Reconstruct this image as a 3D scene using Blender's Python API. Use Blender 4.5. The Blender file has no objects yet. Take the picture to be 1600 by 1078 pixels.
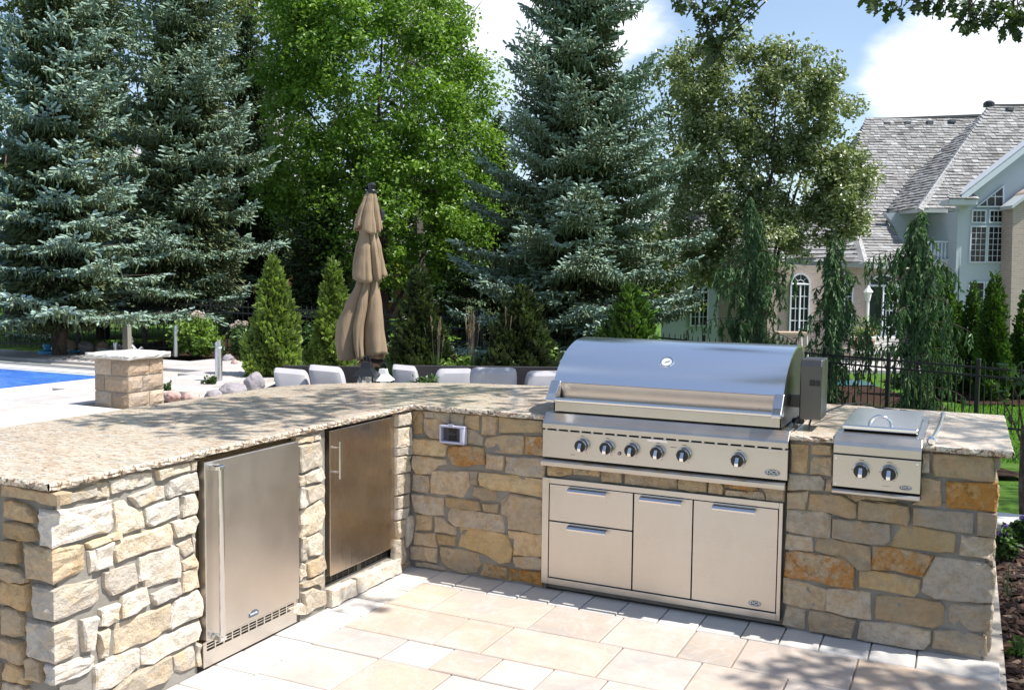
import bpy, bmesh, math, random
import numpy as np
from mathutils import Vector, Matrix, noise as mnoise

SC = bpy.context.scene
COL = SC.collection
rnd = random.Random(7)
R = math.radians

# ------------------------------------------------------------------ camera
FPX, CX, CY, CZ = 1482.675, 2.8148, -4.5501, 1.6418
YAW, PITCH, ROLL = -0.4478, 0.0703, 0.0111
_F = Vector((math.sin(YAW)*math.cos(PITCH), math.cos(YAW)*math.cos(PITCH), -math.sin(PITCH)))
_R0 = Vector((math.cos(YAW), -math.sin(YAW), 0))
_U0 = _R0.cross(_F)
_R = _R0*math.cos(ROLL) + _U0*math.sin(ROLL)
_U = -_R0*math.sin(ROLL) + _U0*math.cos(ROLL)
cam_d = bpy.data.cameras.new('camera')
cam = bpy.data.objects.new('camera', cam_d)
COL.objects.link(cam)
cam.matrix_world = Matrix(((_R.x, _U.x, -_F.x, CX), (_R.y, _U.y, -_F.y, CY), (_R.z, _U.z, -_F.z, CZ), (0, 0, 0, 1)))
cam_d.sensor_width = 36
cam_d.lens = FPX/1600*36
cam_d.clip_start = 0.05
cam_d.clip_end = 3000
SC.camera = cam

# ------------------------------------------------------------------ sky, sun, exposure
SUN = Vector((0.555, 0.107, 0.916)).normalized()
SUN_EL = math.asin(SUN.z)
SUN_AZ = math.atan2(SUN.x, SUN.y)
world = bpy.data.worlds.new('World')
SC.world = world
world.use_nodes = True
nt = world.node_tree
nt.nodes.clear()
W_ = nt.nodes.new
wout = W_('ShaderNodeOutputWorld'); bg = W_('ShaderNodeBackground')
sky = W_('ShaderNodeTexSky'); sky.sky_type = 'NISHITA'; sky.sun_disc = False
sky.sun_elevation = SUN_EL; sky.sun_rotation = SUN_AZ
sky.air_density = 1.0; sky.dust_density = 0.9; sky.ozone_density = 1.2
SKY_STRENGTH = 0.125
bg.inputs['Strength'].default_value = SKY_STRENGTH
tc = W_('ShaderNodeTexCoord')
nz = W_('ShaderNodeTexNoise'); nz.inputs['Scale'].default_value = 3.2; nz.inputs['Detail'].default_value = 9
nz.inputs['Roughness'].default_value = 0.58
mp = W_('ShaderNodeMapping'); mp.inputs['Scale'].default_value = (1, 1, 2.2)
nt.links.new(tc.outputs['Generated'], mp.inputs['Vector'])
nt.links.new(mp.outputs['Vector'], nz.inputs['Vector'])
nmr = W_('ShaderNodeMath'); nmr.operation = 'MULTIPLY_ADD'; nmr.inputs[1].default_value = 2.0; nmr.inputs[2].default_value = -.5
nt.links.new(nz.outputs['Fac'], nmr.inputs[0]); acc = nmr.outputs['Value']
def sky_dir(u, v):
    d = (_F + _R*((u-800)/FPX) + _U*((539-v)/FPX)).normalized()
    return d
# cloud banks: direction (through picture position), angular size, weight
for (u, v, size, wgt) in [(1450, 105, .085, .42), (1560, 110, .09, .36), (1370, 115, .05, .26), (1420, 175, .10, -.08), (1230, 60, .12, -.12), (780, 60, .10, .42), (700, 20, .08, .3),
                          (1040, 35, .07, .3), (860, 60, .12, .25), (1260, 95, .03, .2), (1250, 30, .10, -.25), (1150, 170, .09, -.2), (1400, 20, .07, -.2), (770, 150, .06, -.2)]:
    d = sky_dir(u, v)
    sub = W_('ShaderNodeVectorMath'); sub.operation = 'DISTANCE'
    sub.inputs[1].default_value = d
    nt.links.new(tc.outputs['Generated'], sub.inputs[0])
    mr = W_('ShaderNodeMapRange'); mr.interpolation_type = 'SMOOTHSTEP'
    mr.inputs['From Min'].default_value = size*1.7; mr.inputs['From Max'].default_value = 0
    mr.inputs['To Min'].default_value = 0; mr.inputs['To Max'].default_value = wgt
    nt.links.new(sub.outputs['Value'], mr.inputs['Value'])
    ad = W_('ShaderNodeMath'); ad.operation = 'ADD'
    nt.links.new(acc, ad.inputs[0]); nt.links.new(mr.outputs['Result'], ad.inputs[1])
    acc = ad.outputs['Value']
cr = W_('ShaderNodeMapRange'); cr.interpolation_type = 'SMOOTHSTEP'
cr.inputs['From Min'].default_value = 0.60; cr.inputs['From Max'].default_value = 1.04; cr.inputs['To Min'].default_value = 0.05
nt.links.new(acc, cr.inputs['Value'])
mx = W_('ShaderNodeMix'); mx.data_type = 'RGBA'
cn = W_('ShaderNodeTexNoise'); cn.inputs['Scale'].default_value = 5.5; cn.inputs['Detail'].default_value = 7
nt.links.new(mp.outputs['Vector'], cn.inputs['Vector'])
crr = W_('ShaderNodeValToRGB'); crr.color_ramp.elements[0].position = .36; crr.color_ramp.elements[0].color = (5.4, 5.9, 6.6, 1)
crr.color_ramp.elements[1].position = .60; crr.color_ramp.elements[1].color = (7.8, 7.85, 7.9, 1)
nt.links.new(cn.outputs['Fac'], crr.inputs['Fac']); nt.links.new(crr.outputs['Color'], mx.inputs['B'])
# a little of the cloud shows as thin veil everywhere
nt.links.new(cr.outputs['Result'], mx.inputs['Factor'])
nt.links.new(sky.outputs['Color'], mx.inputs['A'])
nt.links.new(mx.outputs['Result'], bg.inputs['Color'])
nt.links.new(bg.outputs['Background'], wout.inputs['Surface'])

sl = bpy.data.lights.new('sun', 'SUN'); sl.energy = 5.0; sl.angle = R(0.53); sl.color = (1.0, 0.96, 0.90)
so = bpy.data.objects.new('sun', sl); COL.objects.link(so)
so.location = (10, 0, 20)
so.rotation_euler = SUN.to_track_quat('Z', 'Y').to_euler()
SC.view_settings.view_transform = 'Standard'
SC.view_settings.look = 'None'
SC.view_settings.gamma = 1
SC.view_settings.exposure = 0.62
SC.view_settings.use_curve_mapping = False
SC.cycles.max_bounces = 8
SC.cycles.transparent_max_bounces = 12
SC.cycles.use_denoising = True

# ------------------------------------------------------------------ place helpers (level frame of the view: s to the right, t away)
def Wp(s, t, z=0.0):
    return Vector((CX + s*math.cos(YAW) + t*math.sin(YAW), CY - s*math.sin(YAW) + t*math.cos(YAW), z))
def ray(u, v):
    return _F + _R*((u-800)/FPX) + _U*((539-v)/FPX)
def P(u, v, t):
    """point seen at (u, v) of the photograph, t metres away along the level view axis"""
    d = ray(u, v)
    ft = d.x*math.sin(YAW) + d.y*math.cos(YAW)
    k = t/ft
    return Vector((CX, CY, CZ)) + d*k
def Pz(u, v, z=0.0):
    d = ray(u, v); k = (z-CZ)/d.z
    return Vector((CX, CY, CZ)) + d*k
def st_of(x, y):
    dx, dy = x-CX, y-CY
    return dx*math.cos(YAW) - dy*math.sin(YAW), dx*math.sin(YAW) + dy*math.cos(YAW)
def sm(a, b, x):
    t = min(1, max(0, (x-a)/(b-a))); return t*t*(3-2*t)
def ground_z(x, y):
    s, t = st_of(x, y)
    z = -1.02*sm(-6.5, 8.5, s)*sm(9.5, 16, t)
    z += -0.35*sm(2.6, 4.2, s)*sm(7.2, 9.5, t)*(1-sm(9.5, 16, t))
    return z

# ------------------------------------------------------------------ object helpers
def tag(o, label=None, cat=None, group=None, kind=None):
    if label: o['label'] = label
    if cat: o['category'] = cat
    if group: o['group'] = group
    if kind: o['kind'] = kind
    return o
def empty(name, loc=(0, 0, 0), rz=0, label=None, cat=None, group=None):
    o = bpy.data.objects.new(name, None); COL.objects.link(o)
    o.empty_display_size = 0.1
    o.location = loc; o.rotation_euler = (0, 0, rz)
    return tag(o, label, cat, group)
class MB:
    def __init__(self): self.v = []; self.f = []; self.m = []
    def add(self, vs, fs, m=0):
        b = len(self.v); self.v += [tuple(a) for a in vs]
        self.f += [tuple(b+i for i in f) for f in fs]; self.m += [m]*len(fs)
    def box(self, x0, x1, y0, y1, z0, z1, m=0):
        self.add([(x0,y0,z0),(x1,y0,z0),(x1,y1,z0),(x0,y1,z0),(x0,y0,z1),(x1,y0,z1),(x1,y1,z1),(x0,y1,z1)],
                 [(0,3,2,1),(4,5,6,7),(0,1,5,4),(1,2,6,5),(2,3,7,6),(3,0,4,7)], m)
    def cbox(self, x0, x1, y0, y1, z0, z1, c=.004, m=0):
        """box with a chamfered top rim"""
        self.add([(x0,y0,z0),(x1,y0,z0),(x1,y1,z0),(x0,y1,z0),(x0,y0,z1-c),(x1,y0,z1-c),(x1,y1,z1-c),(x0,y1,z1-c),
                  (x0+c,y0+c,z1),(x1-c,y0+c,z1),(x1-c,y1-c,z1),(x0+c,y1-c,z1)],
                 [(0,3,2,1),(8,9,10,11),(0,1,5,4),(1,2,6,5),(2,3,7,6),(3,0,4,7),(4,5,9,8),(5,6,10,9),(6,7,11,10),(7,4,8,11)], m)
    def obox(self, c, ax, ay, az, m=0):
        """box from centre and three half-axis vectors"""
        c, ax, ay, az = Vector(c), Vector(ax), Vector(ay), Vector(az)
        vs = [c-ax-ay-az, c+ax-ay-az, c+ax+ay-az, c-ax+ay-az, c-ax-ay+az, c+ax-ay+az, c+ax+ay+az, c-ax+ay+az]
        self.add(vs, [(0,3,2,1),(4,5,6,7),(0,1,5,4),(1,2,6,5),(2,3,7,6),(3,0,4,7)], m)
    def tube(self, pts, r, n=8, m=0, caps=True):
        pts = [Vector(p) for p in pts]
        rr = r if isinstance(r, (list, tuple)) else [r]*len(pts)
        vs = []; prev = None
        for i, p in enumerate(pts):
            d = (pts[min(i+1, len(pts)-1)] - pts[max(i-1, 0)]).normalized()
            if prev is None:
                a = Vector((0, 0, 1)) if abs(d.z) < .9 else Vector((1, 0, 0))
                x = d.cross(a).normalized()
            else:
                x = (prev - d*prev.dot(d)).normalized()
            prev = x; y = d.cross(x)
            for k in range(n):
                a = 2*math.pi*k/n
                vs.append(p + (x*math.cos(a) + y*math.sin(a))*rr[i])
        fs = []
        for i in range(len(pts)-1):
            for k in range(n):
                a, b = i*n+k, i*n+(k+1) % n
                fs.append((a, b, b+n, a+n))
        if caps:
            fs.append(tuple(range(n-1, -1, -1))); L = (len(pts)-1)*n
            fs.append(tuple(range(L, L+n)))
        self.add(vs, fs, m)
    def lathe(self, prof, c=(0,0,0), n=16, axis='z', m=0, caps=True):
        """prof = [(r, h)...]"""
        vs = []
        for r, h in prof:
            for k in range(n):
                a = 2*math.pi*k/n; x, y = r*math.cos(a), r*math.sin(a)
                if axis == 'z': vs.append((c[0]+x, c[1]+y, c[2]+h))
                elif axis == 'y': vs.append((c[0]+x, c[1]+h, c[2]+y))
                else: vs.append((c[0]+h, c[1]+x, c[2]+y))
        fs = []
        for i in range(len(prof)-1):
            for k in range(n):
                a, b = i*n+k, i*n+(k+1) % n
                fs.append((a, b, b+n, a+n))
        if caps: fs.append(tuple(range(n-1, -1, -1))); L = (len(prof)-1)*n; fs.append(tuple(range(L, L+n)))
        self.add(vs, fs, m)
    def extr(self, poly, x0, x1, axis='x', m=0):
        """extrude a closed (a, b) outline; axis x: (y,z) outline, axis y: (x,z), axis z: (x,y)"""
        f = {'x': lambda a, b, t: (t, a, b), 'y': lambda a, b, t: (a, t, b), 'z': lambda a, b, t: (a, b, t)}[axis]
        n = len(poly)
        vs = [f(a, b, x0) for a, b in poly] + [f(a, b, x1) for a, b in poly]
        fs = [(i, (i+1) % n, (i+1) % n+n, i+n) for i in range(n)] + [tuple(range(n-1, -1, -1)), tuple(range(n, 2*n))]
        self.add(vs, fs, m)
    def build(self, name, mat, parent=None, smooth=False, bevel=0, fix=True):
        me = bpy.data.meshes.new(name)
        me.from_pydata(self.v, [], self.f)
        mats = mat if isinstance(mat, (list, tuple)) else [mat]
        for a in mats: me.materials.append(a)
        if len(mats) > 1: me.polygons.foreach_set('material_index', self.m)
        if fix:
            b = bmesh.new(); b.from_mesh(me); bmesh.ops.recalc_face_normals(b, faces=b.faces)
            b.to_mesh(me); b.free()
        if smooth:
            me.polygons.foreach_set('use_smooth', [True]*len(me.polygons))
        me.update()
        o = bpy.data.objects.new(name, me); COL.objects.link(o)
        if parent: o.parent = parent
        if bevel:
            md = o.modifiers.new('bevel', 'BEVEL'); md.width = bevel; md.segments = 2; md.limit_method = 'ANGLE'; md.angle_limit = R(40)
        if smooth:
            md = o.modifiers.new('split', 'EDGE_SPLIT'); md.split_angle = R(38)
        return o
def clone(root, loc=None, rz=None, **kw):
    def cp(o, par):
        c = o.copy(); COL.objects.link(c)
        if par: c.parent = par
        for ch in [x for x in KIDS.get(o.name, [])]: cp(ch, c)
        return c
    KIDS = {}
    for x in bpy.data.objects:
        if x.parent: KIDS.setdefault(x.parent.name, []).append(x)
    c = cp(root, None)
    if loc is not None: c.location = loc
    if rz is not None: c.rotation_euler = (0, 0, rz)
    tag(c, **kw)
    return c
def np_mesh(name, verts, faces, mat, parent=None, tone=None, smooth=False):
    """verts (N,3), faces (M,k) arrays of equal k"""
    me = bpy.data.meshes.new(name)
    verts = np.asarray(verts, np.float32); faces = np.asarray(faces, np.int32)
    M, k = faces.shape
    me.vertices.add(len(verts)); me.vertices.foreach_set('co', verts.ravel())
    me.loops.add(M*k); me.loops.foreach_set('vertex_index', faces.ravel())
    me.polygons.add(M); me.polygons.foreach_set('loop_start', np.arange(M, dtype=np.int32)*k)
    me.update(calc_edges=True)
    me.polygons.foreach_set('use_smooth', np.full(M, smooth))
    if tone is not None:
        at = me.attributes.new('tone', 'FLOAT', 'FACE'); at.data.foreach_set('value', np.asarray(tone, np.float32))
    for a in (mat if isinstance(mat, (list, tuple)) else [mat]): me.materials.append(a)
    o = bpy.data.objects.new(name, me); COL.objects.link(o)
    if parent: o.parent = parent
    return o

# ------------------------------------------------------------------ materials
def mat(name, col=(.5, .5, .5), rough=.6, metal=0, spec=.5, **kw):
    m = bpy.data.materials.new(name); m.use_nodes = True
    b = m.node_tree.nodes['Principled BSDF']
    b.inputs['Base Color'].default_value = (*col, 1)
    b.inputs['Roughness'].default_value = rough; b.inputs['Metallic'].default_value = metal
    b.inputs['Specular IOR Level'].default_value = spec
    for k, v in kw.items(): b.inputs[k.replace('_', ' ')].default_value = v
    return m
class G:
    """small node-graph writer on a material"""
    def __init__(self, m): self.m = m; self.t = m.node_tree; self.b = self.t.nodes['Principled BSDF']; self.c = None
    def n(self, typ, **kw):
        x = self.t.nodes.new('ShaderNode'+typ)
        for k, v in kw.items(): setattr(x, k, v)
        return x
    def l(self, a, b): self.t.links.new(a, b)
    def coord(self, kind='Object', scale=(1, 1, 1), rot=(0, 0, 0), rand=False):
        c = self.n('TexCoord'); mp = self.n('Mapping'); mp.inputs['Scale'].default_value = scale; mp.inputs['Rotation'].default_value = rot
        self.l(c.outputs[kind], mp.inputs['Vector'])
        if rand:
            oi = self.n('ObjectInfo'); mu = self.n('Math', operation='MULTIPLY'); mu.inputs[1].default_value = 37
            self.l(oi.outputs['Random'], mu.inputs[0]); self.l(mu.outputs[0], mp.inputs['Location'])
        return mp.outputs['Vector']
    def noise(self, vec, scale, detail=5, rough=.55, dist=0):
        x = self.n('TexNoise'); x.inputs['Scale'].default_value = scale; x.inputs['Detail'].default_value = detail
        x.inputs['Roughness'].default_value = rough; x.inputs['Distortion'].default_value = dist
        if vec is not None: self.l(vec, x.inputs['Vector'])
        return x.outputs['Fac']
    def voro(self, vec, scale, out='Distance', feature='F1'):
        x = self.n('TexVoronoi', feature=feature); x.inputs['Scale'].default_value = scale
        if vec is not None: self.l(vec, x.inputs['Vector'])
        return x.outputs[out]
    def ramp(self, fac, stops, interp='LINEAR'):
        x = self.n('ValToRGB'); x.color_ramp.interpolation = interp; e = x.color_ramp.elements
        while len(e) < len(stops): e.new(.5)
        for el, (p, c) in zip(e, stops):
            el.position = p; el.color = (*c, 1) if len(c) == 3 else c
        self.l(fac, x.inputs['Fac']); return x.outputs['Color']
    def mix(self, fac, a, b, mode='MIX'):
        x = self.n('Mix', data_type='RGBA', blend_type=mode)
        for s, v in (('Factor', fac), ('A', a), ('B', b)):
            i = [q for q in x.inputs if q.name == s and (q.type == ('VALUE' if s == 'Factor' else 'RGBA'))][0]
            if isinstance(v, (int, float)): i.default_value = v
            elif isinstance(v, tuple): i.default_value = (*v, 1)
            else: self.l(v, i)
        return [q for q in x.outputs if q.type == 'RGBA'][0]
    def rng(self, fac, a, b, c=0., d=1.):
        x = self.n('MapRange'); x.inputs['From Min'].default_value = a; x.inputs['From Max'].default_value = b
        x.inputs['To Min'].default_value = c; x.inputs['To Max'].default_value = d
        self.l(fac, x.inputs['Value']); return x.outputs['Result']
    def rand(self): return self.n('ObjectInfo').outputs['Random']
    def color(self, c): self.l(c, self.b.inputs['Base Color'])
    def rough(self, c): self.l(c, self.b.inputs['Roughness'])
    def bump(self, h, strength=.5, dist=.01):
        x = self.n('Bump'); x.inputs['Strength'].default_value = strength; x.inputs['Distance'].default_value = dist
        self.l(h, x.inputs['Height']); self.l(x.outputs['Normal'], self.b.inputs['Normal'])

def stone_mat(name, c1, c2, c3, stain=None, bs=1.3):
    m = mat(name, c1, .85, spec=.25); g = G(m)
    v = g.coord('Object', rand=True)
    n1 = g.noise(v, 5, 6, .6, .6); n2 = g.noise(v, 28, 6, .7); n3 = g.noise(v, 90, 3, .7)
    col = g.ramp(n1, [(.3, c1), (.52, c2), (.72, c3)])
    hs = g.n('HueSaturation'); g.l(col, hs.inputs['Color'])
    g.l(g.rng(g.rand(), 0, 1, .72, 1.20), hs.inputs['Value'])
    w = g.n('Math', operation='FRACT'); mm = g.n('Math', operation='MULTIPLY'); mm.inputs[1].default_value = 7.3
    g.l(g.rand(), mm.inputs[0]); g.l(mm.outputs[0], w.inputs[0])
    g.l(g.rng(w.outputs[0], 0, 1, .7, 1.2), hs.inputs['Saturation'])
    col = hs.outputs['Color']
    col = g.mix(g.rng(n2, .44, .70, 0, .7), col, tuple(x*.55 for x in c2), 'MIX')
    gold = g.noise(v, 12, 8, .78, .3)
    col = g.mix(g.rng(gold, .50, .66, 0, .65), col, (c3[0]*1.02, c3[1]*.80, c3[2]*.48))
    pale = g.noise(v, 9, 4, .6, .8)
    col = g.mix(g.rng(pale, .58, .72, 0, .5), col, tuple(min(.75, x*1.22) for x in c2))
    if stain:
        n4 = g.noise(v, 9, 8, .78, .35)
        col = g.mix(g.rng(n4, .42, .56, 0, .85), col, stain)
        col = g.mix(g.rng(g.noise(v, 38, 6, .8, .3), .52, .66, 0, .75), col, tuple(x*.35 for x in stain))
    # fine pits
    col = g.mix(g.rng(n3, .66, .76, 0, .5), col, tuple(x*.35 for x in c2))
    g.color(col)
    ad = g.n('Math', operation='ADD'); g.l(n2, ad.inputs[0]); g.l(g.rng(n3, 0, 1, 0, .35), ad.inputs[1])
    g.bump(ad.outputs[0], min(1, bs), .018)
    return m
M = {}
M['st_t'] = stone_mat('stone_tan', (.51, .37, .23), (.57, .43, .27), (.48, .37, .27))
M['st_g'] = stone_mat('stone_grey_buff', (.48, .38, .265), (.53, .425, .30), (.45, .37, .28))
M['st_y'] = stone_mat('stone_yellow', (.60, .44, .25), (.64, .49, .30), (.54, .42, .29))
M['st_o'] = stone_mat('stone_rusty', (.46, .33, .18), (.52, .38, .20), (.42, .30, .17), stain=(.47, .20, .035))
M['st_w'] = stone_mat('stone_cream', (.62, .55, .46), (.68, .61, .52), (.60, .55, .48))
m = mat('mortar', (.36, .345, .31), .95, spec=.15); g = G(m); v = g.coord('Object')
n = g.noise(v, 60, 5, .7); g.color(g.ramp(g.noise(v, 6, 4), [(.3, (.20, .185, .16)), (.7, (.29, .27, .24))])); g.bump(n, .8, .006); M['mortar'] = m
M['st_lt'] = stone_mat('stone_tan_sunlit', (.55, .47, .37), (.62, .54, .43), (.52, .47, .40))  # tan stone paled to paint sunlight onto the left arm's inner face
M['st_ly'] = stone_mat('stone_yellow_sunlit', (.60, .48, .33), (.66, .55, .41), (.56, .48, .38))  # yellow stone paled in the same way for the sunlit face

def granite(name, edge=False):
    m = mat(name, (.6, .5, .4), .13 if not edge else .5, spec=.5); g = G(m)
    v = g.coord('Object', (1, 1, 1)); vs = g.coord('Object', (1.0, 2.1, 1.0), (0, 0, R(28)))
    wv = g.n('VectorMath', operation='ADD'); nn = g.n('TexNoise'); nn.inputs['Scale'].default_value = 9; g.l(v, nn.inputs['Vector'])
    sc = g.n('VectorMath', operation='SCALE'); sc.inputs['Scale'].default_value = .06; g.l(nn.outputs['Color'], sc.inputs[0])
    g.l(vs, wv.inputs[0]); g.l(sc.outputs[0], wv.inputs[1]); vw = wv.outputs[0]
    big = g.noise(vw, 6, 5, .6, .4)
    mid = g.noise(vw, 17, 6, .75, 1.2)
    fine = g.noise(vw, 130, 3, .6, .3)
    base = g.ramp(mid, [(.32, (.30, .17, .10)), (.42, (.50, .36, .24)), (.50, (.68, .58, .46)), (.60, (.70, .63, .55)), (.70, (.36, .35, .34))])
    base = g.mix(g.rng(big, .54, .68, 0, .6), base, (.38, .40, .38))
    base = g.mix(g.rng(g.noise(vw, 8, 6, .75, 1.2), .50, .62, 0, .7), base, (.78, .70, .57))
    base = g.mix(g.rng(g.noise(vw, 15, 6, .75, 1.0), .56, .63, 0, .7), base, (.38, .20, .11))
    dark = g.noise(vw, 34, 5, .75, .9)
    base = g.mix(g.rng(dark, .575, .63, 0, .75), base, (.07, .055, .05))
    base = g.mix(g.rng(fine, .58, .66, 0, .45), base, (.15, .12, .10))
    if edge:
        base = g.mix(g.rng(g.noise(v, 40, 4, .7, 1.), .50, .60, 0, .9), base, (.10, .045, .02))
        g.bump(g.noise(v, 70, 4, .7), .7, .008)
    g.color(base)
    return m
M['granite'] = granite('granite_polished'); M['granite_edge'] = granite('granite_chiselled_edge', True)

def steel(name, col=(.55, .52, .48), rough=.30, dirn='x', bump=.10, aniso=.0):
    m = mat(name, col, rough, 1.0); g = G(m)
    s = {'x': (1.5, 90, 900), 'z': (900, 900, 3), 'y': (900, 1.5, 900)}[dirn]
    v = g.coord('Object', s)
    n = g.noise(v, 1.0, 3, .6)
    g.bump(n, bump, .0015)
    v2 = g.coord('Object', (3, 3, 3)); n2 = g.noise(v2, 1.5, 4, .6)
    ad = g.n('Math', operation='ADD'); g.l(g.rng(n, .2, .8, rough-.05, rough+.07), ad.inputs[0]); g.l(g.rng(n2, .3, .7, -.03, .05), ad.inputs[1])
    g.rough(ad.outputs[0])
    g.color(g.ramp(n2, [(.3, tuple(c*.93 for c in col)), (.7, tuple(min(1, c*1.05) for c in col))]))
    return m
M['steel'] = steel('brushed_steel')
M['steel_hood'] = mat('hood_steel', (.93, .93, .94), .20, 1.0); g = G(M['steel_hood']); g.bump(g.noise(g.coord('Object', (1.5, 60, 700)), 1.0, 2, .5), .025, .001)
M['steel_v'] = steel('brushed_steel_door', (.66, .61, .55), .34, 'z', .05)
M['steel_b'] = steel('brushed_steel_brown_reflection', (.62, .53, .43), .26, 'z', .06)  # brown reflection of the stone wall is put into the steel colour
M['steel_dark'] = steel('motor_housing_steel', (.13, .125, .12), .42, 'z', .05)
M['chrome'] = mat('chrome', (.78, .78, .78), .07, 1.0)
M['satin'] = mat('satin_handle', (.74, .72, .70), .2, 1.0)
M['black'] = mat('black_plastic', (.012, .012, .013), .35)
M['void'] = mat('black_recess', (.008, .008, .008), .9, spec=.1)
M['print'] = mat('panel_print', (.05, .05, .05), .6)
M['white_print'] = mat('white_badge_print', (.75, .75, .75), .4)
M['badge'] = mat('badge_dark', (.02, .022, .028), .25)
M['badge_blue'] = mat('badge_slate', (.07, .09, .13), .3)
m = mat('clear_cover', (.85, .87, .95), .06, spec=.4, Transmission_Weight=1.0, IOR=1.15, Alpha=.35); M['clear'] = m
M['cover_rim'] = mat('outlet_cover_rim', (.52, .53, .66), .25, spec=.6)
M['outlet'] = mat('outlet_grey', (.07, .07, .08), .4)
M['bronze_side'] = mat('fridge_side_bronze', (.16, .11, .05), .35, .8)

def paver_mat(name, a, b, c, vein=(.56, .56, .56), bump=.35):
    m = mat(name, a, .8, spec=.25); g = G(m); v = g.coord('Object', rand=True)
    n1 = g.noise(v, 2.2, 5, .6, .8); n2 = g.noise(v, 45, 5, .7)
    col = g.ramp(n1, [(.28, a), (.5, b), (.7, c)])
    hs = g.n('HueSaturation'); g.l(col, hs.inputs['Color']); g.l(g.rng(g.rand(), 0, 1, .89, 1.07), hs.inputs['Value'])
    w = g.n('Math', operation='FRACT'); mm = g.n('Math', operation='MULTIPLY'); mm.inputs[1].default_value = 5.7
    g.l(g.rand(), mm.inputs[0]); g.l(mm.outputs[0], w.inputs[0]); g.l(g.rng(w.outputs[0], 0, 1, .45, 1.3), hs.inputs['Saturation'])
    col = hs.outputs['Color']
    ve = g.noise(v, 1.6, 3, .5, 2.5)
    av = g.n('Math', operation='ABSOLUTE'); sb = g.n('Math', operation='SUBTRACT'); sb.inputs[1].default_value = .5
    g.l(ve, sb.inputs[0]); g.l(sb.outputs[0], av.inputs[0])
    col = g.mix(g.rng(av.outputs[0], .0, .03, .16, 0), col, vein)
    sc_ = g.noise(v, 14, 6, .75, 1.2); col = g.mix(g.rng(sc_, .52, .72, 0, .30), col, vein)
    dk_ = g.noise(v, 4, 5, .7, .6); col = g.mix(g.rng(dk_, .50, .70, 0, .28), col, tuple(x*.70 for x in a))
    col = g.mix(g.rng(n2, .5, .75, 0, .25), col, tuple(x*.6 for x in b))
    g.color(col); g.bump(n2, bump, .004); return m
M['paver'] = paver_mat('patio_paver', (.36, .335, .31), (.46, .375, .305), (.46, .425, .385))
M['paver_edge'] = paver_mat('border_paver', (.48, .455, .425), (.53, .50, .46), (.46, .445, .43))
M['deck'] = paver_mat('deck_slab', (.40, .365, .35), (.46, .42, .40), (.48, .455, .43), bump=.2)
M['limestone'] = paver_mat('limestone', (.56, .54, .51), (.62, .60, .56), (.54, .52, .49), bump=.5)
M['joint'] = mat('joint_sand', (.42, .38, .33), .95, spec=.1)
M['rubber'] = mat('dark_rubber', (.02, .02, .02), .6)
# ================================================================== GROUND
def col_noise(name, a, b, c, scale, bumpd=.02, rough=.95, scale2=60, bs=.8):
    m = mat(name, a, rough, spec=.15); g = G(m); v = g.coord('Object')
    n1 = g.noise(v, scale, 6, .65, .4); n2 = g.noise(v, scale2, 5, .7)
    col = g.ramp(n1, [(.3, a), (.5, b), (.7, c)])
    col = g.mix(g.rng(n2, .35, .7, .0, .45), col, tuple(x*.45 for x in b))
    g.color(col); g.bump(n2, bs, bumpd); return m
M['lawn'] = col_noise('lawn_grass', (.05, .12, .012), (.075, .16, .018), (.10, .20, .025), .5, .03, scale2=40)
M['mulch'] = col_noise('mulch', (.035, .019, .012), (.05, .027, .017), (.03, .018, .013), 5, .03, scale2=35)
M['mulch_chip'] = mat('mulch_chip', (.10, .05, .03), .9); g = G(M['mulch_chip'])
a_ = g.n('Attribute'); a_.attribute_name = 'tone'
g.color(g.ramp(a_.outputs['Fac'], [(0, (.016, .008, .006)), (.5, (.045, .022, .013)), (.88, (.09, .045, .028)), (1, (.20, .14, .10))]))

# terrain grid: fine near, coarse far, one sheet to the horizon
def axis(vals):
    out = []
    for a, b, n in vals: out += list(np.linspace(a, b, n, endpoint=False))
    return np.array(out + [vals[-1][1]])
ss = axis([(-1500, -60, 8), (-60, -16, 12), (-16, 16, 40), (16, 60, 12), (60, 1500, 8)])
ts = axis([(-400, -10, 8), (-10, 4, 10), (4, 40, 60), (40, 90, 12), (90, 1800, 8)])
gv = []
for t in ts:
    for s in ss:
        p = Wp(s, t); z = ground_z(p.x, p.y) - .10
        gv.append((p.x, p.y, z))
ns = len(ss)
gf = [(j*ns+i, j*ns+i+1, (j+1)*ns+i+1, (j+1)*ns+i) for j in range(len(ts)-1) for i in range(ns-1)]
o = np_mesh('lawn_ground', gv, gf, M['lawn'], smooth=True); tag(o, kind='structure')

# ================================================================== PATIO
patio = MB(); patio.box(-6.2, 3.02, -9, 3.4, -.095, -.014)
patio = patio.build('patio', M['joint']); tag(patio, kind='structure')
PAV = {}
def paver(x0, x1, y0, y1, mt, parent, top=0.0, h=.05, gap=.003, nm='paver', dz=None):
    w, d = round(x1-x0-2*gap, 4), round(y1-y0-2*gap, 4)
    key = (w, d, mt, h, nm)
    if key not in PAV:
        b = MB(); b.cbox(-w/2, w/2, -d/2, d/2, -h, 0, .004)
        PAV[key] = b.build(nm, M[mt], parent)
        o = PAV[key]
    else:
        o = PAV[key].copy(); COL.objects.link(o); o.parent = parent
    o.location = ((x0+x1)/2, (y0+y1)/2, top + (rnd.uniform(-.0015, .0015) if dz is None else dz))
    return o
# border along the back wall (in front of the shaded face) and along the left wall
x = .222
while x < 2.9:
    w = [.172, .192, .172, .210][rnd.randrange(4)]
    if x+w > 2.80: w = 3.0-x
    paver(x, x+w, -.232, .0, 'paver_edge', patio); x += w
y = 0.0
while y > -2.36:
    d = [.172, .192, .21][rnd.randrange(3)]
    paver(.0, .222, y-d, y, 'paver_edge', patio); y -= d
yb = y
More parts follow.
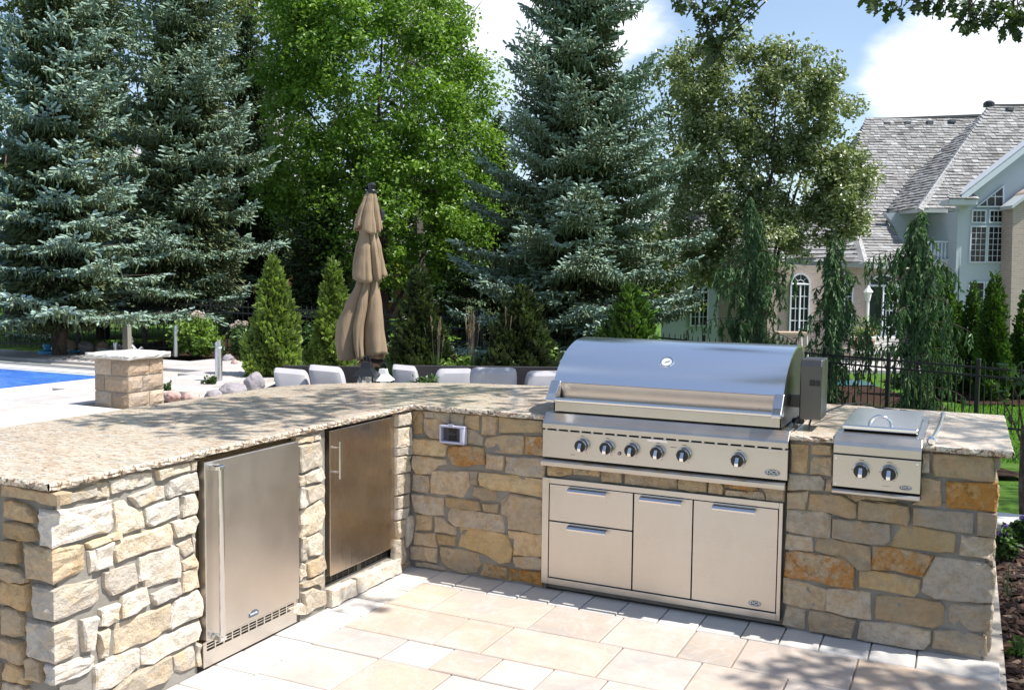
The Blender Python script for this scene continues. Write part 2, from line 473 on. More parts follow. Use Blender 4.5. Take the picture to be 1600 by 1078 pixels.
# field of ashlar slabs
y = -.232
row = 0
rows = [.36, .36, .24, .36, .36, .24]
while y > -6.4:
    d = rows[row % 6]
    x = .222 if y > -2.4 else (-3.2 if y > -4.6 else -1.5)
    x0r = x
    x -= (0 if y > -2.4 else rnd.choice([0, .12, .24]))
    xe = 3.0
    while x < xe-.05:
        w = rnd.choice([.24, .36, .36, .48, .54]) if d > .3 else rnd.choice([.36, .36, .24])
        if x+w > xe-.2: w = xe-x
        x0 = max(x, x0r)
        if x+w-x0 > .06:
            paver(x0, x+w, y-d, y, 'paver', patio)
        x += w
    y -= d; row += 1
# bullnose edge stones on the right border
y = 0.0

# ================================================================== KITCHEN COUNTER
counter = empty('outdoor_kitchen_counter', (0, 0, 0), 0, 'L shaped outdoor kitchen counter of rough tan stone with thick speckled granite top', 'counter')
H = .90
core = MB()
# left arm, with openings for the two undercounter appliances
core.box(-.95, 0, -2.33, -1.665, 0, H)
core.box(-.95, -.62, -1.665, -.135, 0, H-.002)
core.box(-.62, 0, -1.015, -.800, 0, H)
core.box(-.95, 0, -.135, .95, 0, H-.001)
core.box(-.62, -.002, -.800, -.135, 0, .088)
# back arm, open where the grill and side burner sit
core.box(0, .846, .0, .95, 0, H-.001)
core.box(.846, 2.084, .02, .95, 0, .68)
core.box(.846, 2.084, .70, .95, .68, H-.001)
core.box(2.084, 2.93, .0, .95, 0, .68)
core.box(2.084, 2.292, .0, .95, .68, H-.001)
core.box(2.652, 2.93, .0, .95, .68, H-.001)
core.box(2.292, 2.652, .78, .95, .68, H-.001)
core.box(.0, .83, -.010, 0, .0, H-.003)
core.box(2.095, 2.925, -.010, 0, .0, .679)
core.box(.86, 2.05, -.004, .018, .60, .70)
core.box(2.095, 2.285, -.010, 0, .681, H-.003); core.box(2.66, 2.925, -.010, 0, .681, H-.003)
core.box(0, .009, -2.325, -1.68, .0, H-.003); core.box(0, .009, -1.005, -.81, 0, H-.003); core.box(0, .009, -.130, -.011, 0, H-.003)
core.build('masonry_core', M['mortar'], counter)

def refine(poly, seg, jit, rg):
    out = []
    n = len(poly)
    for i in range(n):
        a, b = Vector(poly[i]), Vector(poly[(i+1) % n])
        L = (b-a).length; k = max(1, int(round(L/seg)))
        for j in range(k):
            p = a.lerp(b, j/k)
            if j: p += Vector((rg.uniform(-jit, jit), rg.uniform(-jit, jit)))
            out.append(p)
    return out
def stone_part(poly, fmap, mt, seed, proud=.026, name='stone', low=-.012, rough=1.0):
    """rock-faced stone from its outline; fmap(a, b, depth) -> world"""
    rg = random.Random(seed)
    c0_ = Vector((sum(q[0] for q in poly)/len(poly), sum(q[1] for q in poly)/len(poly)))
    poly = [c0_+(Vector(q)-c0_)*(1+.0045/max(.02, (Vector(q)-c0_).length)) for q in poly]
    pts = refine(poly, .034, .0022, rg)
    n = len(pts)
    c = sum(pts, Vector((0, 0)))/n
    size = math.sqrt(sum((p-c).length_squared for p in pts)/n)
    pr = proud + rg.uniform(-.007, .008)
    tx, ty = rg.uniform(-.06, .06), rg.uniform(-.06, .05)
    def ring(ins, dep, nz):
        r = []
        for p in pts:
            d = (c-p); L = max(d.length, 1e-4)
            q = p + d*(min(ins, L*.45)/L)
            e = q-c
            r.append((q.x, q.y, dep + (e.x*tx+e.y*ty if nz else 0) + rg.uniform(-nz, nz)))
        return r
    cx_ = size
    ox1, oy1 = rg.uniform(0, 90), rg.uniform(0, 90)
    def dep(q, nz):
        e = q-c
        w = mnoise.noise((q.x*11+ox1, q.y*15+oy1, 0))*.011 + mnoise.noise((q.x*30+ox1, q.y*34+oy1, 3))*.005
        return pr + e.x*tx + e.y*ty + w*rough + rg.uniform(-nz, nz)*rough
    def ring(ins, f, nz):
        r = []
        for p in pts:
            d = (c-p); L = max(d.length, 1e-4)
            q = p + d*(min(ins, L*.45)/L)
            r.append((q.x, q.y, dep(q, nz)*f if f else low))
        return r
    rings = [ring(-.002, 0, 0), ring(.0, .45, .001), ring(.003, .86, .0025), ring(.009, 1.0, .003)]
    vs = [fmap(*q) for r in rings for q in r]
    fs = []
    for k in range(3):
        for i in range(n):
            a, b = k*n+i, k*n+(i+1) % n
            fs.append((a, b, b+n, a+n))
    # interior: scattered points triangulated, each with its own depth
    inner = [Vector((q[0], q[1])) for q in rings[3]]
    x0, x1 = min(p.x for p in inner), max(p.x for p in inner); y0, y1 = min(p.y for p in inner), max(p.y for p in inner)
    g_ = max(.030, math.sqrt((x1-x0)*(y1-y0)/16))
    def inside(p):
        c_ = False
        for i in range(n):
            a, b = inner[i], inner[i-1]
            if (a.y > p.y) != (b.y > p.y) and p.x < (b.x-a.x)*(p.y-a.y)/(b.y-a.y)+a.x: c_ = not c_
        return c_
    extra = []
    yy = y0+g_*.5
    while yy < y1:
        xx = x0+g_*rg.uniform(.2, .7)
        while xx < x1:
            q = Vector((xx+rg.uniform(-.3, .3)*g_, yy+rg.uniform(-.3, .3)*g_))
            if inside(q) and min((q-p).length for p in inner) > g_*.35: extra.append(q)
            xx += g_
        yy += g_
    allp = inner+extra
    res = delaunay_2d_cdt(allp, [], [list(range(n))], 1, 1e-6)
    base = 3*n
    if len(res[0]) == len(allp):
        for j, q in enumerate(extra): vs.append(fmap(q.x, q.y, dep(q, .003)))
        fs += [tuple(base+i for i in f) for f in res[2]]
    else:
        fs.append(tuple(range(base, base+n)))
    b = MB(); b.add(vs, fs)
    return b.build(name, M[mt], counter)
from mathutils.geometry import delaunay_2d_cdt
fb = lambda a, b, d: (a, -d, b)             # back arm front face (y = 0), a = x, b = z
fl = lambda a, b, d: (d, a, b)              # left arm inner face (x = 0), a = y
fe = lambda a, b, d: (a, -2.33-d, b)        # end face of the left arm
fr = lambda a, b, d: (2.93+d, a, b)         # right end of the back arm
STONES=[
('b','t',[0.018,0.886,0.084,0.891,0.086,0.77,0.034,0.763,0.023,0.805]),
('b','g',[0.096,0.9,0.256,0.901,0.253,0.839,0.235,0.84,0.204,0.857,0.106,0.86]),
('b','t',[0.096,0.852,0.198,0.859,0.235,0.83,0.23,0.746,0.143,0.75,0.097,0.795]),
('b','g',[0.265,0.904,0.352,0.9,0.35,0.828,0.272,0.822]),
('b','t',[0.361,0.895,0.444,0.896,0.445,0.817,0.415,0.817,0.359,0.826]),
('b','t',[0.467,0.898,0.557,0.894,0.541,0.799,0.465,0.795]),
('b','y',[0.567,0.905,0.822,0.901,0.823,0.837,0.567,0.811]),
('b','g',[0.368,0.819,0.415,0.812,0.466,0.782,0.463,0.735,0.368,0.74]),
('b','g',[0.492,0.779,0.596,0.801,0.709,0.807,0.714,0.767,0.705,0.707,0.51,0.699,0.478,0.741]),
('b','o',[0.726,0.804,0.826,0.812,0.828,0.715,0.719,0.71]),
('b','y',[0.025,0.737,0.187,0.74,0.242,0.715,0.236,0.658,0.156,0.651,0.019,0.649]),
('b','y',[0.028,0.637,0.113,0.639,0.236,0.634,0.249,0.609,0.188,0.597,0.145,0.547,0.051,0.538,0.026,0.576]),
('b','o',[0.254,0.706,0.357,0.725,0.472,0.722,0.485,0.636,0.352,0.613,0.279,0.612,0.251,0.663]),
('b','t',[0.493,0.69,0.597,0.686,0.595,0.642,0.584,0.612,0.494,0.611]),
('b','g',[0.612,0.685,0.828,0.7,0.839,0.665,0.835,0.596,0.707,0.593,0.61,0.602]),
('b','g',[0.026,0.532,0.126,0.532,0.133,0.472,0.127,0.436,0.02,0.439]),
('b','t',[0.157,0.567,0.298,0.573,0.379,0.584,0.385,0.505,0.353,0.434,0.145,0.438,0.142,0.484]),
('b','g',[0.391,0.585,0.438,0.589,0.439,0.513,0.391,0.516]),
('b','y',[0.447,0.585,0.621,0.587,0.838,0.583,0.837,0.488,0.685,0.497,0.536,0.502,0.454,0.512]),
('b','g',[0.418,0.503,0.542,0.5,0.559,0.455,0.536,0.439,0.472,0.434,0.41,0.454]),
('b','g',[0.023,0.421,0.114,0.417,0.223,0.418,0.226,0.321,0.146,0.311,0.039,0.321]),
('b','t',[0.241,0.426,0.353,0.425,0.448,0.425,0.458,0.375,0.36,0.372,0.275,0.37,0.25,0.381]),
('b','g',[0.469,0.414,0.566,0.425,0.563,0.374,0.478,0.375]),
('b','t',[0.588,0.446,0.64,0.488,0.719,0.481,0.831,0.476,0.831,0.293,0.767,0.292,0.625,0.298,0.624,0.366,0.589,0.378]),
('b','t',[0.052,0.306,0.149,0.309,0.15,0.23,0.049,0.214]),
('b','g',[0.171,0.306,0.22,0.304,0.251,0.278,0.303,0.268,0.303,0.22,0.171,0.222]),
('b','g',[0.275,0.365,0.384,0.369,0.589,0.364,0.602,0.269,0.468,0.27,0.3,0.27,0.257,0.3,0.254,0.332]),
('b','g',[0.046,0.203,0.175,0.217,0.187,0.136,0.04,0.136]),
('b','t',[0.187,0.21,0.304,0.211,0.301,0.16,0.197,0.157]),
('b','y',[0.324,0.268,0.42,0.272,0.619,0.26,0.655,0.181,0.644,0.116,0.587,0.1,0.469,0.14,0.391,0.15,0.319,0.157,0.331,0.223]),
('b','t',[0.631,0.285,0.831,0.293,0.831,0.171,0.735,0.163,0.667,0.162,0.663,0.245,0.634,0.246]),
('b','t',[0.012,0.118,0.116,0.129,0.191,0.129,0.185,0.051,0.009,0.043]),
('b','g',[0.209,0.142,0.325,0.141,0.46,0.133,0.464,0.08,0.44,0.026,0.351,0.01,0.259,0.032,0.219,0.056]),
('b','g',[0.05,0.032,0.141,0.037,0.247,0.022,0.241,0.01,0.116,0.011,0.047,0.009]),
('b','o',[0.481,0.085,0.622,0.084,0.617,0.014,0.535,0.018,0.467,0.022]),
('b','o',[0.636,0.078,0.829,0.085,0.83,0.015,0.634,0.014]),
('b','y',[0.661,0.15,0.785,0.168,0.833,0.159,0.832,0.101,0.736,0.095,0.679,0.1]),
('b','t',[2.091,0.882,2.17,0.883,2.169,0.75,2.092,0.75]),
('b','y',[2.184,0.885,2.274,0.891,2.271,0.845,2.188,0.842]),
('b','t',[2.198,0.831,2.278,0.838,2.281,0.749,2.184,0.752,2.184,0.807]),
('b','g',[2.088,0.74,2.229,0.744,2.247,0.723,2.243,0.68,2.169,0.677,2.087,0.666]),
('b','g',[2.255,0.739,2.281,0.738,2.281,0.682,2.253,0.681]),
('b','y',[2.085,0.651,2.177,0.668,2.173,0.63,2.163,0.581,2.085,0.577]),
('b','t',[2.187,0.659,2.321,0.666,2.387,0.634,2.392,0.57,2.367,0.56,2.282,0.577,2.182,0.581]),
('b','t',[2.321,0.674,2.49,0.678,2.557,0.673,2.557,0.659,2.414,0.657,2.387,0.644]),
('b','t',[2.403,0.651,2.559,0.654,2.607,0.647,2.616,0.602,2.608,0.56,2.564,0.567,2.399,0.561]),
('b','g',[2.085,0.572,2.249,0.578,2.28,0.567,2.279,0.462,2.205,0.46,2.084,0.469]),
('b','g',[2.292,0.556,2.468,0.555,2.533,0.556,2.538,0.483,2.516,0.461,2.43,0.457,2.291,0.463]),
('b','y',[2.084,0.454,2.2,0.456,2.207,0.386,2.081,0.382]),
('b','t',[2.227,0.451,2.281,0.46,2.453,0.443,2.46,0.335,2.409,0.33,2.345,0.374,2.212,0.393]),
('b','o',[2.087,0.366,2.14,0.378,2.34,0.373,2.388,0.342,2.392,0.24,2.284,0.242,2.08,0.252]),
('b','o',[2.467,0.445,2.564,0.451,2.718,0.435,2.708,0.403,2.676,0.343,2.567,0.349,2.466,0.344]),
('b','y',[2.416,0.327,2.507,0.335,2.668,0.322,2.664,0.265,2.645,0.238,2.538,0.246,2.417,0.252]),
('b','t',[2.078,0.241,2.184,0.231,2.275,0.215,2.269,0.112,2.168,0.111,2.079,0.123]),
('b','t',[2.277,0.22,2.364,0.234,2.461,0.229,2.47,0.106,2.382,0.106,2.274,0.118]),
('b','g',[2.099,0.115,2.183,0.103,2.178,0.01,2.08,0.019]),
('b','t',[2.204,0.107,2.302,0.108,2.406,0.095,2.386,0.008,2.205,0.01,2.196,0.065]),
('b','t',[2.493,0.222,2.605,0.232,2.75,0.236,2.772,0.215,2.773,0.143,2.728,0.11,2.587,0.111,2.488,0.114,2.488,0.169]),
('b','g',[2.427,0.091,2.579,0.107,2.719,0.099,2.719,0.043,2.695,0.012,2.653,0.007,2.528,0.002,2.418,0.012]),
('b','t',[2.657,0.888,2.687,0.89,2.69,0.807,2.657,0.807]),
('b','t',[2.702,0.892,2.766,0.895,2.932,0.892,2.932,0.855,2.947,0.789,2.871,0.79,2.71,0.795,2.699,0.842]),
('b','t',[2.656,0.78,2.734,0.774,2.741,0.66,2.619,0.656,2.658,0.684]),
('b','o',[2.76,0.774,2.955,0.785,2.962,0.728,2.954,0.662,2.876,0.662,2.766,0.659]),
('b','g',[2.631,0.645,2.792,0.645,2.868,0.647,2.871,0.558,2.779,0.56,2.632,0.566]),
('b','g',[2.887,0.651,2.959,0.653,2.959,0.55,2.889,0.555]),
('b','y',[2.55,0.551,2.658,0.559,2.801,0.544,2.802,0.466,2.714,0.456,2.543,0.454]),
('b','g',[2.83,0.541,2.951,0.545,2.959,0.503,2.938,0.454,2.825,0.457]),
('b','g',[2.729,0.434,2.833,0.434,2.939,0.431,2.964,0.39,2.961,0.265,2.84,0.251,2.732,0.249,2.68,0.271,2.683,0.338]),
('b','g',[2.792,0.228,2.955,0.254,2.963,0.226,2.955,0.139,2.89,0.125,2.827,0.132,2.795,0.157]),
('b','g',[2.737,0.104,2.823,0.114,2.89,0.113,2.939,0.101,2.947,0.02,2.841,0.018,2.729,0.023]),
('b','g',[2.938,0.451,2.953,0.458,2.959,0.424,2.941,0.431]),
('b','t',[0.859,0.67,0.994,0.675,0.991,0.628,0.928,0.614,0.86,0.611]),
('b','y',[0.999,0.671,1.144,0.673,1.145,0.632,1.0,0.629]),
('b','g',[1.153,0.674,1.261,0.668,1.262,0.611,1.159,0.608]),
('b','t',[1.286,0.67,1.547,0.672,1.545,0.608,1.488,0.598,1.283,0.609]),
('b','y',[1.56,0.67,1.699,0.672,1.697,0.613,1.625,0.605,1.561,0.614]),
('b','t',[1.711,0.673,1.766,0.671,1.778,0.645,1.775,0.609,1.709,0.61]),
('b','o',[1.781,0.673,1.941,0.674,1.942,0.651,1.912,0.64,1.782,0.645]),
('b','t',[1.794,0.635,1.965,0.638,1.981,0.605,1.791,0.607]),
('b','y',[1.964,0.665,2.068,0.674,2.066,0.603,1.988,0.606,1.984,0.64]),
('l','t',[-0.171,0.889,-0.05,0.886,-0.038,0.82,-0.171,0.825]),
('l','t',[-0.171,0.812,-0.03,0.801,-0.032,0.696,-0.17,0.709]),
('l','g',[-0.17,0.703,-0.026,0.693,-0.029,0.648,-0.17,0.662]),
('l','t',[-0.17,0.653,-0.025,0.638,-0.028,0.551,-0.169,0.559]),
('l','t',[-0.169,0.55,-0.036,0.539,-0.044,0.435,-0.169,0.443]),
('l','g',[-0.169,0.43,-0.052,0.423,-0.051,0.357,-0.168,0.369]),
('l','t',[-0.168,0.361,-0.051,0.348,-0.059,0.288,-0.168,0.304]),
('l','g',[-0.168,0.291,-0.075,0.283,-0.078,0.187,-0.155,0.193]),
('l','g',[-0.168,0.187,-0.107,0.181,-0.082,0.069,-0.098,0.038,-0.186,0.057,-0.178,0.155]),
('l','g',[-0.067,0.299,-0.001,0.293,-0.009,0.157,-0.066,0.127]),
('l','y',[-1.034,0.892,-0.917,0.879,-0.917,0.855,-1.031,0.86]),
('l','y',[-0.897,0.882,-0.852,0.882,-0.852,0.854,-0.897,0.856]),
('l','t',[-1.028,0.847,-0.866,0.841,-0.855,0.798,-0.859,0.729,-1.012,0.722]),
('l','g',[-0.986,0.704,-0.856,0.717,-0.838,0.699,-0.835,0.663,-0.863,0.651,-0.966,0.656]),
('l','t',[-1.025,0.707,-0.992,0.703,-0.986,0.653,-1.026,0.661]),
('l','t',[-0.976,0.636,-0.856,0.637,-0.835,0.624,-0.842,0.573,-0.963,0.561]),
('l','t',[-1.023,0.654,-0.986,0.645,-0.967,0.56,-1.0,0.55,-1.023,0.555]),
('l','g',[-1.007,0.534,-0.871,0.563,-0.843,0.533,-0.836,0.488,-0.857,0.418,-0.934,0.406,-1.008,0.411]),
('l','g',[-1.013,0.41,-0.974,0.405,-0.957,0.292,-1.01,0.297]),
('l','y',[-0.963,0.393,-0.871,0.406,-0.845,0.371,-0.849,0.301,-0.868,0.29,-0.938,0.306]),
('l','y',[-0.964,0.271,-0.831,0.275,-0.819,0.213,-0.865,0.197,-0.946,0.201,-0.957,0.232]),
('l','t',[-1.01,0.288,-0.968,0.267,-0.964,0.216,-1.011,0.206]),
('l','g',[-1.008,0.187,-0.842,0.186,-0.831,0.154,-0.85,0.122,-0.873,0.147,-0.997,0.163]),
('l','y',[-0.997,0.138,-0.917,0.139,-0.82,0.094,-0.816,0.031,-0.969,0.029,-0.98,0.081]),
('l','t',[-1.089,0.093,-0.998,0.087,-0.973,0.065,-0.976,0.029,-1.047,0.052]),
('l','t',[-2.17,0.895,-2.106,0.882,-2.105,0.853,-2.11,0.832,-2.171,0.835]),
('l','t',[-2.099,0.889,-2.006,0.894,-1.9,0.882,-1.901,0.845,-2.002,0.84,-2.095,0.839]),
('l','t',[-1.881,0.887,-1.72,0.887,-1.705,0.882,-1.706,0.856,-1.871,0.848]),
('l','t',[-1.699,0.885,-1.673,0.887,-1.673,0.852,-1.7,0.853]),
('l','w',[-2.015,0.812,-1.872,0.827,-1.842,0.817,-1.843,0.775,-1.936,0.767,-1.975,0.763]),
('l','w',[-1.809,0.832,-1.674,0.841,-1.667,0.805,-1.672,0.771,-1.818,0.766,-1.826,0.78]),
('l','y',[-2.082,0.8,-2.033,0.802,-2.013,0.778,-1.955,0.749,-1.956,0.683,-2.02,0.678,-2.075,0.677,-2.076,0.743]),
('l','w',[-1.939,0.749,-1.773,0.759,-1.772,0.692,-1.842,0.682,-1.907,0.674,-1.938,0.695]),
('l','w',[-1.748,0.758,-1.687,0.758,-1.67,0.722,-1.679,0.675,-1.752,0.676]),
('l','w',[-1.806,0.665,-1.688,0.666,-1.674,0.643,-1.698,0.601,-1.782,0.601]),
('l','y',[-2.087,0.658,-1.826,0.663,-1.819,0.582,-1.951,0.587,-2.075,0.58,-2.091,0.627]),
('l','w',[-1.78,0.568,-1.71,0.586,-1.697,0.525,-1.738,0.512]),
('l','w',[-1.707,0.587,-1.684,0.571,-1.685,0.52,-1.694,0.518]),
('l','w',[-1.974,0.568,-1.811,0.576,-1.777,0.555,-1.767,0.465,-1.774,0.437,-1.813,0.443,-1.943,0.443,-1.948,0.478,-1.976,0.478]),
('l','y',[-1.753,0.492,-1.691,0.506,-1.674,0.47,-1.677,0.458,-1.727,0.458,-1.75,0.458]),
('l','w',[-2.175,0.653,-2.099,0.661,-2.106,0.575,-2.177,0.577]),
('l','o',[-1.753,0.448,-1.669,0.453,-1.668,0.367,-1.758,0.37]),
('l','w',[-2.139,0.556,-1.99,0.55,-1.986,0.474,-2.058,0.468,-2.102,0.464,-2.135,0.504]),
('l','w',[-2.056,0.445,-1.947,0.444,-1.934,0.381,-2.0,0.365,-2.061,0.364,-2.062,0.416]),
('l','w',[-1.913,0.409,-1.773,0.415,-1.764,0.367,-1.836,0.369,-1.896,0.364,-1.913,0.388]),
('l','w',[-2.158,0.424,-2.078,0.423,-2.082,0.364,-2.13,0.358,-2.159,0.368,-2.156,0.397]),
('l','y',[-2.088,0.344,-1.824,0.344,-1.835,0.25,-1.922,0.233,-2.025,0.237,-2.091,0.238]),
('l','w',[-1.793,0.342,-1.678,0.355,-1.662,0.316,-1.666,0.248,-1.82,0.243,-1.835,0.255,-1.825,0.299]),
('l','w',[-1.966,0.216,-1.673,0.231,-1.664,0.188,-1.681,0.15,-1.821,0.146,-1.924,0.136,-1.97,0.153]),
('l','w',[-2.186,0.224,-2.102,0.228,-1.986,0.219,-1.984,0.154,-2.044,0.13,-2.125,0.122,-2.188,0.138]),
('l','y',[-2.115,0.106,-2.027,0.129,-1.828,0.134,-1.817,0.067,-1.866,0.043,-1.989,0.056]),
('l','w',[-1.806,0.121,-1.701,0.132,-1.689,0.039,-1.767,0.046,-1.798,0.065]),
('l','w',[-1.691,0.129,-1.665,0.124,-1.664,0.035,-1.683,0.041]),
('l','y',[-2.172,0.342,-2.125,0.343,-2.133,0.244,-2.159,0.249,-2.161,0.281]),
('l','w',[-2.239,0.411,-2.167,0.401,-2.172,0.367,-2.185,0.325,-2.197,0.29,-2.233,0.299]),
('l','y',[-2.21,0.684,-2.179,0.688,-2.118,0.687,-2.062,0.696,-2.063,0.666,-2.197,0.663]),
('l','w',[-2.202,0.653,-2.127,0.663,-2.1,0.66,-2.088,0.585,-2.195,0.574]),
('l','t',[-2.301,0.877,-2.162,0.886,-2.16,0.849,-2.202,0.843,-2.302,0.846]),
('l','g',[-2.148,0.887,-2.114,0.886,-2.115,0.843,-2.132,0.839,-2.147,0.868]),
('e','t',[-0.234,0.896,-0.053,0.892,0.077,0.901,0.071,0.859,0.021,0.85,-0.059,0.858,-0.236,0.856]),
('e','t',[-0.237,0.834,-0.189,0.84,-0.111,0.827,-0.076,0.803,-0.067,0.781,-0.144,0.777,-0.239,0.78]),
('e','t',[-0.24,0.758,-0.14,0.767,-0.088,0.752,-0.069,0.715,-0.152,0.706,-0.242,0.703]),
('e','t',[-0.243,0.692,-0.163,0.696,-0.158,0.624,-0.246,0.619]),
('e','t',[-0.246,0.601,-0.198,0.604,-0.113,0.58,-0.116,0.563,-0.195,0.551,-0.248,0.56]),
('e','t',[-0.249,0.543,-0.124,0.55,-0.119,0.46,-0.157,0.458,-0.252,0.465]),
('e','g',[-0.253,0.448,-0.169,0.452,-0.15,0.429,-0.155,0.363,-0.2,0.351,-0.256,0.353]),
('e','t',[-0.257,0.337,-0.157,0.336,-0.145,0.265,-0.204,0.262,-0.26,0.267]),
('e','t',[-0.251,0.21,-0.226,0.258,-0.149,0.245,-0.129,0.192,-0.207,0.188,-0.252,0.187]),
('e','t',[-0.145,0.277,-0.114,0.29,-0.071,0.279,-0.052,0.219,-0.128,0.215]),
('e','g',[-0.264,0.173,-0.168,0.184,-0.141,0.171,-0.144,0.146,-0.266,0.121])]
CORNERS=[
('tw',[-0.065,0.84,0.031,0.828,0.057,0.716,-0.023,0.718,-0.066,0.74],[-2.351,0.826,-2.115,0.817,-2.074,0.797,-2.071,0.699,-2.196,0.699,-2.33,0.704]),
('gw',[-0.147,0.694,-0.059,0.7,0.036,0.697,0.043,0.593,-0.038,0.595,-0.135,0.602],[-2.346,0.694,-2.231,0.689,-2.202,0.649,-2.197,0.582,-2.325,0.578]),
('gw',[-0.112,0.567,-0.028,0.587,0.055,0.583,0.054,0.459,-0.033,0.46,-0.113,0.465],[-2.331,0.555,-2.14,0.545,-2.142,0.462,-2.247,0.457,-2.332,0.445]),
('gw',[-0.144,0.441,-0.033,0.445,0.061,0.44,0.052,0.312,-0.027,0.31,-0.146,0.323],[-2.326,0.424,-2.25,0.415,-2.241,0.359,-2.237,0.304,-2.295,0.298,-2.334,0.297]),
('tw',[-0.05,0.284,0.046,0.294,0.052,0.236,0.002,0.229,-0.048,0.246],[-2.336,0.283,-2.165,0.271,-2.18,0.217,-2.279,0.22,-2.331,0.221])]

OVR = {}
k = 0
for (face, c, q) in STONES:
    poly = [(q[i], min(q[i+1], .896)) for i in range(0, len(q), 2)]
    if face == 'e': poly = [(a, b) for a, b in poly]
    if face == 'b' and all(.84 < a < 2.09 for a, b in poly) and min(b for a, b in poly) < .66 :
        poly = [(a, max(.605, min(.70, b))) for a, b in poly]
    k += 1
    pr = .026
    if face == 'b':
        # keep the stones clear of the steel fronts
        xs = [a for a, b in poly]
        pr = .024
    stone_part(poly, {'b': fb, 'l': fl, 'e': fe}[face], 'st_'+({'t': 'lt', 'y': 'ly', 'g': 'lt', 'o': 'ly'}.get(c, c) if face == 'l' else c), 100+k, pr, rough=1.35 if face == 'b' else 1.15)  # face 'l' takes the copies with sunlight put into their colour
# sill stones under the second cabinet and small bits at the inner corner
for (y0, y1) in ((-.785, -.575), (-.565, -.14)):
    stone_part([(y0, .006), (y1, .006), (y1-.006, .083), (y0+.008, .088)], fl, 'st_w', 900+int(-y0*100), .034)
stone_part([(-.12, .004), (-.02, .004), (-.02, .03), (-.11, .035)], fl, 'st_t', 950, .02)
# rows of stones on faces the photograph only grazes: rest of the left end, right end
def rowfill(a0, a1, z0, z1, fmap, seed, kinds, amin=.12, amax=.26, pr=.026):
    rg = random.Random(seed); z = z0
    while z < z1-.03:
        h = rg.uniform(.075, .14)
        if z+h > z1-.05: h = z1-z
        a = a0
        while a < a1-.03:
            w = rg.uniform(amin, amax)
            if a+w > a1-.09: w = a1-a
            e = .009
            stone_part([(a+e, z+e+rg.uniform(0, .008)), (a+w*.5, z+e+rg.uniform(-.003, .006)), (a+w-e, z+e+rg.uniform(0, .008)),
                        (a+w-e-rg.uniform(0, .01), z+h-e-rg.uniform(0, .01)), (a+w*.45, z+h-e+rg.uniform(-.005, .004)), (a+e+rg.uniform(0, .01), z+h-e)],
                       fmap, rg.choice(kinds), rg.randrange(10**6), pr)
            a += w
        z += h
rowfill(-.93, -.275, .01, .895, fe, 5, ['st_t', 'st_g', 'st_g', 'st_y'])
rowfill(-.10, .10, .01, .13, fe, 9, ['st_t', 'st_g'], .08, .12)
rowfill(.03, .93, .01, .895, fr, 6, ['st_t', 'st_g', 'st_g', 'st_w'], pr=.03)
# corner stones that show two faces
def corner_stone(poly_l, z_e, x0, mt, seed, dep=.10):
    """poly_l: outline on the inner face in (y, z); the stone wraps round the near corner to x0 on the end face"""
    rg = random.Random(seed)
    zs = [p[1] for p in poly_l]
    zt, zb = z_e
    y1 = max(p[0] for p in poly_l)
    # profile along the wrapped path: u from 0 (far end on the inner face) round the corner to the end face
    path = []
    n1 = max(3, int((y1+2.36)/.045)); n2 = max(3, int((.03-x0)/.035))
    for i in range(n1+1): path.append(('l', y1 + (-2.352-y1)*i/n1))
    for i in range(1, n2+1): path.append(('e', .02 + (x0-.02)*i/n2))
    top_l = sorted([p for p in poly_l], key=lambda p: p[0])
    FR_ = [0, .04, .14, .32, .5, .68, .86, .96, 1]; rows_ = 8; V = []; zt += .005; zb -= .005
    for kk, (f, a) in enumerate(path):
        if f == 'l':
            u = (a-(-2.352))/max(.01, (y1+2.352))
            zl_t = zt + (max(p[1] for p in poly_l if p[0] > y1-.12) - zt)*u
            zl_b = zb + (min(p[1] for p in poly_l if p[0] > y1-.12) - zb)*u
        else: zl_t, zl_b = zt, zb
        end = kk == 0 or kk == len(path)-1
        tt = zl_t + rg.uniform(-.004, .004) - (.006 if end else 0); bb = zl_b + rg.uniform(-.004, .004) + (.006 if end else 0)
        for r in range(rows_+1):
            z = bb + (tt-bb)*FR_[r]
            d = .026 + rg.uniform(-.006, .007)
            if r in (0, rows_): d = .002
            elif r in (1, rows_-1): d *= .8
            if end: d = .002
            if f == 'l':
                V.append((d, a, z) if a > -2.345 else (d, -2.33-d, z))
            else:
                V.append((a if a < .015 else d, -2.33-d, z))
    fs = []
    R1 = rows_+1
    for kk in range(len(path)-1):
        for r in range(rows_):
            a = kk*R1+r
            if rg.random() < .5: fs += [(a, a+1, a+R1+1), (a, a+R1+1, a+R1)]
            else: fs += [(a, a+1, a+R1), (a+1, a+R1+1, a+R1)]
    b = MB(); b.add(V, fs); return b.build('stone', M[mt], counter, fix=True)
for i, (cc, e, l) in enumerate(CORNERS):
    pl = [(l[j], l[j+1]) for j in range(0, len(l), 2)]
    ez = [e[j+1] for j in range(0, len(e), 2)]; ex = [e[j] for j in range(0, len(e), 2)]
    near = [p[1] for p in pl if p[0] < -2.28]
    zt = max(near) ; zb = min(near)
    corner_stone(pl, (zt, zb), min(ex), {'tw': 'st_w', 'gw': 'st_g'}[cc] if i in (1,) else 'st_w', 40+i)

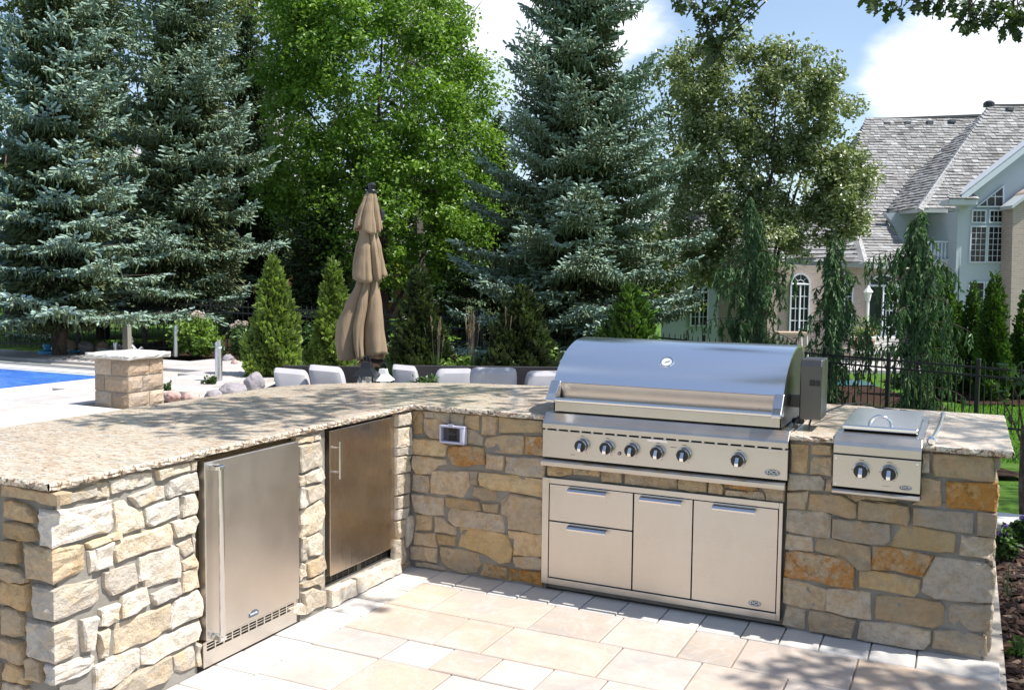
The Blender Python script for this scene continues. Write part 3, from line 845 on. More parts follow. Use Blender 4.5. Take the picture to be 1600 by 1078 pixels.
# granite slab ------------------------------------------------------
def slab(polys, z0, z1, name, seg=.035, parent=None):
    vid = {}; V = []; F = []; edges = {}
    def vi(p):
        k_ = (round(p[0], 4), round(p[1], 4))
        if k_ not in vid: vid[k_] = len(V); V.append(k_)
        return vid[k_]
    P_ = []
    for poly in polys:
        P_.append([vi(p) for p in poly])
    cnt = {}
    for poly in P_:
        for i in range(len(poly)):
            a, b = poly[i], poly[(i+1) % len(poly)]
            cnt[(a, b)] = 1
    rg = random.Random(3)
    bnd = [(a, b) for (a, b) in cnt if (b, a) not in cnt]
    mb = MB(); EM = MB()
    mb.add([(x, y, z1) for x, y in V], P_, 0)
    mb.add([(x, y, z0) for x, y in V], [tuple(reversed(p)) for p in P_], 0)
    T = mb.build(name, [M['granite']], parent, fix=False)
    # rough edge band: 4 rows in height
    hs = [(z1, 0.0, 0), (z1-.003, .004, .0015), (z1-.010, .006, .003), (z1-.017, .004, .004), (z1-.024, .003, .004), (z0+.001, -.004, .004), (z0, -.012, .001)]
    cache = {}
    for a, b in bnd:
        A, B = Vector(V[a]), Vector(V[b]); L = (B-A).length
        nrm = Vector(((B-A).y, -(B-A).x)).normalized()
        k_ = max(1, int(L/.02)); base = len(EM.v); vs = []
        for j in range(k_+1):
            p = A.lerp(B, j/k_)
            key0 = (a if j == 0 else b) if j in (0, k_) else None
            for (z, off, jt) in hs:
                o_ = off + (rg.uniform(-jt, jt) if key0 is None else 0)
                q = p + nrm*o_ if key0 is None else p + nrm*(off)
                vs.append((q.x, q.y, z + (rg.uniform(-.001, .001) if z not in (z0, z1) and key0 is None else 0)))
        n_ = len(hs)
        fs = [(j*n_+i, j*n_+i+1, (j+1)*n_+i+1, (j+1)*n_+i) for j in range(k_) for i in range(n_-1)]
        EM.add(vs, fs)
    E_ = EM.build('granite_edge', M['granite_edge'], T, fix=False)
    return T
o_ = .036
GA = [(-1.17,-2.372),(o_,-2.372),(o_,-o_),(.845,-o_),(.845,.64),(.845,1.2),(.3,1.19),(-.2,1.07),(-.56,.89),(-.85,.69),(-1.03,.50),(-1.13,.33),(-1.17,.15)]
GB = [(.845,.64),(2.087,.64),(2.087,1.2),(.845,1.2)]
GC1 = [(2.087,-o_),(2.288,-o_),(2.288,.77),(2.288,1.2),(2.087,1.2),(2.087,.64)]
GC2 = [(2.288,.77),(2.657,.77),(2.657,1.2),(2.288,1.2)]
GC3 = [(2.657,-o_),(3.008,-o_),(3.008,1.2),(2.657,1.2),(2.657,.77)]
slab([GA, GB, GC1, GC2, GC3], .9015, .9315, 'granite_top', parent=counter)

# outlet cover (a thing fixed to the wall)
ou = empty('outlet_cover', (.3, -.03, .785), 0, 'clear bubble outlet cover set in the stone wall left of the grill', 'outlet cover')
b = MB()
b.box(-.078, .078, -.034, 0, -.050, -.038); b.box(-.078, .078, -.034, 0, .038, .050)
b.box(-.078, -.066, -.034, 0, -.038, .038); b.box(.050, .078, -.034, 0, -.038, .038)
b.build('frame', M['cover_rim'], ou, bevel=.003)
b = MB(); b.box(-.066, .050, -.006, .004, -.038, .038); bp = b.build('backplate', M['outlet'], ou)
b = MB()
for z in (-.02, .02):
    b.box(-.03, .014, -.012, -.006, z-.014, z+.014)
b.build('socket', M['black'], ou)
b = MB(); b.box(-.065, .049, -.040, -.0345, -.037, .037); b.build('lid', M['clear'], ou, bevel=.003)
b = MB(); b.tube([(.070, -.036, -.035), (.070, -.036, .035)], .004, 8); b.box(-.02, .012, -.042, -.034, .045, .058); b.build('hinge', M['cover_rim'], ou)

# ================================================================== APPLIANCES
def text(name, body, size, mt, parent, loc, rot, ext=.0004, sx=1, bold=0):
    cu = bpy.data.curves.new(name, 'FONT'); cu.body = body; cu.size = size; cu.extrude = ext
    cu.align_x = 'CENTER'; cu.align_y = 'CENTER'; cu.offset = bold
    tmp = bpy.data.objects.new(name, cu); COL.objects.link(tmp)
    me = bpy.data.meshes.new_from_object(tmp.evaluated_get(bpy.context.evaluated_depsgraph_get()))
    bpy.data.objects.remove(tmp); me.name = name
    me.materials.clear(); me.materials.append(M[mt]); o = bpy.data.objects.new(name, me); COL.objects.link(o)
    o.parent = parent; o.location = loc; o.rotation_euler = rot; o.scale = (sx, 1, 1)
    return o
FRONT = (R(90), 0, 0)           # readable from -y
SIDE = (R(90), 0, R(90))        # readable from +x
def oval(a, b_, n=28): return [(a*math.cos(2*math.pi*i/n), b_*math.sin(2*math.pi*i/n)) for i in range(n)]
def dcs_badge(parent, x, y, z, w=.060, h=.028):
    b = MB(); b.extr([(x+p, z+q) for p, q in oval(w/2, h/2)], y, y-.002, 'y'); o = b.build('badge', M['badge'], parent)
    b = MB()
    n = 28; O = oval(w/2*.93, h/2*.90); I = oval(w/2*.86, h/2*.80)
    b.add([(x+p, y-.0026, z+q) for p, q in O] + [(x+p, y-.0026, z+q) for p, q in I], [(i, (i+1) % n, (i+1) % n+n, i+n) for i in range(n)])
    b.build('ring', M['white_print'], o, fix=False)
    text('lettering', 'DCS', h*.62, 'white_print', o, (x, y-.0024, z+.002), FRONT, sx=1.45, bold=.0004)
    b = MB(); b.box(x-w*.2, x+w*.2, y-.0028, y-.002, z-h*.33, z-h*.26); b.build('rule', M['white_print'], o)

# --- refrigerator with full-length handle
fr1 = empty('refrigerator', (0, -1.335, 0), 0, 'stainless undercounter refrigerator with a full height bar handle, nearest in the left arm', 'refrigerator')
oy = -1.335
b = MB(); b.box(-.60, -.012, -1.645-oy, -1.028-oy, .03, .885); b.build('cabinet', M['bronze_side'], fr1, bevel=.003)
b = MB(); b.box(-.010, .032, -1.640-oy, -1.036-oy, .129, .877); b.build('door', M['steel_v'], fr1, bevel=.004)
b = MB()
yb0, yb1 = -1.642-oy, -1.036-oy
# kick grille: frame with open slots
b.box(-.010, .014, yb0, yb1, .012, .078); b.box(-.010, .014, yb0, yb1, .112, .120)
ngr = 11
ys = [yb0 + .02 + (yb1-yb0-.04)*i/ngr for i in range(ngr+1)]
b.box(-.010, .014, yb0, ys[0], .078, .112); b.box(-.010, .014, ys[-1], yb1, .078, .112)
for i in range(1, ngr): b.box(-.010, .013, ys[i]-.004, ys[i]+.004, .078, .112)
for z in (.0885, .1005): b.box(-.009, .011, ys[0], ys[-1], z-.0022, z+.0022)
kg = b.build('kick_grille', M['steel_v'], fr1)
b = MB(); b.box(-.02, -.0105, yb0+.01, yb1-.01, .05, .115); b.build('vent_void', M['void'], kg)
b = MB(); b.tube([(.078, -1.598-oy, .140), (.078, -1.598-oy, .855)], .0125, 16)
hd = b.build('handle', M['satin'], fr1, smooth=True)
b = MB(); b.box(.032, .088, -1.614-oy, -1.582-oy, .128, .150); b.build('bracket', M['chrome'], hd, bevel=.004); b = MB(); b.box(.032, .088, -1.614-oy, -1.582-oy, .842, .864); b.build('bracket', M['chrome'], hd, bevel=.004)
b = MB(); zc, yc = .160, -1.355-oy
hexa = [(-.030, -.012), (-.030, .004), (-.016, .013), (.016, .013), (.030, .004), (.030, -.012), (.016, -.014), (-.016, -.014)]
b.extr([(yc+p, zc+q) for p, q in hexa], .032, .0345, 'x'); bd = b.build('badge', M['badge_blue'], fr1)
text('lettering', 'MARVEL', .0115, 'white_print', bd, (.0348, yc, zc-.001), SIDE, sx=1.15, bold=.0002)

# --- second cabinet appliance
fr2 = empty('ice_maker', (0, -.445, 0), 0, 'undercounter ice maker with a plain steel door toned with a brown reflection and short bar handle', 'ice maker')
oy = -.445
b = MB(); b.box(-.60, -.06, -.795-oy, -.14-oy, .092, .885); b.build('cabinet', M['void'], fr2)
b = MB(); b.box(-.045, .002, -.757-oy, -.137-oy, .150, .880); b.build('door', M['steel_b'], fr2, bevel=.003)
b = MB(); b.tube([(.040, -.727-oy, .640), (.040, -.727-oy, .826)], .0065, 12); hd = b.build('handle', M['satin'], fr2, smooth=True)
b = MB(); b.tube([(.001, -.727-oy, .672), (.040, -.727-oy, .672)], .0045, 8); b.tube([(.001, -.727-oy, .794), (.040, -.727-oy, .794)], .0045, 8); b.build('post', M['satin'], hd)
b = MB(); y0, y1 = -.757-oy, -.15-oy
b.box(-.05, -.03, y0, y1, .092, .100); b.box(-.05, -.03, y0, y1, .140, .149)
mid = (y0+y1)/2
b.box(-.05, -.03, mid-.03, mid+.01, .100, .140)
for i in range(13):
    yy = y0 + (y1-y0)*i/12
    b.box(-.05, -.031, yy-.003, yy+.003, .1, .14)
for z in (.110, .120, .130): b.box(-.049, -.033, y0, y1, z-.0018, z+.0018)
b.build('kick_grille', mat('dark_grille', (.10, .10, .09), .4, .6), fr2)

# --- drawer and door cabinet under the grill
dc = empty('drawer_cabinet', (1.45, -.03, .04), 0, 'stainless cabinet with two drawers and two doors built in under the big grill', 'cabinet')
ox, oyy, oz = 1.45, -.03, .04
X0, X1, Z0, Z1 = .832, 2.068, .036, .602
b = MB(); fy = -.030
def fbx(b, x0, x1, z0, z1, y0, y1): b.box(x0-ox, x1-ox, y0-oyy, y1-oyy, z0-oz, z1-oz)
fbx(b, X0, .870, Z0, Z1, -.036, .02); fbx(b, 2.050, X1, Z0, Z1, -.036, .02)
fbx(b, .870, 2.050, .573, Z1, -.036, .02); fbx(b, .870, 2.050, Z0, .070, -.036, .02)
b.build('frame', M['steel'], dc, bevel=.002)
b = MB(); fbx(b, .871, 2.049, .071, .572, -.006, .019); b.build('recess', M['void'], dc)
def front(nm, x0, x1, z0, z1, hx0, hx1):
    b = MB(); fbx(b, x0, x1, z0, z1, -.034, -.008); f = b.build(nm, M['steel'], dc, bevel=.0015)
    # rolled lip handle
    b = MB(); prof = [(-.0345, -.012), (-.062, -.016), (-.070, -.026), (-.068, -.034), (-.062, -.030), (-.058, -.022), (-.0345, -.018)]
    b.extr([(y-oyy, z1-.002+z-oz+.008) for y, z in prof], hx0-ox, hx1-ox, 'x')
    b.build('handle', M['chrome_satin'], f)
    return f
M['chrome_satin'] = mat('satin_pull', (.66, .66, .67), .16, 1.0)
front('drawer', .874, 1.330, .378, .569, .985, 1.195)
front('drawer', .874, 1.330, .075, .372, .985, 1.200)
front('door', 1.337, 1.636, .075, .569, 1.373, 1.587)
f4 = front('door', 1.642, 2.046, .075, .569, 1.739, 1.945)
dcs_badge(dc, 1.950-ox, -.0343-oyy, .103-oz)

# --- big built-in grill
gr = empty('built_in_grill', (1.466, 0, .70), 0, 'large stainless built in gas grill with a closed curved hood and six knobs', 'grill')
gx, gz = 1.466, .70
GX0, GX1 = .846, 2.088
def gb(b, x0, x1, y0, y1, z0, z1): b.box(x0-gx, x1-gx, y0, y1, z0-gz, z1-gz)
b = MB(); gb(b, GX0+.004, GX1-.004, -.052, -.004, .712, .866); gb(b, GX0+.03, GX1-.03, -.004, .62, .705, .93); b.build('firebox', M['void'], gr)
b = MB(); prof = [(-.074, .869), (-.074, .893), (-.068, .903), (-.030, .944), (-.022, .947), (.66, .947), (.66, .934), (-.024, .934), (-.060, .895), (-.060, .869)]
b.extr([(y, z-gz) for y, z in prof], GX0-gx, GX1-gx, 'x'); b.build('top_trim', M['steel'], gr, bevel=.001)
b = MB()
gb(b, GX0, GX1, -.070, -.052, .718, .860)
b.build('control_panel', M['steel'], gr, bevel=.0015)
b = MB()
for i in range(20):
    xx = GX0+.02+ (GX1-GX0-.04)*i/19
    gb(b, xx-.006, xx+.006, -.0685, -.052, .860, .869)
tag(b.build('vent_tab', M['steel'], gr), kind='stuff')
b = MB(); prof = [(-.060, .712), (-.082, .706), (-.092, .698), (-.092, .684), (-.088, .676), (-.06, .674)]
b.extr([(y, z-gz) for y, z in prof], GX0-gx, 2.080-gx, 'x'); b.build('drip_lip', M['steel'], gr)
# knobs
def knob(parent, x, y, z, r=.0320):
    b = MB(); b.lathe([(r*1.16, 0), (r*1.16, -.004), (r*1.05, -.010), (r*.98, -.010)], (x, y, z), 28, 'y'); k_ = b.build('knob', M['chrome'], parent, smooth=True)
    b = MB(); b.lathe([(r*.98, -.010), (r*.96, -.030), (r*.90, -.034), (r*.3, -.035)], (x, y, z), 28, 'y'); b.build('face', M['black'], k_, smooth=True)
    b = MB(); b.lathe([(r*1.0, -.028), (r*1.0, -.033), (r*.93, -.0365), (r*.90, -.0340)], (x, y, z), 28, 'y', caps=False); b.build('rim', M['chrome'], k_, smooth=True)
    b = MB(); b.add([(x-.009, y-.034, z+.016), (x+.009, y-.034, z+.016), (x+.011, y-.034, z-.027), (x-.011, y-.034, z-.027),
                     (x-.0065, y-.040, z+.016), (x+.0065, y-.040, z+.016), (x+.009, y-.056, z-.010), (x-.009, y-.056, z-.010), (x+.009, y-.052, z-.026), (x-.009, y-.052, z-.026)],
                    [(0,1,5,4),(4,5,6,7),(7,6,8,9),(9,8,2,3),(0,4,7,9,3),(1,2,8,6,5),(0,3,2,1)])
    b.build('grip', M['chrome'], k_, bevel=.001)
    b = MB(); b.box(x-.0105, x+.0105, y-.0006, y, z+r*1.16+.008, z+r*1.16+.0105); b.box(x-.038-.006, x-.038, y-.0006, y, z-.001, z+.001)
    b.box(x-.026, x-.018, y-.0006, y, z-.037, z-.0355); b.box(x+.018, x+.027, y-.0006, y, z-.037, z-.0355)
    b.build('dial_marks', M['print'], k_)
for x in (1.068, 1.203, 1.334, 1.466, 1.598, 1.862): knob(gr, x-gx, -.070, .796-gz)
b = MB(); b.lathe([(.009, 0), (.009, -.006), (.006, -.010)], (1.268-gx, -.070, .772-gz), 14, 'y'); b.build('igniter_button', mat('igniter', (.30, .22, .24), .3, .6), gr, smooth=True)
b = MB(); gb(b, 1.412, 1.515, -.0735, -.0701, .846, .8585); b.build('light_switch', M['chrome_satin'], gr)
b = MB(); gb(b, 1.528, 1.560, -.0708, -.0701, .826, .8285); gb(b, 1.005, 1.03, -.0708, -.0701, .742, .744); b.build('panel_print', M['print'], gr)
dcs_badge(gr, 2.020-gx, -.0702, .749-gz, .072, .031)
# hood: shell with curved front
HX0, HX1 = .880, 2.050
arc = []
for i in range(21):
    a = i/20
    # bezier from handle level up and over
    p0, p1, p2, p3 = Vector((-.012, 1.106)), Vector((.050, 1.215)), Vector((.20, 1.322)), Vector((.43, 1.318))
    q = p0*(1-a)**3 + p1*3*a*(1-a)**2 + p2*3*a*a*(1-a) + p3*a**3
    arc.append((q.x, q.y))
back = [(.50, 1.310), (.565, 1.28), (.60, 1.22), (.612, 1.10), (.612, .985)]
outer = arc + back
b = MB()
n = len(outer)
th = .012
inner = []
for i, (y, z) in enumerate(outer):
    a = outer[max(0, i-1)]; c_ = outer[min(n-1, i+1)]
    d = Vector((c_[0]-a[0], c_[1]-a[1])).normalized(); nn = Vector((d.y, -d.x))
    inner.append((y+nn.x*th, z+nn.y*th))
poly = outer + inner[::-1]
vs = []
for X in (HX0-gx, HX1-gx):
    vs += [(X, y, z-gz) for y, z in outer] + [(X, y, z-gz) for y, z in inner]
fs = []
for i in range(n-1):
    fs += [(i, i+1, 2*n+i+1, 2*n+i), (n+i, n+i+1, 3*n+i+1, 3*n+i), (i, i+1, n+i+1, n+i), (2*n+i, 2*n+i+1, 3*n+i+1, 3*n+i)]
fs += [(0, n, 3*n, 2*n), (n-1, 2*n-1, 4*n-1, 3*n-1)]
b.add(vs, fs); b.build('hood', M['steel_hood'], gr, smooth=True)
# recessed lower front of the hood and its sides
b = MB(); prof = [(-.020, .955), (-.020, 1.016), (.010, 1.026), (.004, 1.050), (-.008, 1.102), (.012, 1.106), (.020, 1.034), (-.008, 1.010), (-.008, .955)]
b.extr([(y, z-gz) for y, z in prof], HX0+.012-gx, HX1-.012-gx, 'x'); b.build('hood_front', M['steel'], gr)
for X0_, X1_ in ((HX0+.001, HX0+.006), (HX1-.006, HX1-.001)):
    side = [(-.020, .955), (-.020, 1.02), (-.006, 1.10)] + [(y+.010, z-.006) for y, z in arc[1:]] + [(y-.008, z-.004) for y, z in back[:-1]] + [(.60, .955)]
    b = MB(); b.extr([(y, z-gz) for y, z in side], X0_-gx, X1_-gx, 'x'); b.build('hood_side', M['steel_dark'], gr)
# handle: bar between two curved brackets
b = MB(); b.tube([(HX0+.03-gx, -.082, 1.022-gz), (HX1-.03-gx, -.082, 1.022-gz)], .0115, 16); hb = b.build('handle', M['satin'], gr, smooth=True)
for X0_, X1_ in ((HX0-.012, HX0+.040), (HX1-.040, HX1+.006)):
    prof = [(-.096, 1.008), (-.096, 1.024), (-.070, 1.052), (-.020, 1.112), (.010, 1.112), (-.016, 1.040), (-.020, 1.008)]
    b = MB(); b.extr([(y, z-gz) for y, z in prof], X0_-gx, X1_-gx, 'x'); b.build('bracket', M['chrome_satin'], hb, bevel=.004)
# thermometer on the hood
tq = Vector((1.452-gx, .104, 1.222-gz)); tn = Vector((0, -.70, .714)).normalized()
def disc(b, c, nrm, prof, n=28, ex=1.0, cap=True):
    a = Vector((1, 0, 0)); u_ = a; v_ = nrm.cross(u_).normalized()
    vs = []
    for r, h in prof:
        for k_ in range(n):
            t = 2*math.pi*k_/n; vs.append(c + u_*r*math.cos(t) + v_*r*math.sin(t)*ex + nrm*h)
    fs = []
    for i in range(len(prof)-1):
        for k_ in range(n):
            p, q = i*n+k_, i*n+(k_+1) % n; fs.append((p, q, q+n, p+n))
    if cap: L = (len(prof)-1)*n; fs.append(tuple(range(L, L+n)))
    b.add(vs, fs)
b = MB(); disc(b, tq, tn, [(.039, -.02), (.039, .006), (.034, .012), (.028, .012), (.028, .007)], cap=False); th_ = b.build('thermometer', M['chrome'], gr, smooth=True)
b = MB(); disc(b, tq, tn, [(.027, .008), (.027, .0095)]); b.build('dial', mat('dial_face', (.55, .56, .58), .35), th_)
b = MB(); b.obox(tq+tn*.011+Vector((.004, 0, 0)), (.012, .004, .004), tn*.0008, Vector((-.3, .7, .7)).normalized()*.001); b.build('needle', M['black'], th_)
# rotisserie motor on the right of the hood
mo = MB(); prof = [(.10, .985), (.10, 1.24), (.115, 1.272), (.29, 1.272), (.31, 1.25), (.31, 1.0), (.29, .985)]
mo.extr([(y, z-gz) for y, z in prof], 2.105-gx, 2.205-gx, 'x'); mo_ = mo.build('rotisserie_motor', M['steel_dark'], gr, bevel=.006)
b = MB(); b.box(2.150-gx, 2.176-gx, .094, .1005, 1.148-gz, 1.176-gz); b.box(2.180-gx, 2.2-gx, .094, .1005, 1.148-gz, 1.176-gz); b.build('switch', M['black'], mo_, bevel=.003)
b = MB(); b.box(2.052-gx, 2.104-gx, .19, .22, 1.03-gz, 1.09-gz); b.tube([(2.03-gx, .2, 1.08-gz), (2.11-gx, .2, 1.08-gz)], .008, 8); b.build('motor_bracket', M['steel_dark'], mo_)
b = MB(); b.tube([(2.11-gx, .12, .992-gz), (2.09-gx, .10, .965-gz), (2.10-gx, .06, .953-gz)], .011, 8); b.tube([(2.16-gx, .13, .99-gz), (2.155-gx, .10, .965-gz), (2.16-gx, .09, .936-gz)], .005, 8)
b.tube([(2.075-gx, .15, .97-gz), (2.12-gx, .11, .975-gz)], .014, 8); b.build('power_plug', M['rubber'], mo_)
# cord lying on the slab behind the burner
b = MB(); pts = [(2.17, .34, .985), (2.24, .75, .99), (2.30, 1.00, .975), (2.37, 1.08, .945), (2.50, 1.02, .940), (2.58, .98, .940)]
b.tube(pts, [.004]*3+[.005]*3, 8); b.tube([(2.50, 1.02, .941), (2.58, .98, .941)], .009, 8)
tag(b.build('power_cord', M['rubber'], smooth=True), 'black power cord with a plug trailing across the granite behind the side burner', 'cord')

# --- side burner
sb = empty('side_burner', (2.47, 0, .70), 0, 'small two knob stainless side burner with a flat lid, right of the grill', 'side burner')
gx2 = 2.47
SX0, SX1 = 2.289, 2.656
def s_(b, x0, x1, y0, y1, z0, z1): b.box(x0-gx2, x1-gx2, y0, y1, z0-gz, z1-gz)
b = MB(); s_(b, SX0+.003, SX1-.003, -.052, -.004, .700, .866); s_(b, SX0+.02, SX1-.02, -.004, .74, .705, .93); b.build('burner_box', M['void'], sb)
b = MB(); prof = [(-.074, .869), (-.074, .905), (-.066, .922), (-.030, .950), (-.02, .953), (.765, .953), (.765, .934), (-.024, .934), (-.055, .905), (-.055, .869)]
b.extr([(y, z-gz) for y, z in prof], SX0-gx2, SX1-gx2, 'x'); b.build('top_trim', M['steel'], sb, bevel=.0015)
b = MB(); s_(b, SX0, SX1, -.070, -.052, .716, .862); cp = b.build('control_panel', M['steel'], sb, bevel=.0015)
b = MB()
for x, z in ((SX0+.014, .846), (SX1-.014, .846), (SX0+.014, .728)):
    b.lathe([(.005, 0), (.005, -.002), (.003, -.003)], (x-gx2, -.070, z-gz), 10, 'y')
b.build('screw', M['chrome'], sb)
b = MB(); prof = [(-.056, .708), (-.078, .706), (-.086, .699), (-.086, .690), (-.080, .684), (-.056, .682)]
b.extr([(y, z-gz) for y, z in prof], SX0-gx2, SX1-gx2, 'x'); b.build('drip_lip', M['steel'], sb)
knob(sb, 2.410-gx2, -.070, .800-gz); knob(sb, 2.527-gx2, -.070, .800-gz)
dcs_badge(sb, 2.596-gx2, -.0702, .738-gz, .052, .022)
b = MB(); s_(b, 2.500, 2.530, -.0708, -.0701, .7375, .739); b.build('panel_print', mat('red_print', (.35, .05, .04), .6), sb)
b = MB(); prof = [(.045, .962), (.040, .966), (.040, .980), (.046, .985), (.705, .985), (.71, .98), (.71, .962)]
b.extr([(y, z-gz) for y, z in prof], 2.312-gx2, 2.632-gx2, 'x'); ld = b.build('lid', M['steel_hood'], sb, bevel=.002)
b = MB(); s_(b, 2.318, 2.626, .050, .70, .9535, .9615); b.build('lid_gap', M['void'], sb)
b = MB(); pts = []
for i in range(13):
    a = math.pi*i/12; pts.append((2.472-gx2-.047*math.cos(a), .085-.012*math.sin(a), .985-gz+.045*math.sin(a)))
b.tube(pts, .007, 10); b.build('handle', M['chrome'], ld, smooth=True)

# --- rotisserie spit lying on the granite
b = MB(); b.tube([(2.716, .93, .9455), (2.712, .5, .9445), (2.700, .20, .9445), (2.690, .02, .946)], .0085, 10)
sp = b.build('rotisserie_spit', M['satin'], smooth=True); tag(sp, 'long chrome rotisserie spit lying across the granite right of the side burner', 'spit')
b = MB(); b.lathe([(.008, 0), (.016, -.01), (.020, -.035), (.018, -.06), (.011, -.072)], (2.690, .03, .949), 16, 'y'); b.build('knob', M['chrome'], sp, smooth=True)
b = MB(); b.lathe([(.009, 0), (.014, .01), (.012, .035), (.006, .04)], (2.716, .925, .9465), 12, 'y'); b.build('tip', M['satin'], sp, smooth=True)
# ================================================================== POOL TERRACE
terr = MB(); terr.box(-26, -1.6, -12, 9.45, -.16, -.055)
M['deck_base'] = mat('deck_bed', (.42, .39, .35), .95)
# terrace bed as a sheet with the pool cut out of it (four strips)
POOLX, POOLY = -9.40, 6.42
terr = MB()
terr.box(POOLX, -1.6, -12, 9.3, -.16, -.055); terr.box(-26, POOLX, POOLY, 9.3, -.16, -.055)
terr = terr.build('pool_terrace', M['deck_base']); tag(terr, kind='structure')
def deck_ok(x, y):
    # outer limits of the paved terrace: planting bed on the right and at the back
    s, t = st_of(x, y)
    u = 800 + FPX*s/max(t, .1)
    if y > 9.05 - (x+15)*-.085 + 0: return False
    if x > -6.95 and y > 3.0 and x > -7.3 + (y-5.2)*-.2: return False
    return True
DK = .60
ix = 0
yy = -3.0
while yy < 9.6:
    xx = -20.4 + (DK*.5 if int(round(yy/DK)) % 2 else 0)
    while xx < -1.7:
        cx_, cy_ = xx+DK/2, yy+DK/2
        vis = True
        s, t = st_of(cx_, cy_)
        if t < 6.5 or s/t < -.66 or s/t > -.05: vis = False
        inpool = (xx < POOLX+.32 and yy < POOLY+.80 and yy+DK > -9)
        lim = 9.0 + (cx_+15)*.07
        bed = (cx_ > -7.15 and cy_ > 3.9) 
        if cx_ > -8.2 and cy_ > 5.0 and (cx_+8.2)*1.0 > (9.6-cy_)*.36: bed = True
        if vis and not inpool and not bed and cy_ < lim:
            paver(xx, xx+DK, yy, yy+DK, 'deck', terr, 0.0, .055, .004, 'slab', dz=rnd.uniform(-.002, .002))
        xx += DK
    yy += DK
# pool coping, cover tracks and water
b = MB(); b.cbox(POOLX-.02, POOLX+.32, -9, POOLY-.0, -.055, .012, .01); b.build('coping', M['limestone'], terr)
b = MB(); b.cbox(-20.5, POOLX+.32, POOLY, POOLY+.28, -.055, .012, .01); b.build('coping', M['limestone'], terr)
cv = MB(); cv.box(-20.5, POOLX+.1, POOLY+.29, POOLY+.66, -.055, .020)
cvo = cv.build('cover_housing', mat('cover_housing', (.60, .61, .63), .35, .6)); tag(cvo, 'pale metal pool cover housing running along the far coping of the pool', 'pool cover')
b = MB(); b.box(-20.5, POOLX+.1, POOLY+.66, POOLY+.74, -.055, .006); b.build('slot', M['void'], cvo)
b = MB(); b.box(-20.5, POOLX+.1, POOLY+.42, POOLY+.445, .020, .026); b.build('seam', M['steel_dark'], cvo)
M['water'] = mat('pool_water', (.0, .10, .62), .10, spec=.5); g = G(M['water']); v = g.coord('Object', (1, 2.5, 1))
n_ = g.noise(v, 2.6, 5, .6, 1.2)
g.bump(n_, .7, .08); g.color(g.mix(g.rng(g.noise(g.coord('Object', (1, 5, 1)), 2.2, 6, .7, 1.), .48, .60, 0, .6), g.ramp(g.noise(v, .6, 3), [(.3, (.0, .085, .48)), (.7, (.01, .16, .66))]), (.10, .34, .75)))  # pale streaks mixed into the blue stand in for ripple highlights
b = MB(); b.box(-20.5, POOLX-.02, -9, POOLY, -.5, -.035); w_ = b.build('pool_water', M['water']); tag(w_, kind='structure')
b = MB(); b.box(-20.5, POOLX-.02, POOLY-.07, POOLY-.001, -.034, -.012); b.build('cover_bar', mat('cover_bar', (.75, .76, .78), .3), w_)
# low limestone wall cap in front of the pillar
wc = empty('garden_wall', (-6.9, 1.5, 0), 0, 'low wall with a broad white limestone cap running from the square pillar', 'wall')
XR = Pz(90, 659, .11).x+6.9; XL = Pz(0, 645, .11).x+6.9; YE = Pz(179, 638, .11).y-1.5
b = MB(); b.box(XL+.06, XR-.05, -4.2, YE-.05, -.06, .062); b.build('wall_core', M['mortar'], wc)
yy = -4.2
while yy < YE-.05:
    L = min(rnd.choice([.62, .74, .85]), YE-yy)
    b = MB(); b.cbox(XL, XR, yy+.003, yy+L-.003, .063, .110, .008); b.build('cap_stone', M['limestone'], wc)
    yy += L
# ------------------------------------------------------------------ pillar of split-face blocks
M['block'] = stone_mat('split_block', (.44, .33, .23), (.52, .40, .29), (.47, .37, .29))
pl = empty('block_pillar', (-6.615, 4.035, 0), 0, 'short square pillar of tan split face blocks under a rough limestone cap, by the pool', 'pillar')
b = MB(); b.box(-.33, .308, -.318, .335, -.2, .60); b.build('core', M['joint'], pl)
def rough_panel(w, h, seed, nm, parent, mt, fm, nx=5, ny=4, pr=.022):
    rg = random.Random(seed); V = []
    for j in range(ny+1):
        for i in range(nx+1):
            e = i in (0, nx) or j in (0, ny)
            V.append(fm(-w/2+w*i/nx + (0 if e else rg.uniform(-.01, .01)), h*j/ny, (-.004 if e else pr + rg.uniform(-.010, .010))))
    F = [(j*(nx+1)+i, j*(nx+1)+i+1, (j+1)*(nx+1)+i+1, (j+1)*(nx+1)+i) for j in range(ny) for i in range(nx)]
    F = [t_ for q in F for t_ in ((q[0], q[1], q[2]), (q[0], q[2], q[3]))]
    b = MB(); b.add(V, F); return b.build(nm, M[mt], parent, fix=False)
hB = .190
for r in range(-1, 3):
    z0 = r*.2 + .003
    for face in range(2):
        a, wid = -.34, .68
        cuts = ([0, .30, 1] if (r+face) % 2 else [0, .50, 1]) if face == 0 else ([0, .42, 1] if r % 2 else [0, .60, 1])
        for i in range(len(cuts)-1):
            u0, u1 = cuts[i]*wid-.34+.004, cuts[i+1]*wid-.34-.004
            cx_ = (u0+u1)/2
            if face == 0: fm = lambda u, h, d, cx_=cx_, z0=z0: (cx_+u, -.335-d, z0+h)
            else: fm = lambda u, h, d, cx_=cx_, z0=z0: (.325+d, cx_+u, z0+h)
            rough_panel(u1-u0, hB-.002, 700+r*10+face*3+i, 'block', pl, 'block', fm)
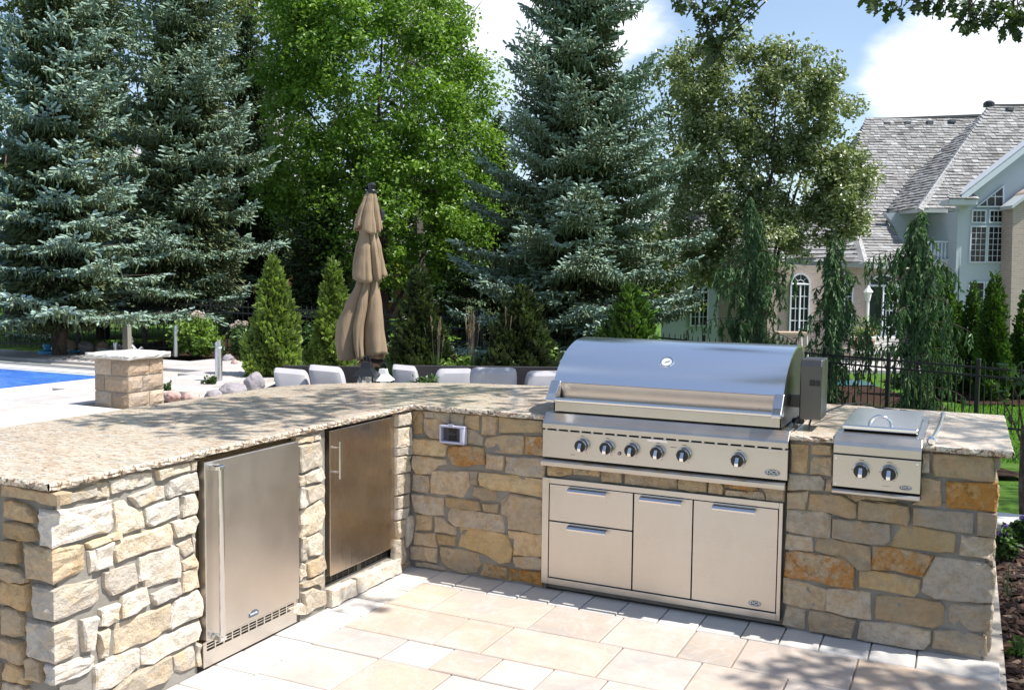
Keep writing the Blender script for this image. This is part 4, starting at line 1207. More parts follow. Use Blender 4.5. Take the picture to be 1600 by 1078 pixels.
def rough_slab(x0, x1, y0, y1, z0, z1, seed, nm, mt, parent, jit=.018, seg=.07):
    rg = random.Random(seed); out = []
    for (a, b_) in (((x0, y0), (x1, y0)), ((x1, y0), (x1, y1)), ((x1, y1), (x0, y1)), ((x0, y1), (x0, y0))):
        k_ = max(2, int(((a[0]-b_[0])**2+(a[1]-b_[1])**2)**.5/seg))
        for i in range(k_): out.append((a[0]+(b_[0]-a[0])*i/k_, a[1]+(b_[1]-a[1])*i/k_))
    n = len(out); cx_, cy_ = (x0+x1)/2, (y0+y1)/2; V = []
    for (z, off) in ((z0, -.02), (z0+(z1-z0)*.35, .0), (z0+(z1-z0)*.7, .005), (z1, -.014)):
        for x, y in out:
            dx, dy = (1 if x > cx_ else -1), (1 if y > cy_ else -1)
            j = rg.uniform(-jit, jit)
            ox_ = dx*(off+j) if abs(x-x0) < 1e-6 or abs(x-x1) < 1e-6 else 0
            oy_ = dy*(off+j) if abs(y-y0) < 1e-6 or abs(y-y1) < 1e-6 else 0
            V.append((x+ox_, y+oy_, z + (rg.uniform(-.004, .004) if z not in (z0,) else 0)))
    F = [(k_*n+i, k_*n+(i+1) % n, (k_+1)*n+(i+1) % n, (k_+1)*n+i) for k_ in range(3) for i in range(n)]
    F += [tuple(range(3*n, 4*n)), tuple(range(n-1, -1, -1))]
    b = MB(); b.add(V, F); return b.build(nm, M[mt], parent)
rough_slab(-.415, .415, -.425, .425, .602, .668, 3, 'cap', 'limestone', pl)
pl.scale = (.85, .85, 1)

# ================================================================== PLANTING BED AND BOULDERS
def bedsheet(name, pts, z, mt, nx=0):
    b = MB(); b.add([(p[0], p[1], z) for p in pts], [tuple(range(len(pts)))]); o = b.build(name, M[mt], fix=True); tag(o, kind='structure'); return o
def terr_patch(name, s0, s1, t0, t1, ns_, nt_, off, mt, cond=None):
    V = []; F = []
    for j in range(nt_+1):
        for i in range(ns_+1):
            s = s0+(s1-s0)*i/ns_; t = t0+(t1-t0)*j/nt_; p = Wp(s, t)
            V.append((p.x, p.y, ground_z(p.x, p.y)+off + .03*mnoise.noise((p.x*.9, p.y*.9, 0))))
    def ok(i, j):
        s = s0+(s1-s0)*(i+.5)/ns_; t = t0+(t1-t0)*(j+.5)/nt_
        return cond is None or cond(s, t)
    F = [(j*(ns_+1)+i, j*(ns_+1)+i+1, (j+1)*(ns_+1)+i+1, (j+1)*(ns_+1)+i) for j in range(nt_) for i in range(ns_) if ok(i, j)]
    o = np_mesh(name, V, F, M[mt], smooth=True); tag(o, kind='structure'); return o
# planting bed between terrace, seating and fence
terr_patch('planting_bed', -12.5, 5.6, 10.0, 20.2, 50, 40, -.045, 'mulch',
           lambda s, t: (Wp(s, t).x > -7.1 and Wp(s, t).y > 4.0) or Wp(s, t).y > 9.4+(Wp(s, t).x+15)*.07 and s > -9.5 or (Wp(s, t).x > -8.2 and Wp(s, t).y > 5.0 and (Wp(s, t).x+8.2) > (9.6-Wp(s, t).y)*.36))
terr_patch('bed_under_spruces', -13.5, 9.5, 20.2, 27, 46, 16, -.045, 'mulch', lambda s, t: s > -9.0)
terr_patch('bed_under_hedge', 10.3, 26, 21.2, 26.5, 24, 12, -.045, 'mulch')
# bed beside the right end of the counter
V = []
b = MB(); b.box(3.02, 4.6, -2.5, 2.62, -.10, -.045); bd_ = b.build('side_bed', M['mulch']); tag(bd_, kind='structure')
edge_ = empty('bed_edging', (3.6, 2.7, 0), 0, 'pale stone edging slabs closing the mulch bed at the right end of the counter', 'edging')
for i, (x0, x1) in enumerate(((-.62, -.28), (-.275, .10), (.105, .52))):
    b = MB(); b.cbox(x0, x1, -.12, .22, -.12, .03, .01); b.build('edging_stone', M['limestone'], edge_)
def chips(name, n, fn, seed, size=(.02, .05)):
    rg = np.random.RandomState(seed); V = []; F = []; T = []
    for i in range(n):
        x, y, z = fn(rg)
        a = rg.rand()*6.28; l, w, h = rg.uniform(*size), rg.uniform(.006, .014), rg.uniform(.003, .008)
        ca, sa = math.cos(a), math.sin(a); tz = rg.uniform(-.5, .5)*l
        q = [(-l, -w, 0), (l, -w, tz), (l*.8, w, tz), (-l*.9, w, 0), (0, 0, h+.008+tz*.5)]
        b0 = len(V)
        V += [(x+p_*ca-r_*sa, y+p_*sa+r_*ca, z+k_) for p_, r_, k_ in q]
        F += [(b0, b0+1, b0+4), (b0+1, b0+2, b0+4), (b0+2, b0+3, b0+4), (b0+3, b0, b0+4)]
        T += [rg.rand()]*4
    o = np_mesh(name, V, F, M['mulch_chip'], tone=T); tag(o, kind='stuff'); return o
chips('mulch_chips', 9000, lambda rg: (rg.uniform(3.02, 4.3), rg.uniform(-2.4, 2.58), -.043+rg.uniform(0, .02)), 4)
def ch2(rg):
    while True:
        s, t = rg.uniform(-6.5, -1.5), rg.uniform(10.5, 16.5); p = Wp(s, t)
        if p.x > -8 and p.y > 4: return (p.x, p.y, ground_z(p.x, p.y)-.035)
chips('bed_mulch_chips', 5000, ch2, 5, (.03, .07))

def boulder_mat(name, a, b_):
    m = mat(name, a, .85, spec=.2); g = G(m); v = g.coord('Object', rand=True)
    c = g.ramp(g.noise(v, 4, 6, .65, .5), [(.35, a), (.65, b_)]); c = g.mix(g.rng(g.noise(v, 55, 4, .8), .5, .7, 0, .6), c, tuple(x*.5 for x in a))
    g.color(c); g.bump(g.noise(v, 30, 5, .7), .6, .02); return m
M['b_pink'] = boulder_mat('boulder_pink', (.42, .27, .24), (.50, .38, .34)); M['b_grey'] = boulder_mat('boulder_grey', (.25, .23, .25), (.36, .33, .34))
M['b_tan'] = boulder_mat('boulder_tan', (.36, .26, .19), (.44, .36, .29))
def boulder(x, y, z, sx, sy, sz, mt, seed, label, group=None):
    bm = bmesh.new(); bmesh.ops.create_icosphere(bm, subdivisions=4, radius=1)
    for v_ in bm.verts:
        n0 = mnoise.noise(v_.co*1.1 + Vector((seed*3.1, 0, 0)))*.30 + mnoise.noise(v_.co*3+Vector((0, seed, 0)))*.12 + mnoise.noise(v_.co*8+Vector((seed, 0, 0)))*.035
        v_.co *= 1+n0; v_.co.x *= sx; v_.co.y *= sy; v_.co.z = v_.co.z*sz
    me = bpy.data.meshes.new('boulder'); bm.to_mesh(me); bm.free(); me.materials.append(M[mt])
    me.polygons.foreach_set('use_smooth', [True]*len(me.polygons))
    o = bpy.data.objects.new('boulder', me); COL.objects.link(o); o.location = (x, y, z+sz*.55); o.rotation_euler = (0, 0, seed)
    return tag(o, label, 'boulder', group)
def bpx(u, v, w, h, mt, seed, label, zb=0.0, group='boulders edging the planting beds'):
    p = Pz(u, v, zb); t = st_of(p.x, p.y)[1]; k_ = t/FPX
    return boulder(p.x, p.y, zb-.02, w*k_*.44, w*k_*.36, h*k_*.50, mt, seed, label, group)
bpx(270, 622, 30, 20, 'b_pink', 1, 'small pink granite boulder nearest the block pillar')
bpx(298, 626, 38, 24, 'b_pink', 2, 'rounded pink speckled boulder beside the small one near the pillar')
bpx(333, 622, 34, 20, 'b_grey', 3, 'flat grey boulder touching the rounded pink one')
bpx(362, 614, 46, 24, 'b_grey', 4, 'long purplish grey boulder in the middle of the bed edge')
bpx(398, 606, 42, 34, 'b_grey', 5, 'tall grey lavender boulder beside the sofa arm')
bpx(92, 551, 22, 20, 'b_tan', 6, 'round tan rock at the left end of the shaded row under the spruces')
bpx(104, 549, 34, 26, 'b_tan', 7, 'broad brown rock second in the shaded row under the spruces')
bpx(134, 549, 30, 22, 'b_grey', 8, 'grey rock in the middle of the shaded row under the spruces')
bpx(158, 548, 26, 22, 'b_tan', 9, 'pinkish tan rock at the right end of the shaded row')
bpx(186, 548, 30, 16, 'b_grey', 10, 'low grey rock behind the white hose')
bpx(356, 563, 22, 14, 'b_grey', 11, 'small grey rock between the hydrangea and the yellow green arborvitae')
bpx(366, 568, 14, 10, 'b_pink', 12, 'small pale rock right of the grey one near the hydrangea')
bpx(414, 574, 20, 18, 'b_grey', 13, 'bluish white rock under the yellow green arborvitae')
bpx(466, 574, 14, 16, 'b_pink', 14, 'pale pink rock right of the yellow green arborvitae')
bpx(640, 590, 30, 20, 'b_tan', 15, 'tan rock behind the lanterns')

# ------------------------------------------------------------------ bollard lights, hose, post
M['alu'] = mat('bollard_aluminium', (.62, .63, .65), .30, 1.0)
def bollard(u, v, label):
    p = Pz(u, v, 0.0)
    t = empty('bollard_light', (p.x, p.y, 0), .4, label, 'bollard light', 'stainless bollard lights on the terrace')
    b = MB(); b.lathe([(.055, 0), (.055, .50), (.0552, .505)], n=18); b.build('post', M['alu'], t, smooth=True)
    b = MB(); b.lathe([(.05, .505), (.05, .545)], n=18); b.build('lens', mat('bollard_lens', (.5, .52, .55), .2), t, smooth=True)
    b = MB(); V = []
    for k_ in range(18):
        a = 2*math.pi*k_/18; V.append((.055*math.cos(a), .055*math.sin(a), .545))
    for k_ in range(18):
        a = 2*math.pi*k_/18; V.append((.055*math.cos(a), .055*math.sin(a), .62+.03*math.cos(a)))
    b.add(V, [(i, (i+1) % 18, (i+1) % 18+18, i+18) for i in range(18)]+[tuple(range(18, 36)), tuple(range(17, -1, -1))]); b.build('head', M['alu'], t, smooth=True)
    return t
bollard(276, 557, 'far stainless bollard light beside the lime green hydrangea')
bollard(342, 595, 'near stainless bollard light at the edge of the planting bed')
b = MB(); p = Pz(181, 551, 0); b.lathe([(.05, 0), (.05, .20), (.045, .22)], (p.x, p.y, 0), 14); tag(b.build('pipe_stub', M['alu'], smooth=True), 'short grey pipe stub standing at the far edge of the terrace', 'pipe')
b = MB(); p = Pz(199, 556, 0.0); q = P(199, 498, st_of(p.x, p.y)[1]); b.box(p.x-.07, p.x+.07, p.y-.05, p.y+.05, -.1, q.z); tag(b.build('wooden_post', mat('weathered_post', (.23, .22, .18), .9)), 'weathered square post under the lowest spruce branch', 'post')
M['white_pvc'] = mat('white_hose', (.72, .74, .76), .4); M['blue_hose'] = mat('blue_hose', (.05, .30, .55), .4)
def hose(name, pix, zs, r, mt, label, cat):
    pts = [Pz(u, v, z) for (u, v), z in zip(pix, zs)]
    # smooth through the points
    out = []
    for i in range(len(pts)-1):
        p0, p1, p2, p3 = pts[max(0, i-1)], pts[i], pts[i+1], pts[min(len(pts)-1, i+2)]
        for k_ in range(6):
            a = k_/6; out.append(.5*((2*p1)+(p2-p0)*a+(2*p0-5*p1+4*p2-p3)*a*a+(3*p1-p0-3*p2+p3)*a**3))
    out.append(pts[-1]); b = MB(); b.tube(out, r, 8); return tag(b.build(name, M[mt], smooth=True), label, cat)
hose('pool_hose', [(82, 545), (100, 549), (125, 544), (150, 546), (175, 549), (200, 552), (225, 551), (252, 554)], [.03]*8, .035, 'white_pvc', 'white pool hose lying along the far edge of the terrace', 'hose')
hose('garden_hose', [(108, 550), (140, 547), (168, 545), (196, 549), (232, 556)], [.02]*5, .022, 'blue_hose', 'thin blue hose lying beside the white pool hose', 'hose')
p = Pz(200, 552, 0); tb = st_of(p.x, p.y)[1]
b = MB(); pts = [P(196, 549, tb), P(202, 543, tb), P(205, 533, tb), P(204, 527, tb)]; b.tube(pts, .04, 8)
pts = [P(205, 538, tb), P(210, 545, tb), P(216, 548, tb), P(222, 543, tb)]; b.tube(pts, .035, 8)
tag(b.build('forked_pipe', M['white_pvc'], smooth=True), 'white forked pipe end sticking up above the hoses', 'pipe')
b = MB(); p = Pz(74, 552, 0); b.lathe([(.18, 0), (.18, .05), (.07, .08), (.06, .12), (.09, .13), (.08, .19), (.03, .20)], (p.x, p.y, 0), 14)
tag(b.build('pool_skimmer', M['blue_hose'], smooth=True), 'small blue and white pool cleaner standing left of the rocks', 'pool cleaner')

# ================================================================== SEATING
M['cushion'] = mat('cushion_fabric', (.56, .54, .56), .9, spec=.2); g = G(M['cushion']); v = g.coord('Object'); g.bump(g.noise(v, 300, 2), .3, .002)
g.color(g.ramp(g.noise(v, 3, 3), [(.3, (.35, .34, .355)), (.7, (.42, .41, .425))]))
M['wicker'] = mat('dark_wicker', (.030, .026, .026), .6); g = G(M['wicker']); v = g.coord('Object', (40, 40, 90)); g.bump(g.noise(v, 1, 3), .8, .006)
def cushion(parent, a, b_, zb, h, th=.14, lean=.12, nm='back_cushion', roll=0.0, tw=0.0):
    """pillow between ground points a and b (2D), leaning back away from the viewer"""
    A, B = Vector((a[0], a[1], 0)), Vector((b_[0], b_[1], 0)); d = B-A; L = d.length; d.normalize(); nrm = Vector((-d.y, d.x, 0))
    nx, ny = 14, 10; V = []
    def sup(x): return (1-abs(x)**3.2)**(1/3.2) if abs(x) < 1 else 0
    for side in (1, -1):
        for j in range(ny+1):
            for i in range(nx+1):
                u = i/nx*2-1; w = j/ny*2-1
                f = max(0, (1-abs(u)**8)*(1-abs(w)**8))**.42
                q = A + d*(L*(u*.985+1)/2*1.0) + Vector((0, 0, zb+h*(w*.98+1)/2)) - nrm*side*th*.5*f*-1 + nrm*lean*(w+1)/2
                # rounded corners
                rc = (max(0, abs(u)-.80)/.2)*(max(0, abs(w)-.72)/.28)
                q += -d*math.copysign(.012, u)*rc - Vector((0, 0, math.copysign(.018, w)*rc))
                q += d*(roll*(w+1)*.5) + Vector((0, 0, roll*.12*u)) + nrm*tw*u
                V.append(q)
    n1 = (nx+1)*(ny+1); F = []
    for j in range(ny):
        for i in range(nx):
            a0 = j*(nx+1)+i; F.append((a0, a0+1, a0+nx+2, a0+nx+1)); F.append((n1+a0, n1+a0+nx+1, n1+a0+nx+2, n1+a0+1))
    b = MB(); b.add(V, F); o = b.build(nm, M['cushion'], parent, smooth=True); return o
def sofa(name, label, cush, frame_pts, t0):
    c0 = cush[0]; r0 = P(c0[0], 600, c0[2])
    s = empty(name, (0, 0, 0), 0, label, 'sofa', 'outdoor sofas behind the counter')
    for (u0, u1, t_, vt, vb, lean) in cush:
        A, B = P(u0, 600, t_), P(u1, 600, t_+.0)
        zt = P((u0+u1)/2, vt, t_).z
        rl = rnd.uniform(-.07, .07) if t0 > 8.7 else -.09
        cushion(s, (A.x, A.y), (B.x, B.y), .40, zt-.40, .17, lean, roll=rl, tw=rnd.uniform(-.06, .06))
    A, B = P(frame_pts[0], 600, t0), P(frame_pts[1], 600, t0)
    d = (B-A); d.z = 0; L = d.length; d.normalize(); nr = Vector((-d.y, d.x, 0)); mid = (A+B)/2; mid.z = 0
    b = MB(); b.obox(mid+nr*.27+Vector((0, 0, .42)), d*L/2, nr*.035, Vector((0, 0, .38))); b.build('back_frame', M['wicker'], s)
    b = MB(); b.obox(mid-nr*.22+Vector((0, 0, .17)), d*L/2, nr*.42, Vector((0, 0, .13))); b.build('seat_frame', M['wicker'], s)
    b = MB(); b.obox(mid-nr*.25+Vector((0, 0, .36)), d*(L/2-.03), nr*.36, Vector((0, 0, .06))); b.build('seat_cushion', M['cushion'], s, bevel=.03)
    for e in (-1, 1):
        b = MB(); b.obox(mid+d*e*(L/2+.04)-nr*.15+Vector((0, 0, .33)), d*.035, nr*.40, Vector((0, 0, .30))); b.build('arm', M['wicker'], s)
    return s
sofa('outdoor_sofa', 'dark framed outdoor sofa with two pale grey back cushions left of the umbrella', [(436, 494, 8.6, 577, 600, .10), (494, 552, 8.5, 571, 600, .02)], (432, 556), 8.6)
sofa('outdoor_sofa', 'dark framed outdoor sofa with pale grey cushions between the lanterns and the grill hood',
     [(620, 662, 8.9, 570, 600, .02), (668, 728, 8.8, 577, 600, .14), (733, 808, 8.5, 574, 600, .06), (813, 880, 8.5, 580, 600, .10)], (618, 885), 8.75)

# ------------------------------------------------------------------ folded parasol
M['canvas'] = mat('parasol_canvas', (.33, .235, .145), .9, spec=.15); g = G(M['canvas']); v = g.coord('Object')
g.color(g.ramp(g.noise(v, 2.5, 4), [(.3, (.22, .16, .105)), (.7, (.30, .225, .15))])); vv = g.coord('Object', (26, 26, 2.2)); g.bump(g.noise(vv, 1.0, 4, .6, .8), .55, .014)
um = empty('folded_parasol', (0, 0, 0), 0, 'tall folded tan canvas parasol hanging in three tiers behind the counter', 'parasol')
UT = 9.5
axis_px = lambda v: 581 + (v-290)*(-.030)
def tier(profile, pleat, ph, nm, n=180, scal=.02):
    V = []; rows_ = 26
    vs_ = [q[0] for q in profile]
    for j in range(rows_+1):
        f = j/rows_; v_ = vs_[0] + (vs_[-1]-vs_[0])*f
        for k_ in range(len(profile)-1):
            if profile[k_][0] <= v_ <= profile[k_+1][0]: break
        a, b_ = profile[k_], profile[k_+1]; w = (v_-a[0])/(b_[0]-a[0]); w2 = w*w*(3-2*w)*.5+w*.5
        cu = a[1]+(b_[1]-a[1])*w2; hw = a[2]+(b_[2]-a[2])*w2
        c = P(cu, v_, UT); r = hw*UT/FPX*.92
        for i in range(n):
            th = 2*math.pi*i/n
            tw = th + .22*math.sin(2*th+ph) + .18*f*math.sin(th*3+ph*2)
            fold = abs(math.sin(.5*pleat*tw + ph))**.62           # crisp inward creases, full outward lobes
            fine = abs(math.sin(1.5*pleat*tw + ph*3 + 1.4*f))
            amp = pleat_amp*(.45+.55*f)*(1+.35*math.sin(2*th+ph*4))
            rr = r*(1 - amp*(1-fold) - .10*f*(1-fine) + .09*math.sin(2*th+ph*2+f*2.2)*f + .04*math.sin(5*th+f*7)*f)
            x = rr*math.cos(th)*.97; y = rr*math.sin(th)*.8
            z = c.z - scal*fold*f**6 + .035*math.sin(2*th+ph)*f*f
            q = c + Vector((math.cos(YAW), -math.sin(YAW), 0))*x + Vector((math.sin(YAW), math.cos(YAW), 0))*y
            V.append((q.x, q.y, z))
    F = [(j*n+i, j*n+(i+1) % n, (j+1)*n+(i+1) % n, (j+1)*n+i) for j in range(rows_) for i in range(n)]
    b = MB(); b.add(V, F); o = b.build(nm, M['canvas'], um, smooth=True, fix=False)
    o.modifiers.remove(o.modifiers['split'])
    md = o.modifiers.new('cloth', 'SOLIDIFY'); md.thickness = .004
    return o
pleat_amp = .60
tier([(299, 580, 7), (312, 578, 12), (330, 576, 18), (354, 575, 25)], 7, .4, 'canopy', scal=.05)
tier([(343, 575, 8), (365, 576, 15), (390, 576, 24), (415, 577, 31), (428, 578, 35)], 6, 1.4, 'canopy', scal=.06)
tier([(418, 577, 12), (445, 575, 21), (475, 570, 33), (510, 565, 43), (535, 565, 46), (553, 567, 44)], 5, 2.6, 'canopy', scal=.03)
c0, c1 = P(579, 299, UT), P(573, 600, UT)
b = MB(); b.tube([c1+Vector((0, 0, -.6)), P(581, 292, UT)], .022, 10); b.build('pole', M['black'], um, smooth=True)
tp = P(581, 299, UT)
b = MB(); b.lathe([(.045, -.02), (.05, 0), (.045, .012), (.032, .02), (.04, .045), (.045, .06), (.03, .075), (.012, .085)], tp, 16); b.build('finial', M['black'], um, smooth=True)
b = MB(); cr_ = P(597, 333, UT); dr = Vector((math.cos(YAW), -math.sin(YAW), 0))
b.tube([P(584, 318, UT+.15), P(595, 328, UT+.15), P(598, 345, UT+.15)], .018, 8); b.lathe([(.03, -.05), (.035, 0), (.02, .04)], P(596, 334, UT+.15), 12); b.build('tilt_crank', M['black'], um, smooth=True)
# lanterns
def lantern(u, vt, vb, t_, w, label, roof='black'):
    pt, pb = P(u, vt, t_), P(u, vb, t_)
    zb = .45; base = Vector((pb.x, pb.y, zb)); h = pt.z-zb
    L_ = empty('lantern', base, .3, label, 'lantern')
    for (x, y) in ((-1, -1), (1, -1), (1, 1), (-1, 1)):
        b = MB(); b.box(x*w-.008, x*w+.008, y*w-.008, y*w+.008, 0, h*.68); b.build('corner_bar', M['black'], L_)
    b = MB(); b.box(-w-.02, w+.02, -w-.02, w+.02, -.02, 0.0); b.build('base', M['black'], L_)
    b = MB(); q = w+.025
    b.add([(-q, -q, h*.68), (q, -q, h*.68), (q, q, h*.68), (-q, q, h*.68), (-q*.45, -q*.45, h*.80), (q*.45, -q*.45, h*.80), (q*.45, q*.45, h*.80), (-q*.45, q*.45, h*.80), (-q*.35, -q*.35, h*.90), (q*.35, -q*.35, h*.9), (q*.35, q*.35, h*.9), (-q*.35, q*.35, h*.9)],
          [(0,3,2,1),(0,1,5,4),(1,2,6,5),(2,3,7,6),(3,0,4,7),(4,5,9,8),(5,6,10,9),(6,7,11,10),(7,4,8,11),(8,9,10,11)])
    b.build('roof', M[roof], L_)
    b = MB(); ring_ = [(.03*math.cos(a*math.pi/6), 0, h*.93+.03*math.sin(a*math.pi/6)+.01) for a in range(13)]; b.tube(ring_, .005, 6); b.build('handle', M['black'], L_)
    b = MB(); b.box(-w+.01, w-.01, -w+.01, w-.01, .01, h*.66); b.build('glass', M['clear'], L_)
    b = MB(); b.lathe([(.028, 0.0), (.028, .14), (.02, .145)], n=14); b.build('candle', mat('candle_wax', (.7, .68, .6), .6), L_, smooth=True)
    return L_
lantern(573, 556, 600, 8.0, .075, 'tall black cage lantern with a white candle under the folded parasol')
M['white_paint'] = mat('white_paint', (.75, .75, .73), .5)
lantern(599, 568, 600, 8.1, .055, 'small black and white lantern right of the tall cage lantern', 'white_paint')

# ================================================================== FENCE
M['fence'] = mat('fence_black', (.012, .013, .015), .35, spec=.5)
def fence_run(name, nodes, label, spacing=.115, individual=True, gap_px=None, post_every=1.83, H_=1.22):
    """nodes: (world xy, top z)"""
    root = empty(name, (0, 0, 0), 0, label, 'fence')
    pm = None; acc = 0.; lastpost = -9
    picks = []; posts = []
    for i in range(len(nodes)-1):
        A, B = nodes[i], nodes[i+1]; d = B-A; L = math.hypot(d.x, d.y)
        n = max(1, int(round(L/spacing)))
        for k_ in range(n): picks.append((A + d*(k_/n), math.atan2(d.y, d.x)))
        m_ = max(1, int(round(L/post_every)))
        for k_ in range(m_+(1 if i == len(nodes)-2 else 0)): posts.append((A+d*(k_/m_), math.atan2(d.y, d.x)))
        for dz in (-.10, -.24, -1.08):
            b = MB(); nr = Vector((-d.y, d.x, 0)).normalized(); off = Vector((0, 0, dz)); md_ = (A+B)/2+off
            b.obox(md_, d/2, nr*.014, Vector((0, 0, .016))); b.build('rail', M['fence'], root)
    b = MB(); b.box(-.008, .008, -.008, .008, -1.16, -.02); b.add([(-.008,-.008,-.02),(.008,-.008,-.02),(.008,.008,-.02),(-.008,.008,-.02),(0,0,.02)], [(0,1,4),(1,2,4),(2,3,4),(3,0,4)])
    pk = b.build('picket', M['fence'], root)
    if len(picks) > 290:
        picks.sort(key=lambda q: (q[0]-Vector((CX, CY, 0))).length)
        rest = picks[290:]; picks = picks[:290]
        mbb = MB()
        for q, a in rest: mbb.box(q.x-.008, q.x+.008, q.y-.008, q.y+.008, q.z-1.16, q.z)
        tag(mbb.build('far_pickets', M['fence'], root), kind='stuff')
    for j, (q, a) in enumerate(picks):
        o = pk if j == 0 else pk.copy()
        if j: COL.objects.link(o); o.parent = root
        o.location = q; o.rotation_euler = (0, 0, a)
    b = MB(); b.box(-.032, .032, -.032, .032, -1.35, .03); b.cbox(-.038, .038, -.038, .038, .03, .05, .012); po = b.build('post', M['fence'], root)
    for j, (q, a) in enumerate(posts):
        o = po if j == 0 else po.copy()
        if j: COL.objects.link(o); o.parent = root
        o.location = q; o.rotation_euler = (0, 0, a)
    return root
def fn(u, v, t): return P(u, v, t)
fence_run('iron_fence', [fn(-60, 457, 20.8), fn(120, 462, 20.8), fn(330, 470, 21), fn(520, 480, 21), fn(668, 487, 20.8)], 'black iron picket fence on the far side of the terrace, left of the garden gate')
fence_run('iron_fence', [fn(752, 489, 20.4), fn(900, 506, 19.6), fn(1100, 527, 18.7), fn(1289, 546, 17.9), fn(1389, 554, 17.1), fn(1529, 565, 16.1), fn(1680, 576, 15.1)], 'black iron picket fence crossing the lawn behind the grill and side burner')
# gate with arched brace
gt = empty('garden_gate', (0, 0, 0), 0, 'black iron garden gate with an angled corner bar beside the dark arborvitae', 'gate')
A, B = fn(674, 488, 20.6), fn(744, 490, 20.4); d = B-A; nr = Vector((-d.y, d.x, 0)).normalized()
for k_ in range(9):
    b = MB(); q = A+d*((k_+.5)/9.6); b.tube([q+Vector((0, 0, -1.1)), q+Vector((0, 0, .0))], .009, 6); b.build('picket', M['fence'], gt)
for dz in (-.11, -.33, -.62, -.86):
    b = MB(); b.tube([A+Vector((0, 0, dz)), B+Vector((0, 0, dz-.0))], .016, 6); b.build('rail', M['fence'], gt)
b = MB(); b.tube([A+d*.88+Vector((0, 0, -.11)), A+d*.95+Vector((0, 0, -.40)), A+d*.97+Vector((0, 0, -1.0))], .016, 6); b.build('brace', M['fence'], gt)
for e in (A, B+d*.03):
    b = MB(); b.box(e.x-.04, e.x+.04, e.y-.04, e.y+.04, e.z-1.3, e.z+.06); b.build('post', M['fence'], gt)

# ================================================================== NEIGHBOUR'S HOUSE
RIGHT = Vector((math.cos(YAW), -math.sin(YAW), 0)); FWD = Vector((math.sin(YAW), math.cos(YAW), 0))
M['stucco'] = col_noise('stucco_pale', (.50, .56, .60), (.54, .60, .65), (.56, .62, .67), .6, .004, .9, 90, .3)
M['trim'] = mat('trim_paint', (.52, .55, .57), .5); M['win_frame'] = mat('window_frame', (.62, .68, .74), .5)
M['glass'] = mat('window_glass', (.012, .016, .02), .08, spec=.35)
M['gutter'] = mat('gutter_paint', (.50, .52, .52), .4)
def brick_mat(name, a, b_, mo_, scale=1.0):
    m = mat(name, a, .9, spec=.2); g = G(m); v = g.coord('UV')
    x = g.n('TexBrick'); g.l(v, x.inputs['Vector']); x.inputs['Scale'].default_value = 1.0
    x.inputs['Brick Width'].default_value = .21; x.inputs['Row Height'].default_value = .075; x.inputs['Mortar Size'].default_value = .008
    x.inputs['Color1'].default_value = (*a, 1); x.inputs['Color2'].default_value = (*b_, 1); x.inputs['Mortar'].default_value = (*mo_, 1)
    g.color(x.outputs['Color']); return m
M['brick_pale'] = brick_mat('brick_pale', (.50, .38, .32), (.40, .32, .28), (.50, .47, .43))
M['brick_red'] = brick_mat('brick_red', (.26, .065, .045), (.20, .05, .04), (.30, .22, .19))
def uvwall(o):
    me = o.data; uv = me.uv_layers.new(name='UVMap')
    for pgn in me.polygons:
        for li in pgn.loop_indices:
            co = me.vertices[me.loops[li].vertex_index].co
            uv.data[li].uv = (co.dot(RIGHT)+co.dot(FWD), co.z)
    return o
def pwall(nm, pix, t, th, mt, parent, smooth=False):
    pts = [P(u, v, t) for u, v in pix]; n = len(pts)
    b = MB(); b.add(pts + [p+FWD*th for p in pts], [tuple(range(n)), tuple(range(2*n-1, n-1, -1))]+[(i, (i+1) % n, (i+1) % n+n, i+n) for i in range(n)])
    o = b.build(nm, M[mt], parent)
    if mt.startswith('brick'): uvwall(o)
    return o
def window(parent, u0, v0, u1, v1, t, cols, rows, fw=2.0, nm='window', top=None):
    """rectangular (or sloped-top) window: frame proud of the wall, panes set back one by one"""
    k_ = t/FPX
    a, c = P(u0, v0, t), P(u1, v1, t)
    w = (c-a).dot(RIGHT); h = a.z-c.z; o0 = Vector((a.x, a.y, c.z)); f = fw*k_; m_ = .018
    def pt(x, z, d): return o0+RIGHT*x+FWD*d+Vector((0, 0, z))
    def bar(b, x0, x1, z0, z1, d0=-.05, d1=.03):
        b.add([pt(x0,z0,d0),pt(x1,z0,d0),pt(x1,z0,d1),pt(x0,z0,d1),pt(x0,z1,d0),pt(x1,z1,d0),pt(x1,z1,d1),pt(x0,z1,d1)], [(0,3,2,1),(4,5,6,7),(0,1,5,4),(1,2,6,5),(2,3,7,6),(3,0,4,7)])
    b = MB(); bar(b, -f, 0, -f, h+f); bar(b, w, w+f, -f, h+f); bar(b, 0, w, -f, 0); bar(b, 0, w, h, h+f)
    W0 = b.build(nm, M['win_frame'], parent)
    b = MB()
    for i in range(1, cols): bar(b, w*i/cols-m_/2, w*i/cols+m_/2, 0, h, -.022, .01)
    for j in range(1, rows): bar(b, 0, w, h*j/rows-m_/2, h*j/rows+m_/2, -.018, .01)
    if cols*rows > 1: b.build('muntins', M['win_frame'], W0)
    for i in range(cols):
        for j in range(rows):
            b = MB(); bar(b, w*i/cols+m_*.45, w*(i+1)/cols-m_*.45, h*j/rows+m_*.45, h*(j+1)/rows-m_*.45, -.008, -.002)
            b.build('pane', M['glass'], W0)
    return W0
